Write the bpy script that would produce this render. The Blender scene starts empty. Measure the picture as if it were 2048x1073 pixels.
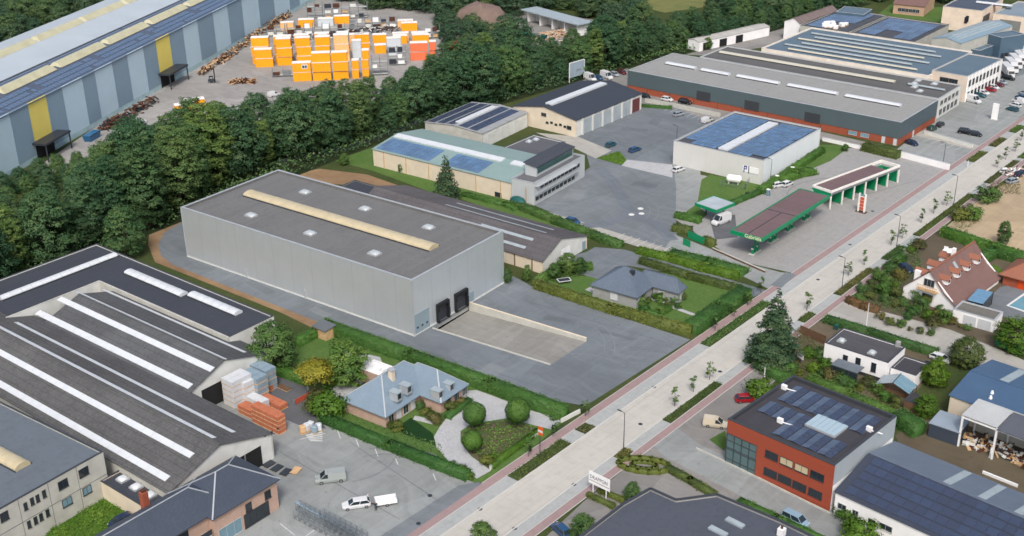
import bpy, bmesh, math, random
import numpy as np
from mathutils import Vector, Matrix
from mathutils.geometry import tessellate_polygon
random.seed(11)
S = bpy.context.scene
COL = S.collection
PI = math.pi
R = math.radians

# ------------------------------------------------------------------ camera
FOC, CAMZ = 2369.4, 114.0
_P, _R, _Y = R(24.665), R(-0.80), R(-40.66)
_fw = Vector((math.sin(_Y)*math.cos(_P), math.cos(_Y)*math.cos(_P), -math.sin(_P)))
_rt = Vector((math.cos(_Y), -math.sin(_Y), 0))
_up = _rt.cross(_fw)
_r2 = _rt*math.cos(_R) + _up*math.sin(_R)
_u2 = -_rt*math.sin(_R) + _up*math.cos(_R)
CAM = Vector((0, 0, CAMZ))
cd = bpy.data.cameras.new('camera')
cam = bpy.data.objects.new('camera', cd)
COL.objects.link(cam)
cd.sensor_width = 36
cd.lens = FOC/2048*36
cd.clip_start = 1
cd.clip_end = 6000
_m = Matrix((_r2, _u2, -_fw)).transposed().to_4x4()
_m.translation = CAM
cam.matrix_world = _m
S.camera = cam

# ------------------------------------------------------------------ sky, sun, exposure
SUN_EL, SUN_AZ = 50, 139     # azimuth from +Y towards +X: the soft light comes from behind the viewer
w = bpy.data.worlds.new('World')
S.world = w
w.use_nodes = True
nt = w.node_tree
bg = nt.nodes['Background']
sky = nt.nodes.new('ShaderNodeTexSky')
sky.sky_type = 'NISHITA'
sky.sun_disc = False
sky.sun_elevation = R(SUN_EL)
sky.sun_rotation = R(SUN_AZ)
sky.air_density = 1.0
sky.dust_density = 6.0
sky.ozone_density = 1.2
nt.links.new(sky.outputs[0], bg.inputs[0])
bg.inputs[1].default_value = 0.128
sd = bpy.data.lights.new('sun', 'SUN')
sd.energy = 1.5
sd.angle = R(12)
sd.color = (.985, .985, .985)
sun = bpy.data.objects.new('sun', sd)
COL.objects.link(sun)
_sd = Vector((math.sin(R(SUN_AZ))*math.cos(R(SUN_EL)), math.cos(R(SUN_AZ))*math.cos(R(SUN_EL)), math.sin(R(SUN_EL))))
sun.rotation_euler = _sd.to_track_quat('Z', 'Y').to_euler()
sun.location = _sd*300
S.view_settings.view_transform = 'Standard'
S.view_settings.look = 'None'
S.view_settings.gamma = 1
S.view_settings.exposure = 0.35
S.view_settings.use_curve_mapping = False
S.cycles.filter_width = 1.6     # the photograph is a little soft
S.cycles.max_bounces = 5
S.cycles.diffuse_bounces = 3
S.cycles.glossy_bounces = 2
S.cycles.transmission_bounces = 3
S.cycles.transparent_max_bounces = 4


# ------------------------------------------------------------------ survey: photo pixel + height above ground -> metres
def ray(u, v):
    return _fw*FOC + _r2*(u-1024) - _u2*(v-536.5)


def G(u, v, z=0.0):
    d = ray(u, v)
    return CAM + d*((z-CAMZ)/d.z)


def GY(u, v):
    return G(u, v).y


# ------------------------------------------------------------------ objects
def tag(o, label=None, cat=None, group=None, kind=None):
    if label:
        o['label'] = label
    if cat:
        o['category'] = cat
    if group:
        o['group'] = group
    if kind:
        o['kind'] = kind
    return o


def thing(name, label, cat, loc=(0, 0, 0), rotz=0.0, group=None):
    o = bpy.data.objects.new(name, None)
    o.empty_display_size = .5
    COL.objects.link(o)
    o.location = loc
    o.rotation_euler = (0, 0, rotz)
    return tag(o, label, cat, group)


def link(name, me, parent=None, loc=None, rot=None, scale=None, mat=None):
    o = bpy.data.objects.new(name, me)
    COL.objects.link(o)
    if parent:
        o.parent = parent
    if loc:
        o.location = loc
    if rot:
        o.rotation_euler = rot
    if scale:
        o.scale = scale
    if mat is not None:
        o.material_slots[0].link = 'OBJECT'
        o.material_slots[0].material = mat
    return o


def ordn(n):
    one = ['', 'first', 'second', 'third', 'fourth', 'fifth', 'sixth', 'seventh', 'eighth', 'ninth', 'tenth', 'eleventh', 'twelfth', 'thirteenth', 'fourteenth',
           'fifteenth', 'sixteenth', 'seventeenth', 'eighteenth', 'nineteenth']
    if n < 20:
        return one[n]
    t, o = divmod(n, 10)
    ten = ['', '', 'twent', 'thirt', 'fort', 'fift', 'sixt', 'sevent', 'eight', 'ninet'][t]
    return ten+('ieth' if o == 0 else 'y-'+one[o])


class MB:
    def __init__(s):
        s.v = []
        s.f = []

    def add(s, vs, fs):
        n = len(s.v)
        s.v += [tuple(p) for p in vs]
        s.f += [tuple(i+n for i in f) for f in fs]
        return s

    def box(s, x0, x1, y0, y1, z0, z1):
        return s.hexa([(x0, y0, z0), (x1, y0, z0), (x1, y1, z0), (x0, y1, z0)], [(x0, y0, z1), (x1, y0, z1), (x1, y1, z1), (x0, y1, z1)])

    def hexa(s, b, t):
        return s.add(list(b)+list(t), [(3, 2, 1, 0), (4, 5, 6, 7), (0, 1, 5, 4), (1, 2, 6, 5), (2, 3, 7, 6), (3, 0, 4, 7)])

    def slab(s, x0, x1, y0, y1, zf, t0, t1):
        q = [(x0, y0), (x1, y0), (x1, y1), (x0, y1)]
        return s.hexa([(x, y, zf(x, y)+t0) for x, y in q], [(x, y, zf(x, y)+t1) for x, y in q])

    def quad(s, *p):
        return s.add(p, [tuple(range(len(p)))])

    def prism(s, poly, z0, z1):
        n = len(poly)
        z0 = z0 if isinstance(z0, (list, tuple)) else [z0]*n
        z1 = z1 if isinstance(z1, (list, tuple)) else [z1]*n
        vs = [(p[0], p[1], z) for p, z in zip(poly, z0)]+[(p[0], p[1], z) for p, z in zip(poly, z1)]
        a = sum(poly[i][0]*poly[(i+1) % n][1]-poly[(i+1) % n][0]*poly[i][1] for i in range(n))
        tri = tessellate_polygon([[Vector((p[0], p[1], 0)) for p in poly]])
        fs = []
        for t in tri:
            i, j, k = t
            c = (poly[j][0]-poly[i][0])*(poly[k][1]-poly[i][1])-(poly[j][1]-poly[i][1])*(poly[k][0]-poly[i][0])
            if c < 0:
                j, k = k, j
            fs += [(i+n, j+n, k+n), (k, j, i)]
        for i in range(n):
            j = (i+1) % n
            fs.append((i, j, j+n, i+n) if a > 0 else (j, i, i+n, j+n))
        return s.add(vs, fs)

    def tube(s, p, q, r, n=6, r2=None):
        p, q = Vector(p), Vector(q)
        r2 = r if r2 is None else r2
        d = (q-p).normalized()
        a = d.orthogonal().normalized()
        b = d.cross(a)
        vs = []
        for c, rr in ((p, r), (q, r2)):
            vs += [c+(a*math.cos(2*PI*i/n)+b*math.sin(2*PI*i/n))*rr for i in range(n)]
        fs = [(i, (i+1) % n, (i+1) % n+n, i+n) for i in range(n)]
        fs += [tuple(range(n))[::-1], tuple(range(n, 2*n))]
        return s.add(vs, fs)

    def beam(s, p, q, wd, ht=None):
        p, q = Vector(p), Vector(q)
        ht = wd if ht is None else ht
        d = (q-p).normalized()
        a = d.cross(Vector((0, 0, 1)))
        a = a.normalized() if a.length > 1e-4 else Vector((1, 0, 0))
        b = a.cross(d).normalized()
        k = [(-1, -1), (1, -1), (1, 1), (-1, 1)]
        return s.hexa([p+a*i*wd/2+b*j*ht/2 for i, j in k], [q+a*i*wd/2+b*j*ht/2 for i, j in k])

    def sphere(s, c, rx, ry, rz, n=10, m=6):
        vs = [(c[0], c[1], c[2]-rz)]
        for j in range(1, m):
            t = PI*j/m
            vs += [(c[0]+rx*math.sin(t)*math.cos(2*PI*i/n), c[1]+ry*math.sin(t)*math.sin(2*PI*i/n), c[2]-rz*math.cos(t)) for i in range(n)]
        vs.append((c[0], c[1], c[2]+rz))
        fs = [(0, 1+(i+1) % n, 1+i) for i in range(n)]
        for j in range(m-2):
            fs += [(1+j*n+i, 1+j*n+(i+1) % n, 1+(j+1)*n+(i+1) % n, 1+(j+1)*n+i) for i in range(n)]
        k = len(vs)-1
        fs += [(1+(m-2)*n+i, 1+(m-2)*n+(i+1) % n, k) for i in range(n)]
        return s.add(vs, fs)

    def mesh(s, name, mat, smooth=False):
        me = bpy.data.meshes.new(name)
        me.from_pydata(s.v, [], s.f)
        if mat:
            me.materials.append(mat)
        if smooth:
            me.polygons.foreach_set('use_smooth', [True]*len(me.polygons))
        return me

    def build(s, name, mat, parent=None, smooth=False, bevel=0, **kw):
        me = s.mesh(name, mat, smooth)
        if bevel:
            bm = bmesh.new()
            bm.from_mesh(me)
            bmesh.ops.bevel(bm, geom=bm.edges[:], offset=bevel, segments=1, affect='EDGES', clamp_overlap=True)
            bm.to_mesh(me)
            bm.free()
        return link(name, me, parent, **kw)


def fix_normals(me):
    bm = bmesh.new()
    bm.from_mesh(me)
    bmesh.ops.recalc_face_normals(bm, faces=bm.faces)
    bm.to_mesh(me)
    bm.free()
    return me


def copy_tree(o, parent=None, mats=None):
    c = o.copy()
    COL.objects.link(c)
    c.parent = parent
    for ch in o.children:
        d = copy_tree(ch, c, mats)
        if mats and ch.name.split('.')[0] in mats and d.material_slots:
            d.material_slots[0].link = 'OBJECT'
            d.material_slots[0].material = mats[ch.name.split('.')[0]]
    return c


# ------------------------------------------------------------------ materials (all procedural)
def lin(c):
    c /= 255.0
    return c/12.92 if c <= .04045 else ((c+.055)/1.055)**2.4


def rgb(r, g, b, k=1.35):
    return tuple(min(.86, lin(x)/k) for x in (r, g, b))


class NT:
    def __init__(s, name):
        s.m = bpy.data.materials.new(name)
        s.m.use_nodes = True
        s.t = s.m.node_tree
        s.b = s.t.nodes['Principled BSDF']

    def n(s, ty, **kw):
        x = s.t.nodes.new('ShaderNode'+ty)
        for k, val in kw.items():
            setattr(x, k, val)
        return x

    def l(s, a, b):
        s.t.links.new(a, b)

    def pos(s, space='world', scale=(1, 1, 1), rot=0):
        if space == 'world':
            o = s.n('NewGeometry').outputs['Position']
        else:
            o = s.n('TexCoord').outputs['Object']
        mp = s.n('Mapping')
        mp.inputs['Scale'].default_value = scale
        mp.inputs['Rotation'].default_value = (0, 0, rot)
        s.l(o, mp.inputs['Vector'])
        return mp.outputs[0]

    def noise(s, vec, scale, detail=3, rough=.55):
        x = s.n('TexNoise')
        x.inputs['Scale'].default_value = scale
        x.inputs['Detail'].default_value = detail
        x.inputs['Roughness'].default_value = rough
        s.l(vec, x.inputs['Vector'])
        return x.outputs['Fac']

    def ramp(s, fac, stops):
        x = s.n('ValToRGB')
        e = x.color_ramp.elements
        while len(e) < len(stops):
            e.new(.5)
        for i, (p, c) in enumerate(stops):
            e[i].position = p
            e[i].color = (*c, 1) if isinstance(c, tuple) else (c, c, c, 1)
        s.l(fac, x.inputs[0])
        return x.outputs[0]

    def mix(s, fac, a, b, mode='MIX'):
        x = s.n('Mix', data_type='RGBA', blend_type=mode)
        for sock, val in ((x.inputs[0], fac), (x.inputs[6], a), (x.inputs[7], b)):
            if isinstance(val, (int, float)):
                sock.default_value = val
            elif isinstance(val, tuple):
                sock.default_value = (*val[:3], 1)
            else:
                s.l(val, sock)
        return x.outputs[2]

    def math(s, op, a, b=0.0, c=None):
        x = s.n('Math', operation=op)
        for i, val in enumerate((a, b) if c is None else (a, b, c)):
            if isinstance(val, (int, float)):
                x.inputs[i].default_value = val
            else:
                s.l(val, x.inputs[i])
        return x.outputs[0]

    def sep(s, vec):
        x = s.n('SeparateXYZ')
        s.l(vec, x.inputs[0])
        return x.outputs

    def bump(s, h, strength=.3, dist=.05):
        x = s.n('Bump')
        x.inputs['Strength'].default_value = strength
        x.inputs['Distance'].default_value = dist
        s.l(h, x.inputs['Height'])
        s.l(x.outputs[0], s.b.inputs['Normal'])

    def done(s, col, rough=.8, metal=0, spec=.35):
        if isinstance(col, tuple):
            s.b.inputs['Base Color'].default_value = (*col[:3], 1)
        else:
            s.l(col, s.b.inputs['Base Color'])
        if isinstance(rough, (int, float)):
            s.b.inputs['Roughness'].default_value = rough
        else:
            s.l(rough, s.b.inputs['Roughness'])
        s.b.inputs['Metallic'].default_value = metal
        s.b.inputs['Specular IOR Level'].default_value = spec
        return s.m


def dk(c, f):
    return tuple(x*f for x in c)


_mats = {}


def plain(name, col, rough=.6, var=.12, scale=.4, metal=0, spec=.35, space='world', rand=0):
    """paint, metal, plaster: one colour with slight blotches and fine grime"""
    if name in _mats:
        return _mats[name]
    t = NT(name)
    p = t.pos(space)
    a = t.noise(p, scale, 4)
    b = t.noise(p, scale*14, 2)
    c = t.mix(t.ramp(a, [(.3, 0.), (.7, 1.)]), dk(col, 1-var), dk(col, 1+var*.7))
    c = t.mix(t.math('MULTIPLY', b, var), c, dk(col, .6))
    if rand:
        oi = t.n('ObjectInfo')
        c = t.mix(1.0, c, t.ramp(oi.outputs['Random'], [(0., 1-rand), (1., 1.)]), 'MULTIPLY')
    _mats[name] = t.done(c, rough, metal, spec)
    return _mats[name]


def ground(name, col, var=.22, streak=0, ang=0.0, col2=None, fine=.18, rough=.9, bump=.15, spec=.25):
    """asphalt, concrete, soil, gravel: patches, stains, wheel streaks, aggregate"""
    t = NT(name)
    p = t.pos()
    big = t.noise(p, .035, 4, .6)
    mid = t.noise(p, .22, 6, .7)
    fin = t.noise(p, 5, 2)
    c = t.mix(t.ramp(big, [(.32, 0.), (.68, 1.)]), dk(col, 1-var), dk(col2 or col, 1+var*.6))
    c = t.mix(t.ramp(mid, [(.48, 0.), (.66, .6)]), c, dk(col, .74))
    c = t.mix(t.ramp(mid, [(.3, .35), (.42, 0.)]), c, dk(col, 1.22))
    if streak:
        ps = t.pos('world', (.9, .03, 1), ang)
        st = t.noise(ps, 1.0, 4, .6)
        c = t.mix(t.math('MULTIPLY', t.ramp(st, [(.5, 0.), (.72, 1.)]), streak), c, dk(col, 1.45))
        st2 = t.noise(t.pos('world', (.7, .02, 1), ang+.05), 1.3, 3, .6)
        c = t.mix(t.math('MULTIPLY', t.ramp(st2, [(.55, 0.), (.75, 1.)]), streak), c, dk(col, .55))
    vo = t.n('TexVoronoi')
    vo.inputs['Scale'].default_value = .085
    t.l(t.pos('world', (1, .55, 1), .5), vo.inputs['Vector'])
    hs = t.n('SeparateColor')
    t.l(vo.outputs['Color'], hs.inputs[0])
    c = t.mix(1.0, c, t.ramp(hs.outputs[0], [(0., .88), (1., 1.1)]), 'MULTIPLY')
    dn = t.n('TexNoise')
    dn.inputs['Scale'].default_value = .045
    t.l(p, dn.inputs['Vector'])
    vm = t.n('VectorMath', operation='MULTIPLY_ADD')
    t.l(dn.outputs['Color'], vm.inputs[0])
    vm.inputs[1].default_value = (26, 26, 0)
    t.l(p, vm.inputs[2])
    mp2 = t.n('Mapping')
    mp2.inputs['Scale'].default_value = (.05, .75, 1)
    mp2.inputs['Rotation'].default_value = (0, 0, .5)
    t.l(vm.outputs[0], mp2.inputs['Vector'])
    tr = t.noise(mp2.outputs[0], 1.0, 3, .6)
    c = t.mix(t.math('MULTIPLY', t.ramp(tr, [(.52, 0.), (.7, 1.)]), .32), c, dk(col, 1.3))
    c = t.mix(t.math('MULTIPLY', t.ramp(tr, [(.28, 1.), (.46, 0.)]), .36), c, dk(col, .66))
    sp = t.noise(p, 1.1, 3, .5)
    c = t.mix(t.ramp(sp, [(.66, 0.), (.73, .6)]), c, dk(col, .55))
    c = t.mix(t.math('MULTIPLY', fin, fine), c, dk(col, .45))
    if bump:
        t.bump(fin, bump, .03)
    return t.done(c, rough, 0, spec)


def slabs(name, col, bw, bh, mortar, ang=0.0, var=.12, joint=.55, streak=.15, off=.5, c2=None):
    """paving or concrete bays: joints every bw x bh metres"""
    t = NT(name)
    p = t.pos('world', (1, 1, 1), ang)
    br = t.n('TexBrick')
    br.offset = off
    br.inputs['Scale'].default_value = 1
    br.inputs['Brick Width'].default_value = bw
    br.inputs['Row Height'].default_value = bh
    br.inputs['Mortar Size'].default_value = mortar
    br.inputs['Color1'].default_value = (*dk(col, 1-var), 1)
    br.inputs['Color2'].default_value = (*dk(c2 or col, 1+var*.6), 1)
    br.inputs['Mortar'].default_value = (*dk(col, joint), 1)
    t.l(p, br.inputs['Vector'])
    q = t.pos()
    big = t.noise(q, .05, 4, .6)
    mid = t.noise(q, .5, 5, .65)
    fin = t.noise(q, 7, 2)
    c = t.mix(t.ramp(big, [(.3, 0.), (.7, .5)]), br.outputs['Color'], dk(col, 1.12))
    c = t.mix(t.ramp(mid, [(.48, 0.), (.8, .6)]), c, dk(col, .72))
    if streak:
        st = t.noise(t.pos('world', (1.1, .03, 1)), 1.0, 4, .6)
        c = t.mix(t.math('MULTIPLY', t.ramp(st, [(.5, 0.), (.75, 1.)]), streak), c, dk(col, .68))
    c = t.mix(t.math('MULTIPLY', fin, .14), c, dk(col, .5))
    return t.done(c, .9, 0, .25)


def ribbed(name, col, period=.3, axis='x', depth=.4, var=.08, rough=.5, metal=0, seam=0, dirt=.15, spec=.4):
    """profiled sheet cladding or standing seam roofing: ribs as fine relief in the object's own axes"""
    if name in _mats:
        return _mats[name]
    t = NT(name)
    o = t.n('TexCoord').outputs['Object']
    x, y, z = t.sep(o)
    a = {'x': x, 'y': y, 'z': z}[axis]
    if axis == 'xy':
        a = t.math('ADD', x, y)
    f = t.math('FRACT', t.math('DIVIDE', a, period))
    rib = t.ramp(f, [(0., 0.), (.25, 0.), (.35, 1.), (.65, 1.), (.75, 0.)])
    p = t.pos('obj')
    n1 = t.noise(p, .25, 4, .6)
    n2 = t.noise(t.pos('obj', (1, 1, .08)), 2.2, 3, .6)
    c = t.mix(t.ramp(n1, [(.3, 0.), (.7, 1.)]), dk(col, 1-var), dk(col, 1+var*.6))
    c = t.mix(t.math('MULTIPLY', t.ramp(n2, [(.45, 0.), (.8, 1.)]), dirt), c, dk(col, .62))
    if seam:
        f2 = t.math('FRACT', t.math('DIVIDE', a, seam))
        c = t.mix(t.ramp(f2, [(0., .3), (.02, .3), (.03, 0.)]), c, dk(col, .6))
    t.bump(rib, depth, .05)
    _mats[name] = t.done(c, rough, metal, spec)
    return _mats[name]


def felt(name, col, pitch=1.0, axis='y', var=.14, lap=.75, rough=.85):
    """bitumen felt or membrane in laid strips with laps, puddle stains"""
    if name in _mats:
        return _mats[name]
    t = NT(name)
    o = t.n('TexCoord').outputs['Object']
    x, y, z = t.sep(o)
    a, b = (y, x) if axis == 'y' else (x, y)
    row = t.math('FLOOR', t.math('DIVIDE', a, pitch))
    wn = t.n('TexWhiteNoise', noise_dimensions='1D')
    t.l(row, wn.inputs['W'])
    f = t.math('FRACT', t.math('DIVIDE', a, pitch))
    p = t.pos('obj')
    n1 = t.noise(p, .12, 5, .65)
    n2 = t.noise(p, 1.2, 4, .6)
    n3 = t.noise(p, 9, 2)
    c = t.mix(wn.outputs['Value'], dk(col, 1-var*.6), dk(col, 1+var*.6))
    c = t.mix(t.ramp(n1, [(.35, 0.), (.7, .7)]), c, dk(col, 1+var*1.6))
    c = t.mix(t.ramp(n2, [(.5, 0.), (.8, .6)]), c, dk(col, .68))
    c = t.mix(t.ramp(f, [(0., .55), (.05, .55), (.08, 0.)]), c, dk(col, lap))
    c = t.mix(t.math('MULTIPLY', n3, .2), c, dk(col, .5))
    t.bump(n3, .1, .02)
    _mats[name] = t.done(c, rough, 0, .3)
    return _mats[name]


def fibre(name, col, axis='x', lich=(.3, .28, .24), amt=.5):
    """weathered corrugated fibre cement with lichen speckle and sheet laps"""
    t = NT(name)
    o = t.n('TexCoord').outputs['Object']
    x, y, z = t.sep(o)
    a, b = (x, y) if axis == 'x' else (y, x)
    f = t.math('FRACT', t.math('DIVIDE', a, .35))
    rib = t.math('ABSOLUTE', t.math('SUBTRACT', f, .5))
    g2 = t.math('FRACT', t.math('DIVIDE', b, 1.4))
    p = t.pos('obj')
    n1 = t.noise(p, .09, 4, .6)
    n2 = t.noise(p, 2.6, 5, .75)
    n3 = t.noise(t.pos('obj', (1, .12, 1) if axis == 'x' else (.12, 1, 1)), 2.5, 3, .6)
    c = t.mix(t.ramp(n1, [(.3, 0.), (.7, 1.)]), dk(col, .8), dk(col, 1.25))
    c = t.mix(t.math('MULTIPLY', t.ramp(n2, [(.45, 0.), (.65, 1.)]), amt), c, lich)
    c = t.mix(t.ramp(n3, [(.5, 0.), (.75, .6)]), c, dk(col, .55))
    c = t.mix(t.ramp(g2, [(0., .6), (.06, .6), (.1, 0.)]), c, dk(col, .5))
    t.bump(rib, .5, .05)
    return t.done(c, .9, 0, .2)


def brickm(name, col, c2, bw=.24, bh=.08, mort=(.45, .42, .38)):
    t = NT(name)
    o = t.n('TexCoord').outputs['Object']
    x, y, z = t.sep(o)
    cb = t.n('CombineXYZ')
    t.l(t.math('ADD', x, y), cb.inputs[0])
    t.l(z, cb.inputs[1])
    br = t.n('TexBrick')
    br.inputs['Scale'].default_value = 1
    br.inputs['Brick Width'].default_value = bw
    br.inputs['Row Height'].default_value = bh
    br.inputs['Mortar Size'].default_value = .012
    br.inputs['Color1'].default_value = (*col, 1)
    br.inputs['Color2'].default_value = (*c2, 1)
    br.inputs['Mortar'].default_value = (*mort, 1)
    t.l(cb.outputs[0], br.inputs['Vector'])
    n = t.noise(t.pos('obj'), .7, 4)
    c = t.mix(t.ramp(n, [(.4, 0.), (.75, .5)]), br.outputs['Color'], dk(col, .7))
    return t.done(c, .85, 0, .25)


def tiles(name, col, c2, row=.3, axis='y', wid=.25):
    """small roof tiles or slates: courses and random tile tones"""
    t = NT(name)
    o = t.n('TexCoord').outputs['Object']
    x, y, z = t.sep(o)
    cb = t.n('CombineXYZ')
    t.l(t.math('MULTIPLY', t.math('ADD', x, y), 1.0), cb.inputs[0])
    t.l(t.math('MULTIPLY', z, 1.5), cb.inputs[1])
    br = t.n('TexBrick')
    br.inputs['Scale'].default_value = 1
    br.inputs['Brick Width'].default_value = wid
    br.inputs['Row Height'].default_value = row
    br.inputs['Mortar Size'].default_value = .02
    br.inputs['Color1'].default_value = (*col, 1)
    br.inputs['Color2'].default_value = (*c2, 1)
    br.inputs['Mortar'].default_value = (*dk(col, .6), 1)
    t.l(cb.outputs[0], br.inputs['Vector'])
    p = t.pos('obj')
    n = t.noise(p, .35, 4)
    n2 = t.noise(p, 3, 3)
    c = t.mix(t.ramp(n, [(.35, 0.), (.75, .6)]), br.outputs['Color'], dk(c2, .8))
    c = t.mix(t.math('MULTIPLY', n2, .25), c, dk(col, .6))
    return t.done(c, .6, 0, .4)


def foliage(name, c1, c2, c3, trans=.25):
    """leaves: tone per leaf (attribute), per plant, warm and cool patches"""
    t = NT(name)
    at = t.n('Attribute', attribute_name='tone')
    oi = t.n('ObjectInfo')
    n = t.noise(t.pos(), .35, 2)
    f = t.math('ADD', t.math('MULTIPLY', at.outputs['Fac'], .6), t.math('MULTIPLY', n, .4))
    c = t.ramp(f, [(.15, c1), (.5, c2), (.85, c3)])
    c = t.mix(1.0, c, t.ramp(oi.outputs['Random'], [(0., (.68, .8, .82)), (.5, (1., 1., 1.)), (1., (1.32, 1.24, .9))]), 'MULTIPLY')
    t.done(c, .6, 0, .25)
    tr = t.n('BsdfTranslucent')
    t.l(c, tr.inputs['Color'])
    mx = t.n('MixShader')
    mx.inputs[0].default_value = trans
    t.l(t.b.outputs[0], mx.inputs[1])
    t.l(tr.outputs[0], mx.inputs[2])
    t.l(mx.outputs[0], t.t.nodes['Material Output'].inputs['Surface'])
    return t.m


def grassm(name, c1, c2, c3=None):
    t = NT(name)
    p = t.pos()
    a = t.noise(p, .12, 4, .6)
    b = t.noise(p, 1.3, 4, .65)
    c = t.noise(p, 12, 2)
    k = t.mix(t.ramp(a, [(.35, 0.), (.68, 1.)]), c1, c2)
    k = t.mix(t.ramp(b, [(.45, 0.), (.75, .7)]), k, c3 or dk(c1, .6))
    k = t.mix(t.math('MULTIPLY', c, .5), k, dk(c1, .35))
    t.bump(c, .5, .08)
    return t.done(k, .95, 0, .1)


def panelm(name, col, cells=(6, 10), line=.35, size=(1, 1.65), frame=(.35, .37, .4)):
    """solar module: dark glossy cells in a fine grid"""
    t = NT(name)
    o = t.n('TexCoord').outputs['Object']
    x, y, z = t.sep(o)
    fx = t.math('FRACT', t.math('MULTIPLY', x, cells[0]/size[0]))
    fy = t.math('FRACT', t.math('MULTIPLY', y, cells[1]/size[1]))
    e = t.math('MINIMUM', t.math('MINIMUM', fx, t.math('SUBTRACT', 1.0, fx)), t.math('MINIMUM', fy, t.math('SUBTRACT', 1.0, fy)))
    g = t.ramp(e, [(0., 1.), (.05, 1.), (.08, 0.)])
    oi = t.n('ObjectInfo')
    c = t.mix(oi.outputs['Random'], dk(col, .8), dk(col, 1.2))
    c = t.mix(t.math('MULTIPLY', g, line), c, frame)
    return t.done(c, .3, 0, .35)

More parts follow.
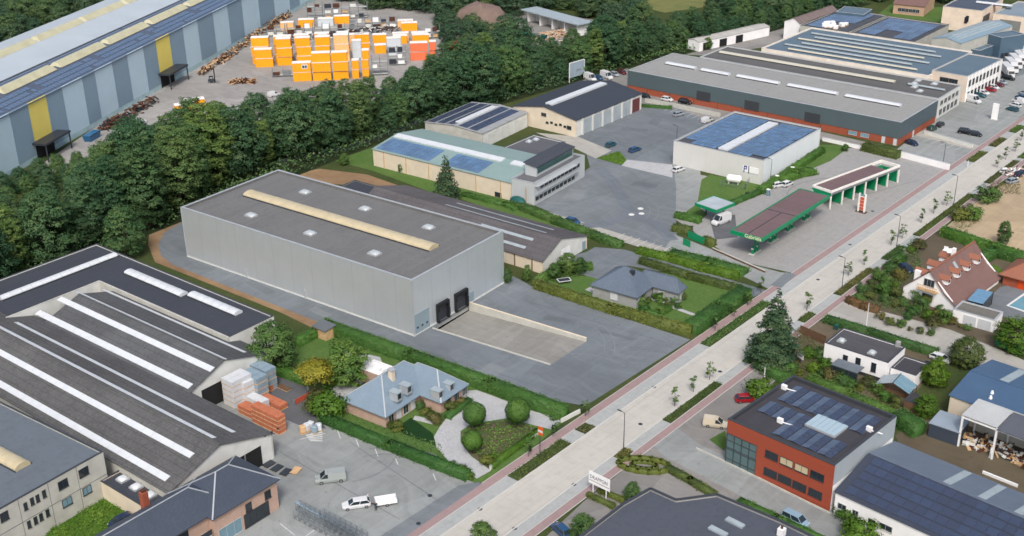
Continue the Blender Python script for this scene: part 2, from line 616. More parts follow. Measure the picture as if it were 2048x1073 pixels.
# ------------------------------------------------------------------ palette
C_ASPH = rgb(122, 128, 136)
M = dict(
    base=grassm('rough_grass', rgb(74, 92, 52), rgb(98, 104, 64), rgb(60, 76, 44)),
    lawn=grassm('mown_lawn', rgb(98, 132, 68), rgb(114, 142, 78)),
    lawn_bright=grassm('bright_lawn', rgb(92, 132, 50), rgb(110, 142, 62)),
    lawn_dark=grassm('clipped_dark_lawn', rgb(38, 72, 40), rgb(46, 82, 44)),
    meadow=grassm('dry_meadow', rgb(150, 150, 96), rgb(120, 132, 80), rgb(104, 112, 70)),
    soil=ground('bare_soil', rgb(160, 128, 98), .25, 0, 0, rgb(172, 146, 112), .3),
    bed=ground('planting_soil', rgb(112, 102, 84), .25, 0, 0, None, .3),
    sand=ground('sandy_plot', rgb(206, 188, 158), .24, .2, .6, rgb(196, 172, 138), .25),
    asphalt=ground('yard_asphalt', rgb(129, 137, 143), .16, .22, .5),
    asphalt_dark=ground('dark_asphalt', rgb(132, 139, 144), .18, .18, .0),
    asphalt_wet=ground('stained_asphalt', rgb(112, 114, 118), .28, .1, .9),
    asphalt_light=ground('worn_light_asphalt', rgb(160, 165, 164), .18, .26, .75),
    gravel=ground('gravel', rgb(158, 156, 152), .16, 0, 0, None, .35),
    apron=slabs('station_paving', rgb(170, 170, 168), .6, .6, .012, 0, .07, .8, .22),
    concrete=slabs('road_concrete', rgb(207, 204, 195), 5.2, 3.75, .035, PI/2, .06, .72, .36, 0),
    gutter=slabs('grey_paving_strip', rgb(184, 188, 186), .5, .5, .012, 0, .08, .8, .12),
    brickway=slabs('red_brick_paving', rgb(174, 150, 148), .22, .11, .008, 0, .14, .8, .1),
    kerb=plain('kerb_concrete', rgb(214, 213, 208), .85, .1, .5),
    pavers=slabs('light_pavers', rgb(196, 198, 200), .45, .3, .012, .6, .16, .75, 0),
    slabc=slabs('concrete_bays', rgb(186, 184, 176), 4, 4, .03, .1, .12, .7, .25, 0),
    yardc=ground('storage_concrete', rgb(172, 170, 166), .14, .2, .9),
    ramp=ground('ramp_concrete', rgb(158, 157, 151), .2, .22, 1.5),
    white_line=plain('road_paint', rgb(226, 228, 226), .7, .2, 1.2),
    water=plain('pool_water', rgb(116, 172, 190), .08, .08, .8, 0, .5),
    white=plain('white_paint', rgb(242, 243, 243, 1.08), .5, .06, .5),
    render=plain('white_render', rgb(236, 234, 226, .78), .8, .07, .4),
    opal=plain('opal_rooflight', rgb(230, 236, 240), .35, .05, .6),
    opal_dome=plain('dome_acrylic', rgb(198, 207, 211), .3, .06, .6),
    opal_grey=plain('aged_rooflight', rgb(178, 192, 198), .4, .12, .6),
    pale_light=plain('pale_rooflight', rgb(216, 214, 196), .4, .08, .5),
    cream_light=plain('yellowed_rooflight', rgb(218, 204, 168), .4, .1, .5),
    cream=plain('cream_plaster', rgb(206, 194, 174, .92), .85, .08, .4),
    conc=plain('precast_concrete', rgb(184, 184, 176, 1.0), .85, .13, .5),
    conc_light=plain('pale_concrete', rgb(204, 206, 202, .95), .85, .1, .5),
    coping=plain('metal_coping', rgb(208, 214, 218), .4, .06, .4, .3),
    coping_dark=plain('dark_coping', rgb(70, 74, 80), .5, .08, .4),
    black=plain('black_rubber', rgb(32, 34, 37), .7, .1, 2),
    dark=plain('painted_interior_shade', rgb(38, 38, 40), .9, .1, 1),  # near-black panel colour stands in for shade inside open doorways
    steel=plain('galvanised_steel', rgb(158, 168, 174), .45, .15, 1.5, .4),
    dsteel=plain('dark_steel', rgb(66, 72, 80), .5, .1, 1, .2),
    rust=plain('rusty_scrap', rgb(98, 62, 48), .9, .35, 1.4),
    glass=plain('dark_glass', rgb(48, 58, 66), .08, .1, .6, 0, .6),
    glass_blue=plain('sky_glass', rgb(130, 166, 182), .08, .1, .6, 0, .6),
    blind=plain('white_blind', rgb(226, 230, 234), .6, .05, 1),
    frame=plain('window_frame', rgb(200, 202, 202), .5, .05, 1),
    frame_d=plain('dark_window_frame', rgb(64, 66, 70), .5, .05, 1),
    wood=plain('weathered_wood', rgb(120, 92, 70), .85, .2, 1.5),
    wood_l=plain('pale_timber', rgb(178, 148, 112, .78), .8, .2, 1.5),
    bark=plain('bark', rgb(88, 78, 66), .95, .25, 1.5),
    gas_green=plain('green_enamel', rgb(16, 138, 92, 1.1), .4, .06, .5),
    teal=plain('teal_cover', rgb(32, 96, 92), .6, .1, 1),
    orange=ribbed('orange_cabin_sheet', rgb(240, 158, 24, .95), .28, 'x', .35, .06, .5),
    orange_pale=ribbed('faded_orange_sheet', rgb(240, 166, 110, .78), .28, 'x', .35, .08, .55),
    orange_red=ribbed('red_orange_sheet', rgb(214, 106, 70, .78), .28, 'x', .35, .08, .55),
    cabin_grey=ribbed('grey_cabin_sheet', rgb(176, 184, 190, .78), .28, 'x', .35, .06, .55),
    cabin_frame=plain('cabin_white_frame', rgb(244, 241, 234, 1.1), .55, .08, 1),
    red_panel=ribbed('terracotta_panel', rgb(166, 80, 57, 1.2), 1.2, 'z', .15, .05, .6, 0, 0, .06),
    brick_red=brickm('red_brick', rgb(156, 82, 58, .9), rgb(140, 70, 52, .9), mort=rgb(140, 84, 66, .9)),
    brick_pink=brickm('pink_brick', rgb(176, 146, 130, .9), rgb(162, 130, 114, .9), mort=rgb(180, 164, 152, .9)),
    brick_grey=brickm('grey_brick', rgb(146, 148, 148, .85), rgb(130, 132, 134, .85), mort=rgb(150, 150, 148, .9)),
    slate=tiles('blue_slate', rgb(150, 172, 188), rgb(138, 160, 178)),
    slate_d=tiles('dark_slate', rgb(116, 131, 148), rgb(104, 118, 136)),
    slate_h=tiles('house_slate', rgb(84, 94, 110), rgb(74, 84, 100)),
    tile_red=tiles('brown_red_tile', rgb(150, 118, 110), rgb(136, 106, 100)),
    tile_orange=tiles('orange_tile', rgb(182, 120, 94), rgb(166, 108, 86)),
    pv_blue=panelm('pv_blue', rgb(84, 124, 166), (6, 10), .45),
    pv_dark=panelm('pv_dark', rgb(38, 55, 86), (6, 10), .35),
    pv_far=panelm('pv_far', rgb(92, 118, 150)),
    leaf_belt=foliage('belt_leaves', rgb(66, 104, 78), rgb(98, 138, 96), rgb(148, 174, 118), .44),
    leaf_poplar=foliage('poplar_leaves', rgb(80, 116, 78), rgb(116, 150, 96), rgb(168, 186, 122), .44),
    leaf_far=foliage('far_leaves', rgb(72, 106, 84), rgb(100, 134, 100), rgb(142, 164, 120), .44),
    leaf_garden=foliage('garden_leaves', rgb(62, 100, 54), rgb(96, 134, 70), rgb(140, 166, 92)),
    leaf_bright=foliage('bright_leaves', rgb(70, 108, 34), rgb(104, 142, 46), rgb(146, 172, 66)),
    leaf_conifer=foliage('conifer_needles', rgb(58, 88, 68), rgb(86, 116, 80), rgb(134, 150, 98), .25),
    leaf_yellow=foliage('yellowing_leaves', rgb(124, 130, 44), rgb(168, 164, 58), rgb(206, 194, 80)),
    leaf_hedge=foliage('hedge_leaves', rgb(62, 106, 50), rgb(86, 130, 62), rgb(116, 150, 76), .2),
    leaf_olive=foliage('olive_hedge_leaves', rgb(74, 92, 48), rgb(106, 120, 60), rgb(142, 148, 78), .15),
    leaf_brown=foliage('brownish_leaves', rgb(84, 88, 52), rgb(112, 112, 66), rgb(142, 132, 86), .15),
    leaf_red=foliage('reddish_leaves', rgb(92, 76, 52), rgb(120, 94, 64), rgb(140, 114, 78), .1),
)


def paint(name, r, g, b):
    return plain('paint_'+name, rgb(r, g, b), .25, .03, .5, 0, .55)


# ------------------------------------------------------------------ building frames
class Fr:
    """footprint from three surveyed corners: left-front, front, right (all at height z)"""
    def __init__(s, Lp, Fp, Rp, z, rot=None):
        a, b, c = G(*Lp, z), G(*Fp, z), G(*Rp, z)
        if rot is None:
            rot = math.atan2(b.y-a.y, b.x-a.x)
        s.rot = rot
        s.u = Vector((math.cos(rot), math.sin(rot), 0))
        s.n = Vector((-math.sin(rot), math.cos(rot), 0))
        s.L = (b-a).dot(s.u)
        s.W = (c-b).dot(s.n)
        o = b-s.u*s.L
        s.o = Vector((o.x, o.y, 0))

    def loc(s, p):
        d = p-s.o
        return Vector((d.dot(s.u), d.dot(s.n), p.z))

    def front(s, u, v, y=0.0):
        d = ray(u, v)
        k = (y-(CAM-s.o).dot(s.n))/d.dot(s.n)
        p = s.loc(CAM+d*k)
        return p.x, p.z

    def right(s, u, v, x=None):
        d = ray(u, v)
        k = ((s.L if x is None else x)-(CAM-s.o).dot(s.u))/d.dot(s.u)
        p = s.loc(CAM+d*k)
        return p.y, p.z

    def top(s, u, v, z):
        p = s.loc(G(u, v, z))
        return p.x, p.y

    def thing(s, name, label, cat, group=None):
        return thing(name, label, cat, s.o, s.rot, group)


def fr_at(o, rot, L, W):
    f = Fr.__new__(Fr)
    f.rot, f.L, f.W = rot, L, W
    f.u = Vector((math.cos(rot), math.sin(rot), 0))
    f.n = Vector((-math.sin(rot), math.cos(rot), 0))
    f.o = Vector((o[0], o[1], 0))
    return f


def walls(t, L, W, h, m, th=.3, z0=0, x0=0, y0=0, m2=None):
    MB().box(x0, L, y0, y0+th, z0, h).build('wall', m, t)
    MB().box(x0, L, W-th, W, z0, h).build('wall', m, t)
    MB().box(x0, x0+th, y0+th, W-th, z0, h).build('wall', m, t)
    MB().box(L-th, L, y0+th, W-th, z0, h).build('wall', m2 or m, t)


def coping(t, L, W, h, m, wd=.35, ht=.08, x0=0, y0=0, ov=.04):
    b = MB()
    b.box(x0-ov, L+ov, y0-ov, y0+wd, h, h+ht).box(x0-ov, L+ov, W-wd, W+ov, h, h+ht)
    b.box(x0-ov, x0+wd, y0+wd, W-wd, h, h+ht).box(L-wd, L+ov, y0+wd, W-wd, h, h+ht)
    return b.build('coping', m, t)


def flat(t, L, W, h, mw, mr, mc, par=.45, x0=0, y0=0, m2=None, z0=0):
    walls(t, L, W, h, mw, .3, z0, x0, y0, m2)
    rf = MB().box(x0+.3, L-.3, y0+.3, W-.3, h-par-.25, h-par).build('roof', mr, t)
    coping(t, L, W, h, mc, .32, .08, x0, y0)
    return rf


def gable_z(L, W, he, hr, axis='x', rp=.5):
    if axis == 'x':
        yr = W*rp
        return lambda x, y: he+(hr-he)*(y/yr if y <= yr else (W-y)/(W-yr))
    xr = L*rp
    return lambda x, y: he+(hr-he)*(x/xr if x <= xr else (L-x)/(L-xr))


def gable(t, L, W, he, hr, mw, mr, axis='x', rp=.5, ov=.35, th=.14, m2=None, ridge=None):
    zf = gable_z(L, W, he, hr, axis, rp)
    e = .3
    if axis == 'x':
        yr = W*rp
        MB().box(0, L, 0, e, 0, he).build('wall', mw, t)
        MB().box(0, L, W-e, W, 0, he).build('wall', mw, t)
        for x0, mm in ((0, mw), (L-e, m2 or mw)):
            b = MB()
            prof = [(e, 0), (W-e, 0), (W-e, he), (yr, hr), (e, he)]
            b.add([(x0, y, z) for y, z in prof]+[(x0+e, y, z) for y, z in prof],
                  [(0, 1, 2, 3, 4)[::-1], (5, 6, 7, 8, 9)]+[(i, (i+1) % 5, (i+1) % 5+5, i+5) for i in range(5)])
            b.build('wall', mm, t)
        s1 = MB().slab(-ov, L+ov, -ov, yr, lambda x, y: he+(hr-he)*y/yr, .01, th).build('roof_slope', mr, t)
        s2 = MB().slab(-ov, L+ov, yr, W+ov, lambda x, y: he+(hr-he)*(W-y)/(W-yr), .01, th).build('roof_slope', mr, t)
        MB().box(-ov, L+ov, yr-.2, yr+.2, hr+th-.05, hr+th+.05).build('ridge_cap', ridge or mr, t)
    else:
        xr = L*rp
        MB().box(0, e, e, W-e, 0, he).build('wall', mw, t)
        MB().box(L-e, L, e, W-e, 0, he).build('wall', m2 or mw, t)
        for y0 in (0, W-e):
            b = MB()
            prof = [(0, 0), (L, 0), (L, he), (xr, hr), (0, he)]
            b.add([(x, y0, z) for x, z in prof]+[(x, y0+e, z) for x, z in prof],
                  [(0, 1, 2, 3, 4), (5, 6, 7, 8, 9)[::-1]]+[(i, i+5, (i+1) % 5+5, (i+1) % 5) for i in range(5)])
            b.build('wall', mw, t)
        MB().slab(-ov, xr, -ov, W+ov, lambda x, y: he+(hr-he)*x/xr, .01, th).build('roof_slope', mr, t)
        MB().slab(xr, L+ov, -ov, W+ov, lambda x, y: he+(hr-he)*(L-x)/(L-xr), .01, th).build('roof_slope', mr, t)
        MB().box(xr-.2, xr+.2, -ov, W+ov, hr+th-.05, hr+th+.05).build('ridge_cap', ridge or mr, t)
    return zf


def hip(t, x0, x1, y0, y1, he, hr, m, axis='x', ov=.5, inset=None, mcap=None, name='roof'):
    x0, x1, y0, y1 = x0-ov, x1+ov, y0-ov, y1+ov
    if axis == 'x':
        k = (y1-y0)/2 if inset is None else inset
        a, b = (x0+k, (y0+y1)/2, hr), (x1-k, (y0+y1)/2, hr)
    else:
        k = (x1-x0)/2 if inset is None else inset
        a, b = ((x0+x1)/2, y0+k, hr), ((x0+x1)/2, y1-k, hr)
    c = [(x0, y0, he), (x1, y0, he), (x1, y1, he), (x0, y1, he)]
    lo = [(p[0], p[1], he-.18) for p in c]
    mb = MB()
    if axis == 'x':
        mb.add(c+[a, b]+lo, [(0, 1, 5, 4), (1, 2, 5), (2, 3, 4, 5), (3, 0, 4), (6, 7, 1, 0), (7, 8, 2, 1), (8, 9, 3, 2), (9, 6, 0, 3), (9, 8, 7, 6)])
    else:
        mb.add(c+[a, b]+lo, [(0, 1, 4), (1, 2, 5, 4), (2, 3, 5), (3, 0, 4, 5), (6, 7, 1, 0), (7, 8, 2, 1), (8, 9, 3, 2), (9, 6, 0, 3), (9, 8, 7, 6)])
    r = mb.build(name, m, t)
    cp = MB()
    cc = [(c[0], a), (c[3], a), (c[1], b), (c[2], b), (a, b)] if axis == 'x' else [(c[0], a), (c[1], a), (c[2], b), (c[3], b), (a, b)]
    for p, q in cc:
        cp.beam(Vector(p)+Vector((0, 0, .03)), Vector(q)+Vector((0, 0, .03)), .22, .08)
    cp.build('ridge_cap', mcap or m, r)
    return r


_wc = {}


def window(t, face, fr, s, z, wd, ht, pane='glass', fm='frame', bars=1, name='window', off=0.0, x=None):
    """face 'f' (y=0, looking -y) or 'r' (x=L, looking +x); s along the wall, z = sill"""
    key = (round(wd, 2), round(ht, 2), pane, fm, bars)
    if key not in _wc:
        b = MB()
        k = .07
        b.box(0, wd, -.07, 0, 0, k).box(0, wd, -.07, 0, ht-k, ht).box(0, k, -.07, 0, k, ht-k).box(wd-k, wd, -.07, 0, k, ht-k)
        for i in range(1, bars+1):
            xx = wd*i/(bars+1)
            b.box(xx-.025, xx+.025, -.06, 0, k, ht-k)
        b.box(-.05, wd+.05, -.14, 0, -.07, 0)
        _wc[key] = (b.mesh('window', M[fm]), MB().box(k, wd-k, -.03, .0, k, ht-k).mesh('pane', M[pane]))
    fm_, pm_ = _wc[key]
    if face == 'f':
        loc, rot = (s, off-.002, z), (0, 0, 0)
    else:
        loc, rot = ((fr.L if x is None else x)+.002, s, z), (0, 0, PI/2)
    o = link(name, fm_, t, loc, rot)
    link('pane', pm_, o)
    return o


def wpx(t, face, fr, u0, v0, u1, v1, ht=None, **kw):
    """window from photo pixels: lower left and lower right sill corners, height in metres (or the two v's)"""
    a = fr.front(u0, v0) if face == 'f' else fr.right(u0, v0)
    b = fr.front(u1, v1) if face == 'f' else fr.right(u1, v1)
    s0, s1 = sorted((a[0], b[0]))
    return window(t, face, fr, s0, max(.1, min(a[1], b[1])), s1-s0, ht, **kw)


def roller(t, face, fr, s, wd, ht, m, z=0, n=8, name='door', lights=0):
    """sectional door: horizontal leaves with grooves, optional little panes"""
    b = MB()
    for i in range(n):
        b.box(.06, wd-.06, -.05, 0, ht*i/n+.01, ht*(i+1)/n-.01)
    b.box(0, .06, -.08, 0, 0, ht).box(wd-.06, wd, -.08, 0, 0, ht).box(0, wd, -.08, 0, ht, ht+.1)
    loc, rot = ((s, -.002, z), (0, 0, 0)) if face == 'f' else ((fr.L+.002, s, z), (0, 0, PI/2))
    o = b.build(name, m, t, loc=loc, rot=rot)
    for i in range(lights):
        xx = wd*(i+.5)/lights
        MB().box(xx-.3, xx+.3, -.07, 0, 1.35, 1.75).build('pane', M['glass'], o)
    return o


def barrel(t, x0, x1, y0, y1, z, h, m, axis='x', name='barrel_rooflight', curb=.3, n=8, ribs=True, zf=None):
    """vaulted rooflight on a kerb, glazed in bays"""
    L, W = (x1-x0, y1-y0) if axis == 'x' else (y1-y0, x1-x0)
    b = MB()
    prof = [(W*(.5-.5*math.cos(PI*i/n)), curb+h*math.sin(PI*i/n)) for i in range(n+1)]
    prof = [(0, 0)]+prof+[(W, 0)]
    k = len(prof)

    def P(l, p):
        return (x0+l, y0+p[0], z+p[1]) if axis == 'x' else (x1-p[0], y0+l, z+p[1])
    b.add([P(0, p) for p in prof]+[P(L, p) for p in prof],
          [(i+1, i, i+k, i+1+k) for i in range(k-1)]+[tuple(range(k)), tuple(range(k, 2*k))[::-1]])
    me = b.mesh(name, m)
    fix_normals(me)
    o = link(name, me, t)
    if ribs:
        r = MB()
        nb = max(1, int(L/2.2))
        for j in range(1, nb):
            l = L*j/nb
            for i in range(1, k-2):
                r.beam(Vector(P(l, prof[i]))+Vector((0, 0, .015)), Vector(P(l, prof[i+1]))+Vector((0, 0, .015)), .06, .05)
        if nb > 1:
            tag(r.build('glazing_bar', M['frame'], o), kind='stuff')
    c = MB()
    e = .12
    if axis == 'x':
        c.box(x0-e, x1+e, y0-e, y0-.003, z-.02, z+curb).box(x0-e, x1+e, y1+.003, y1+e, z-.02, z+curb)
    else:
        c.box(x0-e, x0-.003, y0-e, y1+e, z-.02, z+curb).box(x1+.003, x1+e, y0-e, y1+e, z-.02, z+curb)
    c.build('kerb', M['coping_dark'], o)
    return o


def dome(t, x, y, z, sx, sy, m='opal_dome'):
    b = MB().box(x-sx/2-.15, x+sx/2+.15, y-sy/2-.15, y+sy/2+.15, z-.02, z+.3)
    o = b.build('skylight_kerb', M['coping'], t)
    d = MB()
    rings = [(1, .3), (.93, .5), (.7, .66), (.35, .74)]
    vs = []
    for k, h in rings:
        vs += [(x-sx/2*k, y-sy/2*k, z+h), (x+sx/2*k, y-sy/2*k, z+h), (x+sx/2*k, y+sy/2*k, z+h), (x-sx/2*k, y+sy/2*k, z+h)]
    fs = []
    for r in range(3):
        fs += [(r*4+i, r*4+(i+1) % 4, r*4+4+(i+1) % 4, r*4+4+i) for i in range(4)]
    fs.append((12, 13, 14, 15))
    d.add(vs, fs).build('skylight_dome', M[m], o, smooth=True)
    return o


_pc = {}


def pv(t, x, y, zf, sx, sy, m, tilt=0.0, lift=.1, rot=0.0, parent_mesh_key='', frame=True):
    """one solar module on a roof whose height is zf(x, y): module + supporting rail as one piece"""
    key = (round(sx, 2), round(sy, 2), m, round(tilt, 2))
    if key not in _pc:
        b = MB()
        h = sy*math.sin(tilt)
        d = sy*math.cos(tilt)
        hz = max(0, -h)
        b.hexa([(0, 0, hz), (sx, 0, hz), (sx, d, hz+h), (0, d, hz+h)], [(0, 0, hz+.045), (sx, 0, hz+.045), (sx, d, hz+h+.045), (0, d, hz+h+.045)])
        if tilt > .05:
            b.hexa([(0, d-.05, -.08), (sx, d-.05, -.08), (sx, d, -.08), (0, d, -.08)], [(0, d-.05, h-.01), (sx, d-.05, h-.01), (sx, d, h-.01), (0, d, h-.01)])
        _pc[key] = b.mesh('solar_panel', M[m])
    z0, zx, zy = zf(x, y), zf(x+sx, y), zf(x, y+sy)
    rx, ry = math.atan2(zy-z0, sy), -math.atan2(zx-z0, sx)
    return link('solar_panel', _pc[key], t, (x, y, z0+lift), (rx, ry, rot))


def text(t, s, loc, rot, size, m, name='lettering', ext=.02, parent=None, squeeze=1.0):
    c = bpy.data.curves.new(name, 'FONT')
    c.body = s
    c.size = size
    c.extrude = ext
    c.resolution_u = 2
    o = bpy.data.objects.new(name, c)
    COL.objects.link(o)
    dg = bpy.context.evaluated_depsgraph_get()
    me = bpy.data.meshes.new_from_object(o.evaluated_get(dg))
    bpy.data.objects.remove(o)
    me.materials.clear()
    me.materials.append(m)
    return link(name, me, t, loc, rot, (squeeze, 1, 1))


# ------------------------------------------------------------------ plants
def np_mesh(name, V, Q, tone, mat, N=None):
    me = bpy.data.meshes.new(name)
    n, k = len(V), len(Q)
    me.vertices.add(n)
    me.vertices.foreach_set('co', V.astype(np.float32).ravel())
    me.loops.add(k*4)
    me.loops.foreach_set('vertex_index', Q.astype(np.int32).ravel())
    me.polygons.add(k)
    me.polygons.foreach_set('loop_start', np.arange(0, 4*k, 4, dtype=np.int32))
    me.update(calc_edges=True)
    if N is not None:
        N = N/(np.linalg.norm(N, axis=1)[:, None]+1e-9)
        me.polygons.foreach_set('use_smooth', np.ones(k, dtype=bool))
        me.normals_split_custom_set_from_vertices(np.repeat(N, 4, axis=0).tolist())
    a = me.attributes.new('tone', 'FLOAT', 'POINT')
    a.data.foreach_set('value', np.repeat(tone, 4).astype(np.float32))
    me.materials.append(mat)
    return me


def leaf_quads(C, N, size, rng, up=.25, jit=.9):
    """C centres, N preferred normals -> bent leaf-clump quads"""
    n = len(C)
    d = N+rng.normal(0, jit, (n, 3))*.6
    d[:, 2] += up
    d /= np.linalg.norm(d, axis=1)[:, None]+1e-9
    r = rng.normal(0, 1, (n, 3))
    a = np.cross(d, r)
    a /= np.linalg.norm(a, axis=1)[:, None]+1e-9
    b = np.cross(d, a)
    s = (size*rng.uniform(.6, 1.3, n))[:, None]
    asp = rng.uniform(.55, .95, n)[:, None]
    V = np.empty((n, 4, 3))
    V[:, 0] = C-a*s*.5
    V[:, 1] = C-b*s*.5*asp
    V[:, 2] = C+a*s*.5
    V[:, 3] = C+b*s*.5*asp
    return V.reshape(-1, 3), np.arange(4*n).reshape(n, 4)


def crown_mesh(name, seed, h0, h1, rad, prof, ncl, nlf, size, mat, clr=.3, inner=.15):
    """foliage spread over many clumps inside an uneven envelope; prof(t) gives relative radius at height t"""
    rng = np.random.default_rng(seed)
    cc, cr, ct = [], [], []
    lobes = [(rng.uniform(0, 2*PI), rng.uniform(.1, .9), rng.uniform(-.3, .22)) for _ in range(9)]
    while len(cc) < ncl:
        t = rng.uniform(0.02, .98)
        a = rng.uniform(0, 2*PI)
        e = prof(t)
        for la, lt, ls in lobes:
            da = abs((a-la+PI) % (2*PI)-PI)
            e *= 1+ls*math.exp(-(da/.8)**2-((t-lt)/.25)**2)
        q = math.sqrt(rng.uniform(.12, 1))
        r = e*rad*q
        if rng.uniform() > .35+.65*prof(t):
            continue
        cc.append((r*math.cos(a), r*math.sin(a), h0+(h1-h0)*t))
        cr.append(rad*clr*rng.uniform(.6, 1.25)*(.65+.35*prof(t)))
        ct.append(rng.uniform(0, 1))
    cc, cr, ct = np.array(cc), np.array(cr), np.array(ct)
    idx = rng.choice(ncl, nlf, p=cr**2/np.sum(cr**2))
    d = rng.normal(0, 1, (nlf, 3))
    d /= np.linalg.norm(d, axis=1)[:, None]
    d[:, 2] = np.where(d[:, 2] < -.3, -d[:, 2]*.6, d[:, 2])
    rr = np.where(rng.uniform(0, 1, nlf) < inner, rng.uniform(.2, .8, nlf), rng.uniform(.78, 1.12, nlf))
    rr = np.where(rng.uniform(0, 1, nlf) < .6, rng.uniform(.85, 2.0, nlf), rr)
    C = cc[idx]+d*(cr[idx]*rr)[:, None]*np.array([1, 1, .85])
    V, Q = leaf_quads(C, d, size, rng, .25, .6)
    tone = np.clip(.15+.4*ct[idx]+.35*rng.uniform(0, 1, nlf), 0, 1)
    ax = np.column_stack([C[:, 0], C[:, 1], (C[:, 2]-(h0+h1)*.4)*.5])
    ax /= np.linalg.norm(ax, axis=1)[:, None]+1e-9
    return np_mesh(name, V, Q, tone, mat, d*.25+ax*1.0+rng.normal(0, .22, (nlf, 3))+np.array([0, 0, .35]))


def trunk_mesh(name, h, r, seed, top, limbs=7, spread=2.5, mat=None):
    rnd = random.Random(seed)
    b = MB()
    p = Vector((0, 0, -.2))
    n = 5
    rr = r
    for i in range(n):
        q = Vector((rnd.uniform(-.12, .12)*i, rnd.uniform(-.12, .12)*i, h*(i+1)/n))
        r2 = r*(1-.8*(i+1)/n)
        b.tube(p, q, rr, 7, r2)
        p, rr = q, r2
    for i in range(limbs):
        z = h*rnd.uniform(.3, .85)
        a = rnd.uniform(0, 2*PI)
        l = spread*rnd.uniform(.6, 1.1)*(1.2-z/h)
        e = Vector((math.cos(a)*l, math.sin(a)*l, z+l*rnd.uniform(.5, 1)))
        b.tube((0, 0, z), e, r*.35, 5, r*.08)
    return b.mesh(name, mat or M['bark'])


def ball_mesh(name, seed, zc, r, n, size, mat):
    """clipped ball: dense leaf skin with slight unevenness, sparse inside"""
    rng = np.random.default_rng(seed)
    d = rng.normal(0, 1, (n, 3))
    d /= np.linalg.norm(d, axis=1)[:, None]
    k = r*(1+.035*np.sin(d[:, 0]*9+1)+.035*np.sin(d[:, 1]*8+d[:, 2]*7))*np.where(rng.uniform(0, 1, n) < .3, rng.uniform(.6, .95, n), rng.uniform(.94, 1.03, n))
    C = d*k[:, None]+np.array([0, 0, zc])
    V, Q = leaf_quads(C, d, size, rng, .1, .5)
    return np_mesh(name, V, Q, rng.uniform(0, 1, n), mat, d+rng.normal(0, .2, (n, 3)))


def conifer_mesh(name, seed, h0, h1, rad, nbr, nlf, size, mat):
    """whorls of drooping branches, needle sprays along each"""
    rng = np.random.default_rng(seed)
    t = np.sqrt(rng.uniform(0, 1, nbr))
    t = 1-t
    ang = rng.uniform(0, 2*PI, nbr)
    ln = rad*(np.minimum(1, (1-t)*1.25)**.95)*rng.uniform(.55, 1.12, nbr)+.15
    br = rng.choice(nbr, nlf, p=ln/ln.sum())
    s = np.sqrt(rng.uniform(.02, 1, nlf))
    r = ln[br]*s
    wob = rng.normal(0, .12, nlf)*(1+r*.4)
    x = np.cos(ang[br])*r-np.sin(ang[br])*wob*1.6
    y = np.sin(ang[br])*r+np.cos(ang[br])*wob*1.6
    z = h0+(h1-h0)*t[br]-r*.28+rng.normal(0, .12, nlf)
    C = np.stack([x, y, z], 1)
    N = np.stack([np.cos(ang[br])*.5, np.sin(ang[br])*.5, np.ones(nlf)*.7], 1)
    V, Q = leaf_quads(C, N, size, rng, .3, .7)
    tone = np.clip(rng.uniform(0, 1, nbr)[br]*.5+.5*rng.uniform(0, 1, nlf)*s, 0, 1)
    return np_mesh(name, V, Q, tone, mat, N+rng.normal(0, .25, (nlf, 3)))


def hedge_mesh(name, pts, wd, ht, seed, mat, dens=26, size=.22, wob=.15):
    """clipped hedge along a ground polyline: leafy skin over a solid body"""
    rng = np.random.default_rng(seed)
    Vs, Qs, Ts = [], [], []
    nv = 0

    def add(V, Q, T):
        nonlocal nv
        Vs.append(V)
        Qs.append(Q+nv)
        Ts.append(T)
        nv += len(V)
    for (a, b) in zip(pts[:-1], pts[1:]):
        a, b = np.array(a[:2]), np.array(b[:2])
        L = np.linalg.norm(b-a)
        u = (b-a)/L
        n = np.array([-u[1], u[0]])
        k = .86
        w2 = wd/2*k
        z = ht*.95
        box = []
        a2, b2 = a-u*wd*.35, b+u*wd*.35
        for zz in (0, z):
            for p, sgn in ((a2, -1), (b2, -1), (b2, 1), (a2, 1)):
                q = p+n*sgn*w2
                box.append((q[0], q[1], zz))
        add(np.array(box), np.array([(4, 5, 6, 7), (0, 1, 5, 4), (1, 2, 6, 5), (2, 3, 7, 6), (3, 0, 4, 7)]), np.full(2, .3))
        m = int((L+wd)*(wd+2*ht)*dens)
        s = rng.uniform(-wd*.45, L+wd*.45, m)
        c = rng.uniform(0, wd+2*ht, m)
        nn = np.zeros((m, 3))
        off = np.where(c < ht, -wd/2, np.where(c > ht+wd, wd/2, c-ht-wd/2))
        zz = np.where(c < ht, c, np.where(c > ht+wd, wd+2*ht-c, ht))
        side = np.where(c < ht, -1, np.where(c > ht+wd, 1, 0))
        nn[:, :2] = n[None]*side[:, None]
        nn[:, 2] = (side == 0)
        wv = wob*np.sin(s*1.7+seed)+wob*rng.normal(0, .6, m)
        C = np.stack([a[0]+u[0]*s+n[0]*(off+side*wv), a[1]+u[1]*s+n[1]*(off+side*wv), zz+(side == 0)*wv], 1)
        V, Q = leaf_quads(C, nn, size, rng, .1, .6)
        patch = .5+.5*np.sin(s*.6+seed*1.3)*np.sin(s*.23+2)
        add(V, Q, np.clip(.35*patch+.65*rng.uniform(0, 1, m), 0, 1))
    T = []
    for V, t in zip(Vs, Ts):
        T.append(t if len(t)*4 == len(V) else np.full(len(V)//4, .35))
    return np_mesh(name, np.concatenate(Vs), np.concatenate(Qs), np.concatenate(T), mat)


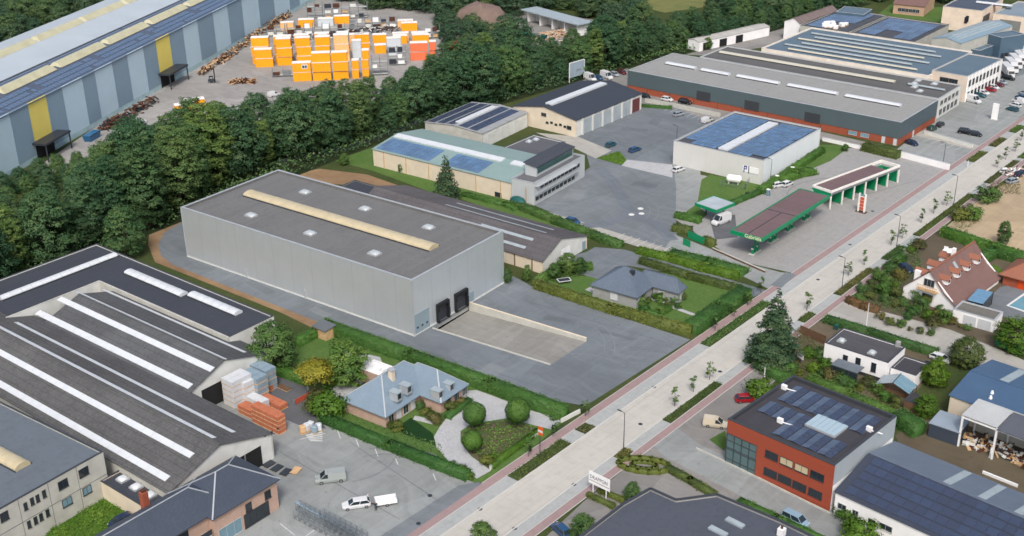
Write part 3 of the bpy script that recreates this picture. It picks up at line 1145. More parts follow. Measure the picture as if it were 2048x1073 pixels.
def hedge(label, px, wd, ht, m='leaf_hedge', dens=26, size=.22, name='hedge', group='clipped hedges'):
    pts = [G(u, v) for u, v in px]
    me = hedge_mesh(name, pts, wd, ht, len(bpy.data.objects) % 997, M[m], dens, size)
    o = link(name, me)
    return tag(o, label, 'hedge', group)


def cover(name, poly, ht, seed, m, dens=8, size=.28, world=False, lumps=1.0, z=0.0):
    """low planting over a ground polygon: uncountable leafy stuff"""
    rng = np.random.default_rng(seed)
    P = poly if world else [G(u, v) for u, v in poly]
    tri = tessellate_polygon([[Vector((p[0], p[1], 0)) for p in P]])
    Cs = []
    for i, j, k in tri:
        a, b, c = [np.array((P[q][0], P[q][1])) for q in (i, j, k)]
        ar = abs((b[0]-a[0])*(c[1]-a[1])-(b[1]-a[1])*(c[0]-a[0]))/2
        n = int(ar*dens)+1
        r1, r2 = np.sqrt(rng.uniform(0, 1, n)), rng.uniform(0, 1, n)
        Cs.append((1-r1)[:, None]*a+(r1*(1-r2))[:, None]*b+(r1*r2)[:, None]*c)
    XY = np.concatenate(Cs)
    lump = .5+.25*np.sin(XY[:, 0]*1.3+seed)+.25*np.sin(XY[:, 1]*1.1+seed*2)
    zz = z+ht*(.25+.75*(1-lumps+lumps*lump))*np.sqrt(rng.uniform(.1, 1, len(XY)))
    C = np.column_stack([XY, zz])
    N = np.tile([0, 0, 1.], (len(C), 1))
    V, Q = leaf_quads(C, N, size, rng, .2, 1.0)
    T = np.clip(.5*lump+.5*rng.uniform(0, 1, len(C)), 0, 1)
    o = link(name, np_mesh(name, V, Q, T, M[m]))
    return tag(o, kind='stuff')


PROF_B = lambda t: max(.08, math.sin(PI*(.2+.78*t))**.6)
PROF_P = lambda t: max(.08, (math.sin(PI*(.22+.74*t)))**.5)
PROF_S = lambda t: max(.05, math.sqrt(max(0, 1-(2*t-1)**2)))
TREES = {}


def tree_protos():
    for i in range(5):
        TREES['broad%d' % i] = (trunk_mesh('trunk', 9, .32, i, 0, 9, 3.2), crown_mesh('crown', 100+i, .6, 14, 4.9, PROF_B, 300, 19000, .34, M['leaf_belt'], .14), 14.0)
    for i in range(4):
        TREES['poplar%d' % i] = (trunk_mesh('trunk', 13, .3, i+20, 0, 9, 2.0), crown_mesh('crown', 200+i, .8, 20, 3.6, PROF_P, 360, 20000, .33, M['leaf_poplar' if i % 2 else 'leaf_belt'], .15), 20.0)
    for i in range(3):
        TREES['far%d' % i] = (trunk_mesh('trunk', 8, .32, i+40, 0, 6, 3), crown_mesh('crown', 300+i, .5, 13, 5.4, PROF_B, 150, 9000, .48, M['leaf_far'], .18), 13.0)
    for i, mm in enumerate(('leaf_garden', 'leaf_garden', 'leaf_bright', 'leaf_olive')):
        TREES['garden%d' % i] = (trunk_mesh('trunk', 4, .16, i+60, 0, 7, 1.6), crown_mesh('crown', 400+i, .3, 6.5, 2.7, PROF_B, 190, 10000, .22, M[mm], .15), 6.5)
    for i in range(3):
        TREES['street%d' % i] = (trunk_mesh('trunk', 3.3, .06, i+80, 0, 8, .8), crown_mesh('crown', 500+i, 1.3, 4.1, .75, PROF_P, 16, 330, .26, M['leaf_garden'], .3), 4.1)
    for i, mm in enumerate(('leaf_garden', 'leaf_olive', 'leaf_brown', 'leaf_bright', 'leaf_hedge', 'leaf_red')):
        TREES['bush%d' % i] = (trunk_mesh('stem', .7, .06, i+90, 0, 5, .6), crown_mesh('foliage', 600+i, .05, 1.9, 1.2, PROF_S, 26, 2200, .19, M[mm], .34), 1.9)
    TREES['ball'] = (trunk_mesh('trunk', 2.6, .14, 95, 0, 6, 1), ball_mesh('crown', 700, 3.35, 2.05, 9000, .2, M['leaf_hedge']), 5.4)
    TREES['yellow'] = (trunk_mesh('trunk', 4.2, .12, 96, 0, 6, 1), crown_mesh('crown', 701, 2.6, 6.0, 2.2, PROF_S, 40, 4200, .32, M['leaf_yellow'], .32), 6.0)
    TREES['spruce'] = (trunk_mesh('trunk', 15, .32, 97, 0, 8, 1.6), conifer_mesh('crown', 800, 1.6, 16.6, 4.7, 300, 26000, .36, M['leaf_conifer']), 16.6)
    TREES['pine'] = (trunk_mesh('trunk', 11, .28, 98, 0, 6, 1), conifer_mesh('crown', 801, .6, 12.6, 3.5, 300, 9000, .42, M['leaf_conifer']), 12.6)


def plant(kind, loc, h, label, cat='tree', group=None, name='tree', sx=1.0, rz=None, mat=None):
    tm, cm, hh = TREES[kind]
    k = h/hh
    t = thing(name, label, cat, loc, random.uniform(0, 6.28) if rz is None else rz, group)
    t.scale = (k*sx, k*sx, k)
    link(tm.name.split('.')[0], tm, t)
    link(cm.name.split('.')[0], cm, t, mat=mat)
    return t

# ------------------------------------------------------------------ vehicles
def loft(b, rings):
    n = len(rings[0])
    vs = [p for r in rings for p in r]
    fs = []
    for i in range(len(rings)-1):
        fs += [(i*n+j, i*n+(j+1) % n, (i+1)*n+(j+1) % n, (i+1)*n+j) for j in range(n)]
    fs += [tuple(range(n)), tuple(range((len(rings)-1)*n, len(rings)*n))[::-1]]
    b.add(vs, fs)


def lower_body(b, st):
    rings = []
    for x, zb, zt, hw in st:
        zm = (zb+zt)/2+.05
        rings.append([(x, -hw*.9, zb), (x, -hw, zm), (x, -hw*.94, zt-.04), (x, -hw*.8, zt), (x, hw*.8, zt), (x, hw*.94, zt-.04), (x, hw, zm), (x, hw*.9, zb)])
    loft(b, rings)


def frustum(b, xa, xb, xc, xd, z0, z1, w0, w1):
    b.hexa([(xa, -w0, z0), (xd, -w0, z0), (xd, w0, z0), (xa, w0, z0)], [(xb, -w1, z1), (xc, -w1, z1), (xc, w1, z1), (xb, w1, z1)])


CARS = {}


def wheels(t, xs, hw, r=.31, wd=.2):
    key = ('w', r, wd)
    if key not in CARS:
        b = MB().tube((0, -wd/2, 0), (0, wd/2, 0), r, 14)
        c = MB().tube((0, -wd/2-.01, 0), (0, wd/2+.01, 0), r*.62, 10)
        CARS[key] = (b.mesh('wheel', M['black']), c.mesh('rim', M['steel']))
    a, c = CARS[key]
    for x in xs:
        for s in (-1, 1):
            o = link('wheel', a, t, (x, s*(hw-wd/2-.02), r))
            link('rim', c, o)


def car_proto(kind):
    t = thing('car', 'proto', 'car')
    b, g = MB(), MB()
    if kind in ('hatch', 'estate', 'suv', 'mpv'):
        d = dict(hatch=(4.1, .87, .82, .95, 1.46, -1.95, -1.45, .45, 1.25), estate=(4.6, .88, .82, .95, 1.47, -2.2, -1.75, .45, 1.25),
                 suv=(4.5, .93, .95, 1.12, 1.72, -2.15, -1.85, .5, 1.15), mpv=(4.4, .9, .9, 1.1, 1.8, -2.1, -1.95, .75, 1.5))[kind]
        L, hw, zh, zb, zr, xa, xb, xc, xd = d
        h = L/2
        lower_body(b, [(-h, .38, .8, hw*.84), (-h+.15, .25, zb-.05, hw*.95), (-h+.8, .22, zb, hw), (xc, .22, zb, hw), (xd, .22, zb-.02, hw), (h-.5, .22, zh-.03, hw*.96), (h-.12, .25, zh-.14, hw*.88), (h, .35, .6, hw*.74)])
        frustum(g, xa, xb, xc, xd, zb-.03, zr-.05, hw*.9, hw*.72)
        frustum(b, xb-.04, xb+.05, xc-.05, xc+.04, zr-.06, zr, hw*.735, hw*.66)
        for s in (-1, 1):
            for p, q in (((xa, s*hw*.9, zb-.03), (xb, s*hw*.72, zr-.05)), ((xd, s*hw*.9, zb-.03), (xc, s*hw*.72, zr-.05)),
                         (((xa+xd)/2, s*hw*.9, zb-.03), ((xb+xc)/2, s*hw*.72, zr-.05))):
                b.beam(p, q, .09, .07)
        wx = (h-.8, -h+.78)
    elif kind in ('van', 'minivan', 'boxvan'):
        L, hw, zr, zb = dict(van=(5.1, .96, 1.95, 1.15), minivan=(4.3, .88, 1.82, 1.1), boxvan=(5.6, 1.0, 2.5, 1.35))[kind]
        h = L/2
        lower_body(b, [(-h, .35, zb, hw*.93), (-h+.1, .25, zb, hw), (h-1.5, .25, zb, hw), (h-.9, .25, zb-.08, hw*.98), (h-.15, .25, zb-.3, hw*.9), (h, .35, .75, hw*.78)])
        xc = h-1.75
        b.hexa([(-h+.03, -hw*.95, zb-.02), (xc-.35, -hw*.95, zb-.02), (xc-.35, hw*.95, zb-.02), (-h+.03, hw*.95, zb-.02)],
               [(-h+.12, -hw*.86, zr), (xc-.35, -hw*.86, zr), (xc-.35, hw*.86, zr), (-h+.12, hw*.86, zr)])
        frustum(g, xc-.36, xc-.36, xc+.05, h-.85, zb-.05, zr-.08, hw*.93, hw*.8)
        frustum(b, xc-.37, xc-.37, xc-.05, xc+.1, zr-.1, zr, hw*.83, hw*.78)
        for s in (-1, 1):
            b.beam((h-.87, s*hw*.92, zb-.04), (xc+.05, s*hw*.79, zr-.06), .09, .07)
        wx = (h-.95, -h+.95)
    body = b.mesh('body', M['white'])
    fix_normals(body)
    link('body', body, t)
    link('window_glass', g.mesh('window_glass', M['glass']), t)
    wheels(t, wx, hw, .33 if kind in ('van', 'boxvan', 'suv') else .3)
    zl = .62 if kind in ('hatch', 'estate') else .78
    hl = MB().box(0, .1, -.16, .16, -.07, .07)
    hm, tm = hl.mesh('headlight', M['blind']), hl.mesh('taillight', paint('tail_red', 170, 20, 20))
    for s in (-1, 1):
        link('headlight', hm, t, (h-.17, s*hw*.66, zl))
        link('taillight', tm, t, (-h-.02, s*hw*.7, zl+.1))
    COLs.append(t)
    return t


COLs = []
PAINTS = dict(white=(236, 238, 240), cream=(226, 214, 190), silver=(168, 178, 186), grey=(172, 180, 178), dark=(44, 48, 56), black=(28, 30, 36), blue=(52, 92, 132),
              navy=(38, 54, 82), red=(168, 28, 40), teal=(40, 96, 110), maroon=(110, 36, 44), lightblue=(150, 180, 200), green=(40, 80, 64))
USED = set()


def car(kind, u, v, fu, fv, colr, label, cat='car', name='car', group=None, z=0.0):
    if kind not in CARS:
        CARS[kind] = car_proto(kind)
    p, q = G(u, v, z), G(fu, fv, z)
    a = math.atan2(q.y-p.y, q.x-p.x)
    if kind not in USED:
        USED.add(kind)
        t = CARS[kind]
        for ch in t.children:
            if ch.name.split('.')[0] == 'body':
                ch.material_slots[0].link = 'OBJECT'
                ch.material_slots[0].material = paint(colr, *PAINTS[colr])
    else:
        t = copy_tree(CARS[kind], None, {'body': paint(colr, *PAINTS[colr])})
    t.name = name
    if 'group' in t:
        del t['group']
    t.location = (p.x, p.y, z)
    t.rotation_euler = (0, 0, a)
    return tag(t, label, cat, group)


def truck(u, v, fu, fv, cab, box, label, Lb=8.0, name='truck', group=None, hb=3.6):
    p, q = G(u, v), G(fu, fv)
    a = math.atan2(q.y-p.y, q.x-p.x)
    t = thing(name, label, 'truck', p, a, group)
    x1 = Lb/2+1.0
    c = MB()
    frustum(c, x1-1.0, x1-1.0, x1+.95, x1+1.1, .55, 2.0, 1.22, 1.2)
    frustum(c, x1-1.0, x1-.9, x1+.6, x1+.95, 2.0, 3.0, 1.2, 1.1)
    c.build('cab', paint(cab, *PAINTS[cab]), t, bevel=.06)
    gl = MB()
    gl.hexa([(x1+.93, -1.05, 1.95), (x1+1.02, -1.05, 1.9), (x1+1.02, 1.05, 1.9), (x1+.93, 1.05, 1.95)], [(x1+.66, -.98, 2.8), (x1+.76, -.98, 2.8), (x1+.76, .98, 2.8), (x1+.66, .98, 2.8)])
    gl.build('windscreen', M['glass'], t)
    MB().box(-Lb/2-.6, x1-1.1, -1.25, 1.25, 1.0, hb).build('box_body', paint(box, *PAINTS[box]), t, bevel=.05)
    MB().box(-Lb/2-.6, x1+.6, -.45, .45, .6, 1.0).build('chassis', M['dsteel'], t)
    wheels(t, (x1-.1, -Lb/2+.6, -Lb/2+1.8), 1.22, .48, .3)
    return t


# ------------------------------------------------------------------ street furniture
def lamp(u, v, label, h=7.9, au=None, group='street lamps along the road', name='street_lamp'):
    p = G(u, v)
    t = thing(name, label, 'street lamp', p, 0, group)
    MB().tube((0, 0, 0), (0, 0, h), .09, 8, .055).build('pole', M['dsteel'], t)
    MB().tube((0, 0, 0), (0, 0, .5), .14, 8, .12).build('base', M['dsteel'], t)
    s = au if au else 1
    MB().beam((0, 0, h-.05), (s*1.0, 0, h+.08), .07).build('arm', M['dsteel'], t)
    hd = MB().hexa([(s*.7, -.16, h+.02), (s*1.55, -.12, h+.06), (s*1.55, .12, h+.06), (s*.7, .16, h+.02)], [(s*.7, -.14, h+.14), (s*1.5, -.1, h+.16), (s*1.5, .1, h+.16), (s*.7, .14, h+.14)]).mesh('lamp_head', M['dsteel'])
    fix_normals(hd)
    o = link('lamp_head', hd, t)
    MB().box(min(s*.85, s*1.4), max(s*.85, s*1.4), -.09, .09, h-.01, h+.02).build('lens', M['blind'], o)
    return t


_zc = [0]


def sheet(name, px, mat, z, world=False, kind='structure', label=None, holes=None, th=0):
    _zc[0] += 1
    z += (.0011*(_zc[0] % 12) if z else 0)
    P = [Vector((p[0], p[1], 0)) if world else G(*p) for p in px]
    H = [[Vector((q[0], q[1], 0)) for q in h] for h in (holes or [])]
    flat_ = [p for l in [P]+H for p in l]
    tri = tessellate_polygon([P]+H)
    fs = []
    for i, j, k in tri:
        a, b, c = flat_[i], flat_[j], flat_[k]
        if (b.x-a.x)*(c.y-a.y)-(b.y-a.y)*(c.x-a.x) < 0:
            j, k = k, j
        fs.append((i, j, k))
    b = MB()
    b.add([(p.x, p.y, z) for p in flat_], fs)
    o = b.build(name, mat)
    return tag(o, label, kind=kind)


def wallrun(name, label, px, th, ht, m, cat='wall', group=None, cap=None, z=0):
    """a low garden wall or fence run as a thing of its own"""
    P = [G(*p) for p in px]
    o = P[0]
    t = thing(name, label, cat, (o.x, o.y, z), 0, group)
    for a, b in zip(P[:-1], P[1:]):
        a, b = a-o, b-o
        MB().beam((a.x, a.y, ht/2), (b.x, b.y, ht/2), th, ht).build('wall_panel', M[m], t)
        if cap:
            MB().beam((a.x, a.y, ht+.03), (b.x, b.y, ht+.03), th+.08, .06).build('cap', M[cap], t)
    return t


def fence(label, px, ht, m, step=2.5, name='fence', mesh=True, group=None):
    """posts with infill panels, each its own part"""
    P = [G(*p) for p in px]
    o = P[0]
    t = thing(name, label, 'fence', o, 0, group)
    for a, b in zip(P[:-1], P[1:]):
        a, b = a-o, b-o
        n = max(1, int((b-a).length/step))
        for i in range(n+1):
            p = a+(b-a)*i/n
            MB().box(p.x-.04, p.x+.04, p.y-.04, p.y+.04, 0, ht+.05).build('post', M[m], t)
            if i < n:
                q = a+(b-a)*(i+1)/n
                k = MB()
                d = (q-p)
                if mesh:
                    for z in np.linspace(.1, ht, 6):
                        k.beam(p+Vector((0, 0, z)), q+Vector((0, 0, z)), .02)
                    for j in range(1, 12):
                        r = p+d*j/12
                        k.beam(r+Vector((0, 0, .05)), r+Vector((0, 0, ht)), .015)
                else:
                    k.beam(p+d*.02+Vector((0, 0, ht/2)), q-d*.02+Vector((0, 0, ht/2)), .03, ht-.06)
                k.build('panel', M[m], t)
    return t

# ================================================================== the ground
PIT = [G(866, 657), G(1102, 730), G(1172, 684), G(938, 612)]
PITH = [[(p.x, p.y) for p in PIT]]
sheet('ground', [(-2600, -700), (1400, -700), (1400, 2600), (-2600, 2600)], M['base'], 0, True, holes=PITH)
Z1, Z2, Z3, Z4 = .02, .035, .05, .065
# road corridor, straight along +Y
XB0, XB1, XC0, XC1, XB2, XB3 = -110.4, -108.65, -106.0, -98.45, -96.35, -94.8


def lane(name, x0, x1, y0, y1, m, z):
    return sheet(name, [(x0, y0), (x1, y0), (x1, y1), (x0, y1)], m, z, True)


lane('road', XC0, XC1, -60, 1200, M['concrete'], Z2)
lane('paved_margin', XB1, XC0, -60, 1200, M['gutter'], Z3)
lane('paved_margin', XC1, XB2, -60, 1200, M['gutter'], Z3)
lane('cycle_path', XB0, XB1, -60, 1200, M['brickway'], Z3)
lane('cycle_path', XB2, XB3, -60, 1200, M['brickway'], Z3)
for x in (XC0, XC1):
    for y0 in range(-60, 500, 80):
        o = MB().box(x-.14, x+.14, y0, y0+79.98, .0, .11).build('kerb', M['kerb'])
        tag(o, kind='structure')
for x in (XB0-.05, XB1, XB2, XB3+.05):
    o = MB().box(x-.06, x+.06, -60, 500, .0, .058).build('edging', M['kerb'])
    tag(o, kind='structure')

sheet('yard', [(540, 735), (612, 765), (645, 838), (948, 966), (800, 1068), (520, 1240), (-250, 1100), (-50, 900)], M['asphalt_light'], Z1)
sheet('yard_stain', [(430, 770), (560, 742), (608, 765), (640, 836), (652, 858), (600, 852), (480, 800)], M['asphalt_wet'], Z2)
sheet('yard_strip', [(917, 972), (956, 965), (964, 968), (814, 1072), (700, 1150), (660, 1135), (780, 1061)], M['asphalt_dark'], Z3)
sheet('yard', [(370, 440), (330, 465), (316, 490), (322, 512), (345, 530), (640, 646), (820, 715), (1040, 790), (1168, 812), (1380, 680), (1075, 580), (1040, 560), (1000, 540), (700, 400)], M['asphalt'], Z1, holes=PITH)
sheet('yard_strip', [(1172, 812), (1190, 798), (1366, 678), (1381, 680)], M['asphalt_dark'], Z2)
sheet('soil_strip', [(300, 455), (370, 425), (372, 440), (330, 465), (316, 490), (322, 512), (345, 530), (640, 646), (672, 664), (640, 664), (560, 625), (310, 525), (296, 490)], M['soil'], Z2)
sheet('soil_strip', [(640, 646), (820, 715), (1040, 792), (1130, 822), (1120, 826), (660, 662)], M['soil'], Z2)
sheet('soil_patch', [(575, 350), (640, 338), (735, 350), (862, 394), (830, 402), (690, 370), (620, 366)], M['soil'], Z1)
sheet('lawn', [(668, 322), (745, 296), (750, 332), (1020, 402), (1012, 410), (870, 388), (745, 342)], M['lawn'], Z2)
sheet('lawn', [(860, 384), (1020, 404), (1180, 462), (1180, 480), (1120, 470), (915, 396)], M['lawn'], Z1)
sheet('company_yard', [(1070, 412), (1180, 335), (1172, 306), (1350, 325), (1354, 400), (1352, 440), (1354, 480), (1348, 508), (1180, 456)], M['asphalt_dark'], Z1)
sheet('company_yard', [(1150, 275), (1276, 216), (1340, 212), (1425, 245), (1352, 282), (1350, 326), (1190, 312)], M['asphalt'], Z1)
sheet('concrete_apron', [(1072, 266), (1156, 274), (1223, 302), (1192, 318), (1146, 296)], M['slabc'], Z2)
sheet('service_strip', [(1346, 330), (1400, 340), (1402, 358), (1393, 408), (1352, 440), (1352, 372)], M['asphalt_light'], Z2)
sheet('flower_island', [(1192, 317), (1239, 303), (1253, 321), (1243, 331)], M['lawn_bright'], Z3)
sheet('paved_strip', [(1254, 320), (1345, 330), (1345, 356), (1243, 332)], M['pavers'], Z2)
sheet('parking_strip', [(1018, 406), (1050, 410), (1240, 468), (1352, 503), (1310, 505), (1200, 470), (1100, 440), (1018, 414)], M['slabc'], Z2)
for i in range(9):
    a, b = G(1228+i*15, 487+i*4.6-8), G(1250+i*15, 474+i*4.6-6)
    d = (b-a).normalized()*.07
    n = Vector((-d.y, d.x, 0))
    sheet('parking_line', [(a+n)[:2], (b+n)[:2], (b-n)[:2], (a-n)[:2]], M['white_line'], Z3, True)
sheet('exit_lane', [(1330, 497), (1350, 470), (1425, 500), (1470, 521), (1560, 545), (1594, 549), (1548, 584), (1500, 560), (1420, 522)], M['asphalt_light'], Z2)
sheet('asphalt_patch', [(1541, 571), (1572, 545), (1593, 550), (1562, 577)], M['asphalt_dark'], Z3)
sheet('drive', [(1172, 505), (1190, 495), (1250, 500), (1500, 572), (1532, 582), (1505, 596), (1380, 556), (1330, 545), (1255, 532), (1200, 560), (1130, 540), (1100, 522)], M['asphalt'], Z2)
sheet('station_apron', [(1352, 440), (1352, 372), (1400, 350), (1520, 372), (1640, 298), (1740, 296), (1912, 341), (1596, 549), (1470, 521)], M['apron'], Z1)
sheet('asphalt_patch', [(1420, 440), (1470, 430), (1475, 475), (1430, 480)], M['asphalt_wet'], Z2)
sheet('lawn', [(1403, 360), (1420, 350), (1522, 369), (1520, 388), (1465, 410), (1395, 404)], M['lawn'], Z2)
sheet('lawn', [(1352, 437), (1392, 410), (1415, 428), (1398, 446)], M['lawn'], Z2)
sheet('lawn', [(1522, 368), (1640, 290), (1702, 292), (1662, 322), (1620, 340), (1590, 352), (1532, 386)], M['lawn'], Z2)
sheet('garden_lawn', [(1075, 556), (1190, 552), (1330, 546), (1490, 582), (1382, 672), (1070, 577)], M['lawn'], Z1)
sheet('garden_bed', [(560, 752), (600, 680), (650, 656), (1135, 835), (1120, 850), (985, 965), (945, 965), (640, 840), (600, 780)], M['lawn'], Z1)
sheet('driveway', [(936, 782), (905, 822), (881, 852), (868, 874), (873, 896), (906, 932), (954, 958), (982, 942), (943, 914), (921, 885), (921, 863), (943, 848), (1016, 837), (1071, 852), (1104, 860), (1124, 840), (1053, 819), (987, 793), (954, 781)], M['pavers'], Z2)
sheet('island_bed', [(925, 866), (945, 851), (1010, 841), (1076, 858), (978, 938), (945, 912), (925, 888)], M['bed'], Z2)
sheet('clipped_lawn', [(802, 850), (822, 836), (866, 868), (872, 893), (842, 882), (800, 866)], M['lawn_dark'], Z2)
sheet('patio', [(654, 786), (682, 764), (718, 776), (690, 802)], M['pavers'], Z2)
sheet('patio', [(690, 700), (760, 715), (770, 740), (720, 770), (690, 760)], M['pavers'], Z3)
sheet('garden_path', [(830, 832), (872, 842), (866, 850), (826, 840)], M['pavers'], Z3)
sheet('pavement', [(1168, 1003), (1525, 722), (1592, 722), (1522, 790), (1455, 900), (1445, 925), (1672, 1032), (1790, 1090), (1000, 1160)], M['gravel'], Z1)
sheet('drive', [(1290, 876), (1345, 850), (1400, 890), (1700, 1035), (1760, 1080), (1640, 1090), (1480, 992), (1330, 915)], M['asphalt_light'], Z2)
sheet('lawn', [(1418, 880), (1450, 862), (1455, 890), (1448, 902)], M['lawn'], Z2)
sheet('lane_road', [(1640, 629), (1690, 600), (1740, 617), (1900, 660), (1975, 690), (2080, 735), (2080, 765), (1960, 732), (1880, 706), (1650, 641)], M['slabc'], Z2)
sheet('garden_ground', [(1522, 716), (1600, 652), (1650, 641), (1880, 706), (1850, 760), (1800, 832), (1600, 756)], M['bed'], Z1)
sheet('garden_ground', [(1700, 603), (1790, 505), (1830, 472), (1880, 466), (2080, 520), (2080, 720), (1980, 692), (1900, 660), (1740, 617)], M['bed'], Z1)
sheet('sand_plot', [(1878, 466), (1960, 398), (2090, 320), (2090, 530), (1900, 476)], M['sand'], Z1)
sheet('terrace', [(1968, 606), (2000, 575), (2090, 555), (2090, 660), (1990, 628)], M['asphalt_dark'], Z2)
sheet('lawn', [(1960, 540), (1990, 530), (2010, 545), (1985, 552)], M['lawn_bright'], Z2)
sheet('builders_yard', [(1790, 872), (1850, 830), (1930, 830), (2090, 860), (2090, 1010), (1800, 892)], M['bed'], Z1)
sheet('car_park', [(1790, 302), (1872, 238), (1925, 185), (2020, 138), (2100, 100), (2100, 190), (1905, 338)], M['asphalt_light'], Z1)
sheet('paved_strip', [(1835, 262), (1862, 265), (1960, 292), (1945, 300), (1832, 272)], M['slabc'], Z2)
sheet('side_lot', [(1160, 162), (1255, 128), (1258, 176), (1800, 300), (1800, 312), (1640, 280), (1290, 216), (1275, 202)], M['gravel'], Z1)
sheet('storage_yard', [(60, 345), (400, 110), (620, -20), (960, -40), (1010, 100), (830, 215), (560, 300), (300, 345)], M['yardc'], Z1)
sheet('service_yard', [(1370, 110), (1600, 45), (1660, 20), (1560, 90), (1420, 112)], M['gravel'], Z2)
sheet('recycling_yard', [(860, 70), (1000, 10), (1190, 40), (1130, 90), (960, 130)], M['gravel'], Z1)
sheet('meadow', [(1270, 12), (1330, -12), (1470, -10), (1440, 10), (1330, 26)], M['meadow'], Z1)
sheet('meadow', [(1755, 30), (1780, 10), (1990, 20), (1900, 60)], M['lawn'], Z1)
sheet('truck_yard', [(1940, 140), (1990, 90), (2120, 40), (2120, 130), (2010, 160)], M['asphalt'], Z2)

# planted verges between kerb and cycle path
VL = [((1025, 958), (1137, 886)), ((1158, 864), (1182, 851)), ((1405, 690), (1532, 604)), ((1930, 322), (1962, 303)), ((1975, 292), (2000, 276)), ((2005, 262), (2032, 250))]
VR = [((1332, 844), (1440, 768)), ((1233, 917), (1262, 902)), ((1490, 726), (1516, 705)), ((1598, 643), (1626, 627)), ((1672, 590), (1748, 540)), ((1768, 520), (1800, 492)), ((1830, 472), (1945, 390)), ((1968, 366), (2030, 322)), ((2034, 316), (2060, 298))]
for i, ((a, b), x0, x1) in enumerate([(v, XB1+.1, XC0-.16) for v in VL]+[(v, XC1+.16, XB2-.1) for v in VR]):
    y0, y1 = GY(*a), GY(*b)
    y0, y1 = min(y0, y1), max(y0, y1)
    q = [(x0, y0), (x1, y0), (x1, y1), (x0, y1)]
    sheet('verge_bed', q, M['base'], Z4, True)
    cover('verge_planting', q, .6, i, ['leaf_olive', 'leaf_brown', 'leaf_garden'][i % 3], 34, .26, True)
# manhole covers on the road
for k, (u, v) in enumerate([(960, 1019), (1029, 1058), (1148, 970), (1281, 849), (1308, 775), (1440, 744), (1636, 560), (1745, 423), (1700, 490), (860, 992), (837, 1048), (1530, 810)]):
    p = G(u, v)
    t = MB().tube((0, 0, .02), (0, 0, .075), .4, 14).build('manhole_cover', M['dsteel'], None, loc=p)
    tag(t, 'round dark manhole cover, %s from the left edge of the picture' % ordn(k+1), 'manhole cover', 'manhole covers in the paving')

# loading ramp sunk in front of the docks
b = MB()
zz = (-1.15, 0.0, 0.0, -1.15)
b.quad(*[(p.x, p.y, z+.012) for p, z in zip(PIT, zz)])
tag(b.build('loading_ramp', M['ramp']), kind='structure')


def vwall(name, label, a, b_, za, zb, zt, th, m, cap):
    t = thing(name, label, 'wall', (a.x, a.y, 0))
    d = (b_-a)
    n = Vector((-d.y, d.x, 0)).normalized()*th
    o = Vector((0, 0, 0))
    MB().hexa([(o.x, o.y, za), (d.x, d.y, zb), (d.x+n.x, d.y+n.y, zb), (n.x, n.y, za)], [(o.x, o.y, zt), (d.x, d.y, zt), (d.x+n.x, d.y+n.y, zt), (n.x, n.y, zt)]).build('wall_panel', m, t)
    MB().hexa([(o.x, o.y, zt), (d.x, d.y, zt), (d.x+n.x, d.y+n.y, zt), (n.x, n.y, zt)], [(o.x, o.y, zt+.1), (d.x, d.y, zt+.1), (d.x+n.x, d.y+n.y, zt+.1), (n.x, n.y, zt+.1)]).build('cap', cap, t)
    return t


vwall('retaining_wall', 'rust stained concrete retaining wall on the far side of the loading ramp', PIT[3], PIT[2], -1.3, -.1, .75, .35, M['conc'], M['cream'])
vwall('ramp_kerb', 'low concrete kerb on the near side of the loading ramp', PIT[1], PIT[0], -.1, -1.3, .12, .3, M['conc'], M['conc'])

# ================================================================== big grey warehouse
f = Fr((375, 514), (829, 673.5), (1004, 565.5), 0)
WH = f
t = f.thing('warehouse', 'largest grey metal-clad warehouse with a long cream barrel rooflight on its flat roof', 'warehouse')
H = 12.6
mw = ribbed('warehouse_cladding', rgb(176, 181, 182, .8), .25, 'x', .18, .04, .42, .45, 6.0, .1)
mw2 = ribbed('warehouse_cladding_sky_tint', rgb(180, 188, 192, .8), .25, 'y', .18, .04, .42, .45, 6.0, .1)  # right-hand face: cool skylight tint painted into the cladding colour
MB().box(0, f.L, 0, .3, .35, H).build('wall', mw, t)
MB().box(0, f.L, f.W-.3, f.W, .35, H).build('wall', mw, t)
MB().box(0, .3, .3, f.W-.3, .35, H).build('wall', mw2, t)
MB().box(f.L-.3, f.L, .3, f.W-.3, .35, H).build('wall', mw2, t)
b = MB()
b.box(-.06, f.L+.06, -.06, .3, 0, .35).box(-.06, f.L+.06, f.W-.3, f.W+.06, 0, .35).box(-.06, .3, .3, f.W-.3, 0, .35).box(f.L-.3, f.L+.06, .3, f.W-.3, -1.2, .35)
b.build('plinth', M['conc_light'], t)
mfelt = felt('warehouse_felt', rgb(123, 124, 124), 1.0, 'x', .12, .8)
MB().box(.3, f.L-.3, .3, f.W-.3, H-.9, H-.62).build('roof', mfelt, t)
MB().box(.3, f.L-.3, .3, .5, H-.62, H).build('parapet', mfelt, t)
MB().box(.3, f.L-.3, f.W-.5, f.W-.3, H-.62, H).build('parapet', mfelt, t)
MB().box(.3, .5, .5, f.W-.5, H-.62, H).build('parapet', mfelt, t)
coping(t, f.L, f.W, H, M['coping'], .52, .1)
zr = H-.62
a, c, d = f.top(487, 393, zr), f.top(857, 504, zr), f.top(882, 491, zr)
barrel(t, a[0], c[0], (a[1]+c[1])/2, (a[1]+c[1])/2+3.4, zr, .75, M['cream_light'])
for u, v in ((610, 383), (730, 416), (857, 453), (502, 429), (620, 465), (749, 505)):
    x, y = f.top(u, v, zr+.4)
    dome(t, x, y, zr, 2.3, 1.7)
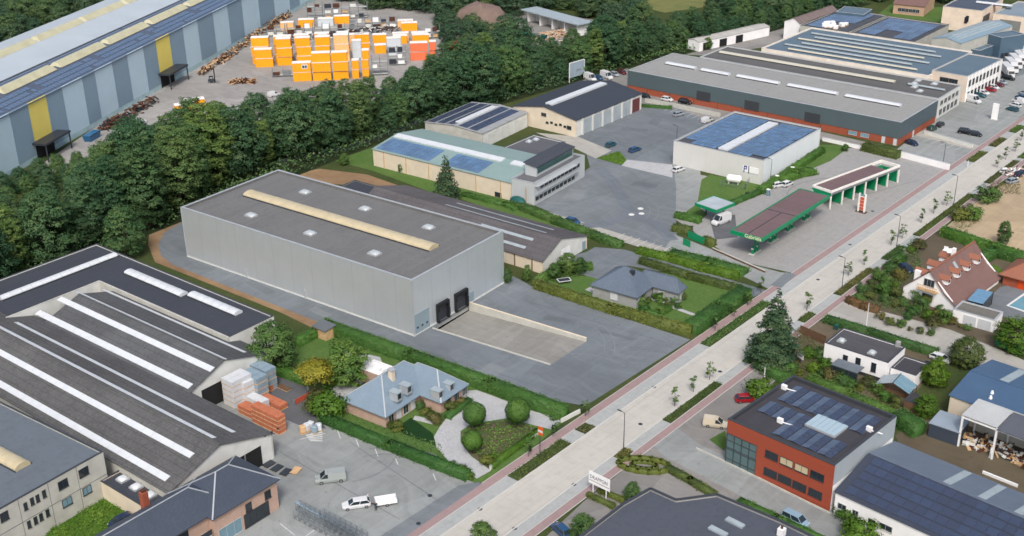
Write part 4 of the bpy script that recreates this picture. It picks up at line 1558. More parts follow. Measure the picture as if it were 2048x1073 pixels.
# seams of the cladding: corner trims and downpipes
for x in (0, f.L):
    MB().box(x-.09, x+.09, -.09, .09, .36, H).build('corner_trim', M['coping'], t)
for u, v in ((495, 556), (612, 597)):
    x, _ = f.front(u, v)
    MB().box(x-.12, x+.12, -.25, -.01, 0, 2.2).build('downpipe_guard', M['coping'], t)
s0, s1 = f.right(831, 668)[0], f.right(859, 652)[0]
roller(t, 'r', f, s0, s1-s0, 4.6, plain('door_blue_grey', rgb(158, 178, 188), .5, .05), 0.06, 8, 'sectional_door', 3)
for u0, v0, u1, v1 in ((873, 650, 896, 636), (909, 627, 933, 613)):
    a, c = f.right(u0, v0)[0], f.right(u1, v1)[0]
    o = MB().box(f.L+.01, f.L+.7, a, a+.45, .2, 4.4).box(f.L+.01, f.L+.7, c-.45, c, .2, 4.4).box(f.L+.01, f.L+.7, a+.45, c-.45, 3.7, 4.4).build('dock_shelter', M['black'], t)
    MB().box(f.L+.005, f.L+.1, a+.45, c-.45, .3, 3.7).build('dock_door', M['dsteel'], o)
    MB().box(f.L+.02, f.L+.55, a+.3, c-.3, -.05, .2).build('dock_leveller', M['coping_dark'], o)
    for q in (a+.05, c-.25):
        MB().box(f.L+.7, f.L+.85, q, q+.2, .9, 2.6).build('buffer', M['dsteel'], o)
y0 = f.right(940, 604)[0]
roller(t, 'r', f, y0, 1.3, 2.4, plain('door_blue_grey', rgb(158, 178, 188), .5, .05), .06, 2, 'personnel_door')

# ================================================================== left complex: flat roofed works building at the lower left
fA = Fr((0, 808), (206, 904), (300, 850), 8.2, None)     # direction of its back parapet
rotL = WH.rot+R(1.2)
h = 8.3
far = G(206, 904, h)
f = fr_at((far-Vector((math.cos(rotL), math.sin(rotL), 0))*42 - Vector((-math.sin(rotL), math.cos(rotL), 0))*34)[:2], rotL, 42, 34)
t = f.thing('works_building', 'two-storey concrete works building with small dark windows at the lower left corner', 'building')
mgrey = felt('grey_membrane', rgb(112, 122, 132), 1.1, 'x', .08, .88)
flat(t, f.L, f.W, h, M['conc'], mgrey, M['coping_dark'], .25)
for i, z in ((0, 4.1),):
    MB().box(f.L-.1, f.L+.015, .0, f.W, 4.05, 4.13).build('panel_joint', M['coping_dark'], t)
for k in range(1, 7):
    y = f.W-k*5.2
    MB().box(f.L-.1, f.L+.012, y-.03, y+.03, 0, 4.04).build('panel_joint', M['coping_dark'], t)
    MB().box(f.L-.1, f.L+.012, y-.03, y+.03, 4.14, h-.1).build('panel_joint', M['coping_dark'], t)
for u0, v0, u1, v1, ht in ((159, 957, 178, 947, 1.5), (118, 982, 137, 971, 1.5), (2, 1046, 18, 1035, 1.5)):
    wpx(t, 'r', f, u0, v0, u1, v1, ht, fm='frame_d', bars=1)
for u0, v0 in ((89, 993), (76, 1002), (65, 1008), (52, 1018)):
    wpx(t, 'r', f, u0-3, v0+4, u0+4, v0, 1.3, fm='frame_d', bars=0)
for u0, v0, u1, v1, ht in ((167, 993, 184, 983, 1.4), (126, 1017, 145, 1005, 1.4)):
    wpx(t, 'r', f, u0, v0, u1, v1, ht, fm='frame_d', bars=1, pane='glass_blue')
for u0, v0 in ((96, 1031), (83, 1039), (72, 1046), (59, 1054)):
    wpx(t, 'r', f, u0-3, v0+4, u0+4, v0, 1.3, fm='frame_d', bars=0)
zr = h-.25
x1, yv = f.top(44, 938, zr)
barrel(t, x1-16, x1, yv-1.2, yv+1.6, zr, .75, M['cream_light'])

# ---- twin gabled halls with white rooflight strips
mf1 = fibre('fibre_cement_brown', rgb(98, 99, 100), 'x', rgb(134, 132, 129), .45)
mf2 = fibre('fibre_cement_slate', rgb(94, 97, 100), 'x', rgb(124, 124, 122), .38)


def strip_px(t, f, p, q, wd, zf, m='opal', zg=6.5, ext=0):
    """translucent strip laid in the roof slope between two surveyed points (solved for the roof height)"""
    def solve(u, v):
        z = zg
        for _ in range(12):
            x, y = f.top(u, v, z)
            z = zf(x, min(max(y, 0), f.W))
        return x, y
    a, c = solve(*p), solve(*q)
    y = (a[1]+c[1])/2
    x0, x1 = min(a[0], c[0])-ext, max(a[0], c[0])
    b = MB()
    n = max(1, int((x1-x0)/2.5))
    for i in range(n):
        b.slab(x0+(x1-x0)*i/n+.02, x0+(x1-x0)*(i+1)/n-.02, y-wd/2, y+wd/2, zf, .1, .22)
    return b.build('rooflight_strip', M[m], t)


he, hr = 4.9, 8.3
pa, pb = G(337, 985.5, he), G(544, 868, he)
Wd = (pb-pa).length
rotH = math.atan2(pb.y-pa.y, pb.x-pa.x)-PI/2
Lh = 92
o = pa-Vector((math.cos(rotH), math.sin(rotH), 0))*Lh
f1 = fr_at(o, rotH, Lh, Wd)
rx, ry, _ = f1.loc(G(437, 890, hr))
t = f1.thing('gabled_hall', 'brown gabled hall with four long white rooflight strips, nearest at the lower left', 'industrial hall')
zf = gable(t, Lh, Wd, he, hr, M['conc'], mf1, 'x', min(.6, max(.4, ry/Wd)), .3, .14, M['conc_light'])
for p, q, wd in (((0, 779), (343, 953), 1.1), ((0, 721), (396, 903), 1.05), ((0, 672), (448, 874), .8), ((5, 649), (495, 861), .8)):
    strip_px(t, f1, p, q, wd, zf, ext=14 if p[0] == 0 else 0)
yd = f1.right(472, 915)[0]
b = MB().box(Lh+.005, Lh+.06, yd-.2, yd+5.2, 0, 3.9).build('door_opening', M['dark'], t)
MB().box(Lh-.05, Lh+.12, yd+1.6, yd+1.85, 0, 3.9).build('door_post', M['steel'], b)
for k in range(3):
    MB().box(Lh+.005, Lh+.1, yd+6.2+k*1.4, yd+6.6+k*1.4, 5.1, 5.45).build('vent', M['dsteel'], t)

pa, pb = G(376, 789, he), G(534, 707, he)
rotH2 = math.atan2(pb.y-pa.y, pb.x-pa.x)-PI/2
Wd2 = (pb-pa).length
Lh2 = 46
o = pa-Vector((math.cos(rotH), math.sin(rotH), 0))*Lh2
f2 = fr_at(o, rotH, Lh2, Wd2)
rx, ry, _ = f2.loc(G(456, 725, hr-.2))
t = f2.thing('gabled_hall', 'second brown gabled hall with white strips, between the dark flat roof and the nearest hall', 'industrial hall')
zf = gable(t, Lh2, Wd2, he, hr-.2, M['conc'], mf2, 'x', min(.65, max(.35, ry/Wd2)), .3, .14, M['conc_light'])
for p, q, wd in (((67, 633), (390, 767), 1.2), ((112, 604), (432, 735), 1.1), ((141, 592), (464, 719), .7), ((188, 582), (508, 704), .7)):
    strip_px(t, f2, p, q, wd, zf)
yd = f2.right(405, 800)[0]
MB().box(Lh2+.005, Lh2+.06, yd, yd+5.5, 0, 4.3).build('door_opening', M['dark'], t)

# ---- dark flat roofed part wrapping behind them
h = 6.7
pr_, pb_ = G(569.7, 622, h), G(193, 488, h)
rotD = rotH
uD = Vector((math.cos(rotD), math.sin(rotD), 0))
nD = Vector((-math.sin(rotD), math.cos(rotD), 0))
Ld = (pr_-pb_).dot(uD)
Wa = (pr_-G(468, 660, h)).dot(nD)
Wb = 60
xs = uD.dot(G(204, 561, h)-pb_)
fD = fr_at((pb_-nD*Wb)[:2], rotD, Ld, Wb)
t = fD.thing('flat_roof_hall', 'hall with dark flat roof and white barrel rooflights behind the brown gabled halls', 'industrial hall')
mdk = felt('dark_bitumen', rgb(70, 75, 84), 1.0, 'x', .1, .8)
xi, yi = fD.top(204, 561, h)
poly = [(0, 0), (xi, 0), (xi, Wb-Wa), (Ld, Wb-Wa), (Ld, Wb), (0, Wb)]
b = MB()
ins = [(.3, .3), (xi-.3, .3), (xi-.3, Wb-Wa+.3), (Ld-.3, Wb-Wa+.3), (Ld-.3, Wb-.3), (.3, Wb-.3)]
b.prism(ins, h-.5, h-.25)
b.build('roof', mdk, t)
for i in range(6):
    p, q = poly[i], poly[(i+1) % 6]
    x0, x1, y0, y1 = min(p[0], q[0]), max(p[0], q[0]), min(p[1], q[1]), max(p[1], q[1])
    lo = {0: (x0, x1, y0, y0+.3), 1: (x1-.3, x1, y0+.3, y1+.3), 2: (x0, x1, y0, y0+.3), 3: (x1-.3, x1, y0+.3, y1-.3), 4: (x0, x1, y1-.3, y1), 5: (x0, x0+.3, y0+.3, y1-.3)}[i]
    MB().box(*lo, 0, h).build('wall', M['conc'] if i == 2 else M['conc_light'], t)
    MB().box(lo[0]-.03, lo[1]+.03, lo[2]-.03 if i not in (1, 3, 5) else lo[2]+.03, lo[3]+.03 if i not in (1, 3, 5) else lo[3]-.03, h, h+.08).build('coping', M['conc'] if i in (1, 2) else M['coping_dark'], t)
zr = h-.25
x, y = fD.top(231, 512, zr)
barrel(t, x-1.0, x+1.0, max(.8, fD.top(0, 600, zr)[1]), y, zr, .5, M['opal'], 'y')
for p, q in (((245, 549), (378, 588)), ((373, 594), (486, 626))):
    a, c = fD.top(*p, zr), fD.top(*q, zr)
    y = (a[1]+c[1])/2
    barrel(t, a[0]+.15, c[0]-.15, y-1.0, y+1.2, zr, .5, M['opal'])

# ---- lean-to with four rooflights
h = 3.4
pa, pb = G(195, 957, h), G(300, 1030, h)
f = fr_at(G(199, 962, h)[:2], rotH, 17.5, 5.5)
t = f.thing('lean_to', 'low cream-walled annex with small white rooflights under the nearest gabled hall', 'outbuilding')
flat(t, f.L, f.W, h, M['cream'], felt('dark_bitumen', rgb(70, 75, 84)), M['coping_dark'], .2)
for k, mm in enumerate(('opal', 'opal', 'opal', 'cream_light')):
    dome(t, 2.6+k*3.6, 2.6, h-.2, 1.4, 1.4, mm)

# ---- hipped brick house at the bottom edge
he = 5.6
pr_ = G(561, 958, he)
fH = fr_at((pr_-uD*10.5-nD*34)[:2], rotH, 10, 33.5)
t = fH.thing('brick_house', 'pink brick house with dark slate hipped roof at the bottom edge', 'house')
ys = fH.W-12.5
walls(t, fH.L, fH.W, he-.2, M['brick_pink'], .3, 0, 0, ys)
walls(t, fH.L-1.3, ys-.01, he-.2, M['brick_pink'])
hip(t, 0, fH.L, ys, fH.W, he, he+3.4, M['slate_h'], 'y', .5, None, M['coping'])
hip(t, 0, fH.L-1.3, 0, ys+4.5, he-.02, he+2.9, M['slate_h'], 'y', .5, None, M['coping'], 'rear_roof')
for u0, v0, u1, v1, ht in ((530, 1001, 542, 993, 1.5), (492, 1026, 504, 1018, 1.5)):
    wpx(t, 'r', fH, u0, v0, u1, v1, ht, fm='frame_d')
y0 = fH.W-7.0
window(t, 'r', fH, y0, .1, 5.0, 2.6, 'glass', 'frame_d', 3, 'shop_window')
window(t, 'r', fH, ys+.6, .2, 4.4, 2.6, 'glass_blue', 'frame', 2, 'garage_door')
window(t, 'r', fH, fH.W-18.5, 2.9, 2.2, 2.2, 'glass', 'frame_d', 1, 'balcony_window', x=fH.L-1.3)
bb = MB().box(fH.L-1.29, fH.L, fH.W-20, fH.W-13, 2.6, 2.75).build('balcony', M['conc'], t)
MB().box(fH.L-.08, fH.L, fH.W-20, fH.W-13, 2.75, 3.7).build('railing', M['dsteel'], bb)
p = G(296, 1042, 3)
q = fH.loc(p)
MB().box(q.x-.5, q.x+.5, q.y-.5, q.y+.5, 0, 8.4).build('chimney', M['brick_red'], t)
MB().box(q.x-.3, q.x+.3, q.y-.3, q.y+.3, 8.4, 8.8).build('chimney_pot', M['rust'], t)

# ================================================================== middle of the picture
# ---- old brown gabled hall behind the warehouse
he, hr = 3.2, 6.3
pa, pb = G(1085, 523, he), G(1174, 472.6, he)
Wd = (pb-pa).length
rotO = math.atan2(pb.y-pa.y, pb.x-pa.x)-PI/2
Lo = 58
uO = Vector((math.cos(rotO), math.sin(rotO), 0))
f = fr_at((pa-uO*Lo)[:2], rotO, Lo, Wd)
mfo = fibre('fibre_cement_old', rgb(102, 100, 103), 'x', rgb(126, 120, 118), .35)
t = f.thing('old_hall', 'old brown gabled hall with faded rooflight strips right behind the grey warehouse', 'industrial hall')
ry = f.loc(G(1132, 486, hr)).y
zf = gable(t, Lo, Wd, he, hr, M['cream'], mfo, 'x', min(.62, max(.4, ry/Wd)), .3, .14, M['conc_light'])
for p, q in (((907, 408), (1114, 461)), ((887, 411), (1097, 467)), ((960, 455), (1068, 481)), ((950, 470), (1052, 497))):
    strip_px(t, f, p, q, .7, zf, 'opal_grey')
y0 = f.right(1122, 516)[0]
roller(t, 'r', f, y0, 3.6, 3.2, M['white'], .02, 6, 'sliding_door')
y0 = f.right(1164, 508)[0]
roller(t, 'r', f, y0, 1.4, 2.2, plain('door_blue_grey', rgb(158, 178, 188)), .02, 2, 'side_door')
for k in range(5):
    MB().box(Lo-3-k*5, Lo-2.8-k*5, -.2, -.005, 0, he).build('pilaster', M['wood'], t)
f = Fr((683, 372), (800, 412), (835, 396), 3.0, rotO)
t = f.thing('lean_to', 'narrow dark-roofed lean-to shed peeking out behind the grey warehouse', 'shed')
flat(t, f.L+10, max(5, f.W), 3.0, M['conc'], felt('dark_bitumen', rgb(70, 75, 84)), M['coping_dark'], .1)

# ---- hall with pale green roof and solar fields
he, hr = 5.0, 6.6
f = Fr((745.5, 298.6), (1021, 366), (1105, 318), he)
fP = f
t = f.thing('solar_hall', 'long cream-walled hall with pale green sheet roof and two blue solar fields', 'industrial hall')
mgr = ribbed('pale_green_sheet', rgb(156, 182, 178), .5, 'y', .3, .06, .45, .1, 0, .15)
zf = gable(t, f.L, f.W, he, hr, M['cream'], mgr, 'x', .5, .25, .12)


def solve(f, zf, u, v, zg=6):
    z = zg
    for _ in range(12):
        x, y = f.top(u, v, z)
        z = zf(x, min(max(y, 0), f.W))
    return x, y


def pv_field(t, f, zf, x0, x1, y0, y1, sx, sy, m, gap=.06, rowgap=.1, tilt=0, skip=None, lift=.16):
    nx, ny = int((x1-x0)/(sx+gap)), int((y1-y0)/(sy+rowgap))
    n = 0
    for j in range(ny):
        for i in range(nx):
            if skip and skip(i, j, nx, ny):
                continue
            pv(t, x0+i*(sx+gap), y0+j*(sy+rowgap), zf, sx, sy, m, tilt, lift)
            n += 1
    return n


x0 = solve(f, zf, 884, 331)[0]
pv_field(t, f, zf, .8, x0-4.2, .6, f.W*.5-2.6, 1.65, 1.65, 'pv_blue', .12, .12)
pv_field(t, f, zf, x0, x0+13, .6, f.W*.5-2.6, 1.65, 1.65, 'pv_blue', .12, .08)
for x0, x1 in ((.6, 24), (x0-1, x0+14), (x0+17, x0+21)):
    b = MB()
    n = max(1, int((x1-x0)/2.4))
    for i in range(n):
        b.slab(x0+(x1-x0)*i/n+.02, x0+(x1-x0)*(i+1)/n-.02, f.W*.5-2.4, f.W*.5-.3, zf, .13, .4)
    b.build('rooflight_strip', M['opal'], t)
wpx(t, 'f', f, 990, 392, 1003, 395, 1.2, fm='frame_d')
for k in range(7):
    MB().box(4+k*8.2, 4.2+k*8.2, -.14, -.005, 0, he-.05).build('pilaster', M['wood_l'], t)

# ---- white office block of that hall
h = 6.2
f = Fr((1023, 357), (1068, 367), (1174, 312), h)
fQ = f
t = f.thing('office_block', 'pale two-storey office with long window bands and a raised dark mono-pitch roof', 'office')
ml = ribbed('office_cladding', rgb(186, 192, 194, 1.05), .4, 'z', .2, .05, .5, 0)
flat(t, f.L, f.W, h, ml, felt('office_felt', rgb(112, 114, 118)), M['coping'], .3)
ya, yb = f.right(1080, 372)[0], f.right(1160, 330)[0]
n = 10
for k in range(n):
    window(t, 'r', f, ya+(yb-ya)*k/n, 3.7, (yb-ya)/n-.12, 1.2, 'glass', 'frame', 0)
ya, yb = f.right(1070, 405)[0], f.right(1150, 362)[0]
for k in range(n):
    window(t, 'r', f, ya+(yb-ya)*k/n, .9, (yb-ya)/n-.2, 1.3, 'glass', 'frame', 0)
MB().box(f.L+.01, f.L+.9, ya, yb, 5.1, 5.2).build('sun_screen', M['coping'], t)
MB().box(f.L+.01, f.L+.7, ya, yb+1, 2.5, 2.62).build('canopy', M['steel'], t)
x, y = f.top(1048, 326, 9)
x2, y2 = f.top(1092, 336, 9)
x3, y3 = f.top(1152, 296, 8)
yA, yB = max(1.5, y2), min(f.W-2, y3)
up = MB()
up.hexa([(1.0, yA, h-.3), (f.L-2.5, yA, h-.3), (f.L-2.5, yB, h-.3), (1.0, yB, h-.3)], [(1.0, yA, 9.2), (f.L-2.5, yA, 8.6), (f.L-2.5, yB, 8.6), (1.0, yB, 9.2)])
u = up.build('upper_storey', ml, t)
MB().hexa([(.6, yA-.4, 9.25), (f.L-2.1, yA-.4, 8.62), (f.L-2.1, yB+.4, 8.62), (.6, yB+.4, 9.25)], [(.6, yA-.4, 9.45), (f.L-2.1, yA-.4, 8.82), (f.L-2.1, yB+.4, 8.82), (.6, yB+.4, 9.45)]).build('upper_roof', felt('anthracite_roof', rgb(74, 80, 90), .6, 'x'), u)
MB().box(f.L-2.49, f.L-2.42, yA+.5, yB-.5, 6.6, 8.3).build('clerestory_glazing', plain('green_glass', rgb(70, 104, 104), .1, .1, .6, 0, .6), u)

# ---- flat part between office and garages
f = Fr((1000, 298), (1065, 314), (1120, 282), 4.6)
t = f.thing('flat_annex', 'low flat-roofed annex with dark gravel roof between the pale office and the garages', 'outbuilding')
flat(t, f.L, f.W, 4.6, M['conc_light'], felt('annex_gravel', rgb(100, 102, 108)), M['coping_dark'], .25)
for u_, v_ in ((1058, 283), (1072, 279)):
    x, y = f.top(u_, v_, 4.6)
    dome(t, min(max(x, 2), f.L-2), min(max(y, 2), f.W-2), 4.35, 1.3, 1.3)

# ---- two garages with dark roofs
he, hr = 4.6, 5.4
f = Fr((850, 245), (964.4, 268), (1068, 228), he)
t = f.thing('garage_hall', 'smaller garage hall with striped dark solar roof and one white rooflight strip', 'garage')
mga = ribbed('dark_sheet', rgb(74, 82, 92), .5, 'x', .3, .06, .5, .1)
zf = gable(t, f.L, f.W, he, hr, M['conc'], plain('pale_grey_sheet', rgb(170, 174, 176), .5), 'y', .5, .2, .12, M['conc_light'])
L2 = f.L/2
MB().slab(L2-1.0, L2+1.0, 2.5, f.W-2.5, lambda x, y: hr-(hr-he)*abs(x-L2)/L2, .14, .45).build('rooflight_strip', M['opal'], t)
for xs in (.35, 4.1, 7.8, L2+1.6, L2+5.2, L2+8.9):
    n = int((f.W-1.2)/1.75)
    for j in range(n):
        if xs+3.1 < f.L:
            pv(t, xs, .6+j*1.75, zf, 3.0, 1.65, 'pv_dark', 0, .16)
for k in range(3):
    y = 2.5+k*(f.W-3)/3
    roller(t, 'r', f, y, (f.W-3)/3-1.2, 3.6, M['conc_light'], .02, 7, 'garage_door')
he, hr = 5.3, 7.4
f = Fr((1026, 213), (1152, 241.5), (1276, 186), he)
t = f.thing('garage_hall', 'larger garage hall with dark roof, white ridge light and pale bay doors', 'garage')
zf = gable(t, f.L, f.W, he, hr, M['cream'], felt('anthracite_sheet', rgb(66, 74, 86), .9, 'y', .06, .85), 'y', .5, .3, .14, M['conc_light'])
L2 = f.L/2
MB().slab(L2-1.3, L2+1.3, 2.5, f.W-4, lambda x, y: hr-(hr-he)*abs(x-L2)/L2, .15, .7).build('ridge_light', M['opal'], t)
nb = 6
bw = (f.W-4)/nb
for k in range(nb):
    y = 3.2+k*bw
    if k == nb-1:
        MB().box(f.L+.005, f.L+.05, y+.3, y+bw-.3, 0, 4.4).build('open_bay', plain('dark_red_bay', rgb(120, 70, 70)), t)
    else:
        roller(t, 'r', f, y+.35, bw-.7, 4.4, plain('bay_door', rgb(186, 198, 204), .5), .02, 9, 'bay_door')
    MB().box(f.L+.005, f.L+.35, y-.3, y+.3, 0, he-.1).build('column', M['conc_light'], t)
window(t, 'f', f, f.L-3.4, 2.0, 1.7, 1.1, 'glass', 'frame_d')
window(t, 'f', f, L2-1, 4.4, 1.9, 1.0, 'glass', 'frame_d')
for k in range(5):
    window(t, 'f', f, 13+k*1.7, 2.3+.3*(k % 2), 1.0, .6, 'glass', 'frame_d', 0)

# ---- white block with blue solar roof
h = 7.0
f = Fr((1347.6, 282), (1527, 322), (1644.6, 258), h)
fT = f
t = f.thing('solar_building', 'white windowless block whose flat roof is covered with bright blue solar panels', 'industrial hall')
mT = ribbed('white_cladding', rgb(208, 209, 205, 1.05), 1.2, 'x', .1, .04, .5, 0, 1.2, .08)
mT2 = ribbed('white_cladding_sky_tint', rgb(206, 212, 216, .85), 1.2, 'y', .1, .04, .5, 0, 1.2, .08)  # bluish skylight on this side is put into the sheet colour
flat(t, f.L, f.W, h, mT, felt('grey_felt', rgb(84, 88, 96)), M['coping'], .35, m2=mT2)
zc = lambda x, y: h-.35
xm = f.top(1505, 290, h)[0]
xm = f.L*.52
b = MB()
for i in range(10):
    b.box(xm-1.5, xm+1.5, 2+i*(f.W-5)/10, 2+(i+1)*(f.W-5)/10-.05, h-.36, h+.12)
b.build('rooflight_strip', M['opal'], t)
rows = int((f.W-3)/1.56)
for j in range(rows):
    y = 1.5+j*(f.W-3)/rows
    for i in range(9):
        if not (j < 2 and i < 3):
            pv(t, .9+i*((xm-3)/9), y, zc, (xm-3)/9-.08, 1.4, 'pv_blue', (.12, -.12)[j % 2], .12)
    for i in range(8):
        if not (j < 1 and i > 4):
            pv(t, xm+2.1+i*((f.L-xm-3)/8), y, zc, (f.L-xm-3)/8-.08, 1.4, 'pv_blue', (.12, -.12)[j % 2], .12)
x, z = f.front(1486, 331)
x1, z1 = f.front(1517, 349)
sg = MB().box(x, x1, -.12, -.01, z1-.1, z).build('sign_board', M['white'], t)
mb = plain('sign_blue', rgb(62, 72, 150), .4, .03)
zz = (z+z1)/2-.05
MB().box(x+.35, x+.62, -.16, -.12, zz-1.0, zz+.9).box(x+.62, x+1.3, -.16, -.12, zz+.55, zz+.9).box(x+1.05, x+1.3, -.16, -.12, zz-.1, zz+.55).box(x+.62, x+1.05, -.16, -.12, zz-.1, zz+.15).build('emblem', mb, sg)
MB().box(x+1.75, x+2.0, -.16, -.12, zz-1.0, zz+1.0).build('emblem', plain('sign_navy', rgb(50, 62, 84), .4, .03), sg)

# ================================================================== filling station
he, fa = 5.0, .95
f = Fr((1461, 460.5), (1524.6, 477.7), (1659, 391), he+fa)
fC = f
t = f.thing('pump_canopy', 'long brown-roofed filling station canopy with green fascia over the pumps', 'canopy')
mbr = felt('brown_felt', rgb(124, 104, 106), 5, 'y', .1, .8)
MB().box(.25, f.L-.25, .25, f.W-.25, he+.1, he+fa-.15).build('roof', mbr, t)
MB().box(.25, f.L-.25, f.W*.5-.1, f.W*.5+.1, he+fa-.15, he+fa-.08).build('roof_joint', M['coping_dark'], t)
MB().box(f.L*.5-.1, f.L*.5+.1, .25, f.W*.5-.1, he+fa-.15, he+fa-.09).build('roof_joint', M['coping_dark'], t)
for k, bx in enumerate(((0, f.L, 0, .25), (0, f.L, f.W-.25, f.W), (0, .25, .25, f.W-.25), (f.L-.25, f.L, .25, f.W-.25))):
    MB().box(*bx, he, he+fa).build('fascia', M['gas_green'], t)
x, z = f.front(1488, 473)
text(t, 'Gabriëls', (f.L*.45, -.03, he+.18), (PI/2, 0, 0), 1.3, plain('letter_white', rgb(244, 252, 206, 1.05), .4, .02), 'lettering', .02, None, 1.0)
for k in range(4):
    y = f.W*(.12+.25*k)
    o = MB().box(f.L*.55-.2, f.L*.55+.2, y-.2, y+.2, 0, he+.1).build('column', M['gas_green'], t)
for k in range(4):
    y = f.W*(.12+.25*k)
    for s_ in (-1, 1):
        p = f.o+f.u*(f.L*.55)+f.n*(y+s_*1.1)
        pm = thing('fuel_pump', 'green fuel pump, %s pump from the near end of the station canopy' % ordn(2*k+(1 if s_ < 0 else 2)), 'fuel pump', (p.x, p.y, .15), f.rot, 'fuel pumps under the canopy')
        MB().box(-.35, .35, -.3, .3, 0, 1.6).build('housing', M['gas_green'], pm, bevel=.04)
        MB().box(-.3, .3, -.32, .32, 1.0, 1.45).build('display', M['blind'], pm)
        MB().tube((.36, 0, 1.2), (.42, .1, .5), .03).build('hose', M['black'], pm)
    p = f.o+f.u*(f.L*.55)+f.n*y
    isl = MB().box(-.7, .7, -2, 2, 0, .15).build('pump_island', M['kerb'], None, loc=p, rot=(0, 0, f.rot), bevel=.05)
    tag(isl, 'raised kerbed pump island, %s from the near end of the canopy' % ordn(k+1), 'pump island', 'pump islands')

he, fa = 4.0, 1.0
f = Fr((1625, 370), (1663.6, 382.7), (1759.8, 318.5), he+fa)
t = f.thing('car_wash', 'car wash with brown roof, cream frame and open green bays', 'car wash')
WF = M['cabin_frame']
L_, W_ = f.L, f.W
MB().box(.3, L_-.3, .3, W_-5, he, he+fa-.35).build('roof', mbr, t)
MB().box(0, L_, 0, .3, he+.35, he+fa).build('frame_beam', WF, t)
MB().box(0, L_, .0, .25, he-.5, he+.34).build('fascia', M['gas_green'], t)
MB().box(0, .3, .3, W_-5, he, he+fa).build('frame_beam', WF, t)
MB().box(L_-.3, L_, .3, W_, he+.45, he+fa).build('frame_beam', WF, t)
MB().box(L_-.25, L_-.05, .3, W_, he-.2, he+.44).build('fascia', M['steel'], t)
MB().box(0, L_-.3, W_-.35, W_, he+.2, he+fa).build('frame_beam', WF, t)
MB().box(0, .3, W_-5, W_-.35, he+.2, he+fa).build('frame_beam', WF, t)
nb = 6
for k in range(nb+1):
    y = k*(W_-.3)/nb
    MB().box(L_-.3, L_, y, y+.3, 0, he-.2 if k else he+.35).build('post', WF, t)
    MB().box(0, .3, y, y+.3, 0, he-.2).build('post', WF, t)
    if k < nb:
        MB().box(.5, .7, y+.3, y+(W_-.3)/nb, 0, he-.3).build('bay_back', M['gas_green'], t)
    if k:
        MB().box(.7, L_-.6, y+.1, y+.2, 0, he-.5).build('bay_divider', M['gas_green'], t)
# price totem
pA, pB = G(1716, 423), G(1728, 426)
a = math.atan2((pB-pA).y, (pB-pA).x)
d = (pB-pA).length
t = thing('price_totem', 'free-standing price totem with cream posts and orange-red number panels', 'sign', pA, a)
for x in (0, d):
    MB().box(x-.18, x+.18, -.2, .2, 0, 5.0).build('post', WF, t)
MB().box(.2, d-.2, -.12, .12, .5, 4.3).build('board', WF, t)
for k in range(4):
    MB().box(.3, d-.3, -.17, -.121, .6+k*.9, 1.4+k*.9).build('number_panel', paint('totem_orange', 214, 100, 74), t)
MB().box(.2, d-.2, -.12, .12, 4.3, 4.8).build('logo_panel', M['glass_blue'], t)
MB().box(-.6, d+.6, -.7, .7, 0, .12).build('plinth', M['rust'], t)
# small canopy for the gas bottles
he = 3.3
f = Fr((1389.6, 406), (1432.6, 421), (1464.6, 404), he+.8)
t = f.thing('small_canopy', 'small square canopy with pale roof and green fascia beside the white van', 'canopy')
MB().box(.15, f.L-.15, .15, f.W-.15, he+.3, he+.72).build('roof', plain('pale_roof', rgb(190, 202, 208), .5), t)
for bx in ((0, f.L, 0, .15), (0, f.L, f.W-.15, f.W), (0, .15, .15, f.W-.15), (f.L-.15, f.L, .15, f.W-.15)):
    MB().box(*bx, he, he+.8).build('fascia', M['gas_green'], t)
for x in (.8, f.L-.8):
    MB().box(x-.12, x+.12, f.W*.5-.12, f.W*.5+.12, 0, he+.3).build('post', M['dsteel'], t)
# white gas tank on the lawn
p, q = G(1452, 366), G(1483, 370)
a = math.atan2((q-p).y, (q-p).x)
t = thing('gas_tank', 'white horizontal gas tank on the lawn beside the solar-roofed block', 'tank', ((p+q)/2)[:], a)
bb = MB()
L_ = (q-p).length/2
for k in range(9):
    x0 = -L_+L_*2*k/8
rings = []
for k in range(11):
    s_ = -1+2*k/10
    r_ = 1.05*math.sqrt(max(.02, 1-max(0, (abs(s_)-.75)/.25)**2))
    rings.append([(s_*L_, r_*math.cos(2*PI*i/12), 1.5+r_*math.sin(2*PI*i/12)) for i in range(12)])
loft(bb, rings)
me = bb.mesh('shell', M['white'], True)
fix_normals(me)
link('shell', me, t)
for x in (-L_*.6, L_*.6):
    MB().box(x-.15, x+.15, -.7, .7, 0, .8).build('saddle', M['conc'], t)
fence('wire mesh fence around the white gas tank', [(1440, 372), (1490, 380), (1500, 362), (1455, 352)], 1.6, 'steel')
# small things on the forecourt
for k, (u, v, lab) in enumerate([(1584, 347, 'blue and white vacuum machine near the car wash hedge'), (1553, 364, 'teal vacuum machine behind the white cars'), (1536, 392, 'pale blue air pump beside the dark litter bin')]):
    t = thing('service_machine', lab, 'machine', G(u, v), f.rot)
    MB().box(-.4, .4, -.35, .35, 0, 1.7).build('cabinet', M['glass_blue'] if k != 1 else M['teal'], t, bevel=.05)
    MB().box(-.45, .45, -.4, .4, 1.7, 1.85).build('lid', M['white'], t)
    MB().tube((.42, 0, 1.4), (.6, .2, .3), .05).build('hose', M['black'], t)
t = thing('litter_bin', 'dark rectangular bin on the forecourt by the hedge', 'bin', G(1498, 395), f.rot)
MB().box(-.9, .9, -.5, .5, 0, 1.1).build('body', M['dsteel'], t, bevel=.05)
MB().box(-.95, .95, -.55, .55, 1.1, 1.2).build('lid', M['black'], t)

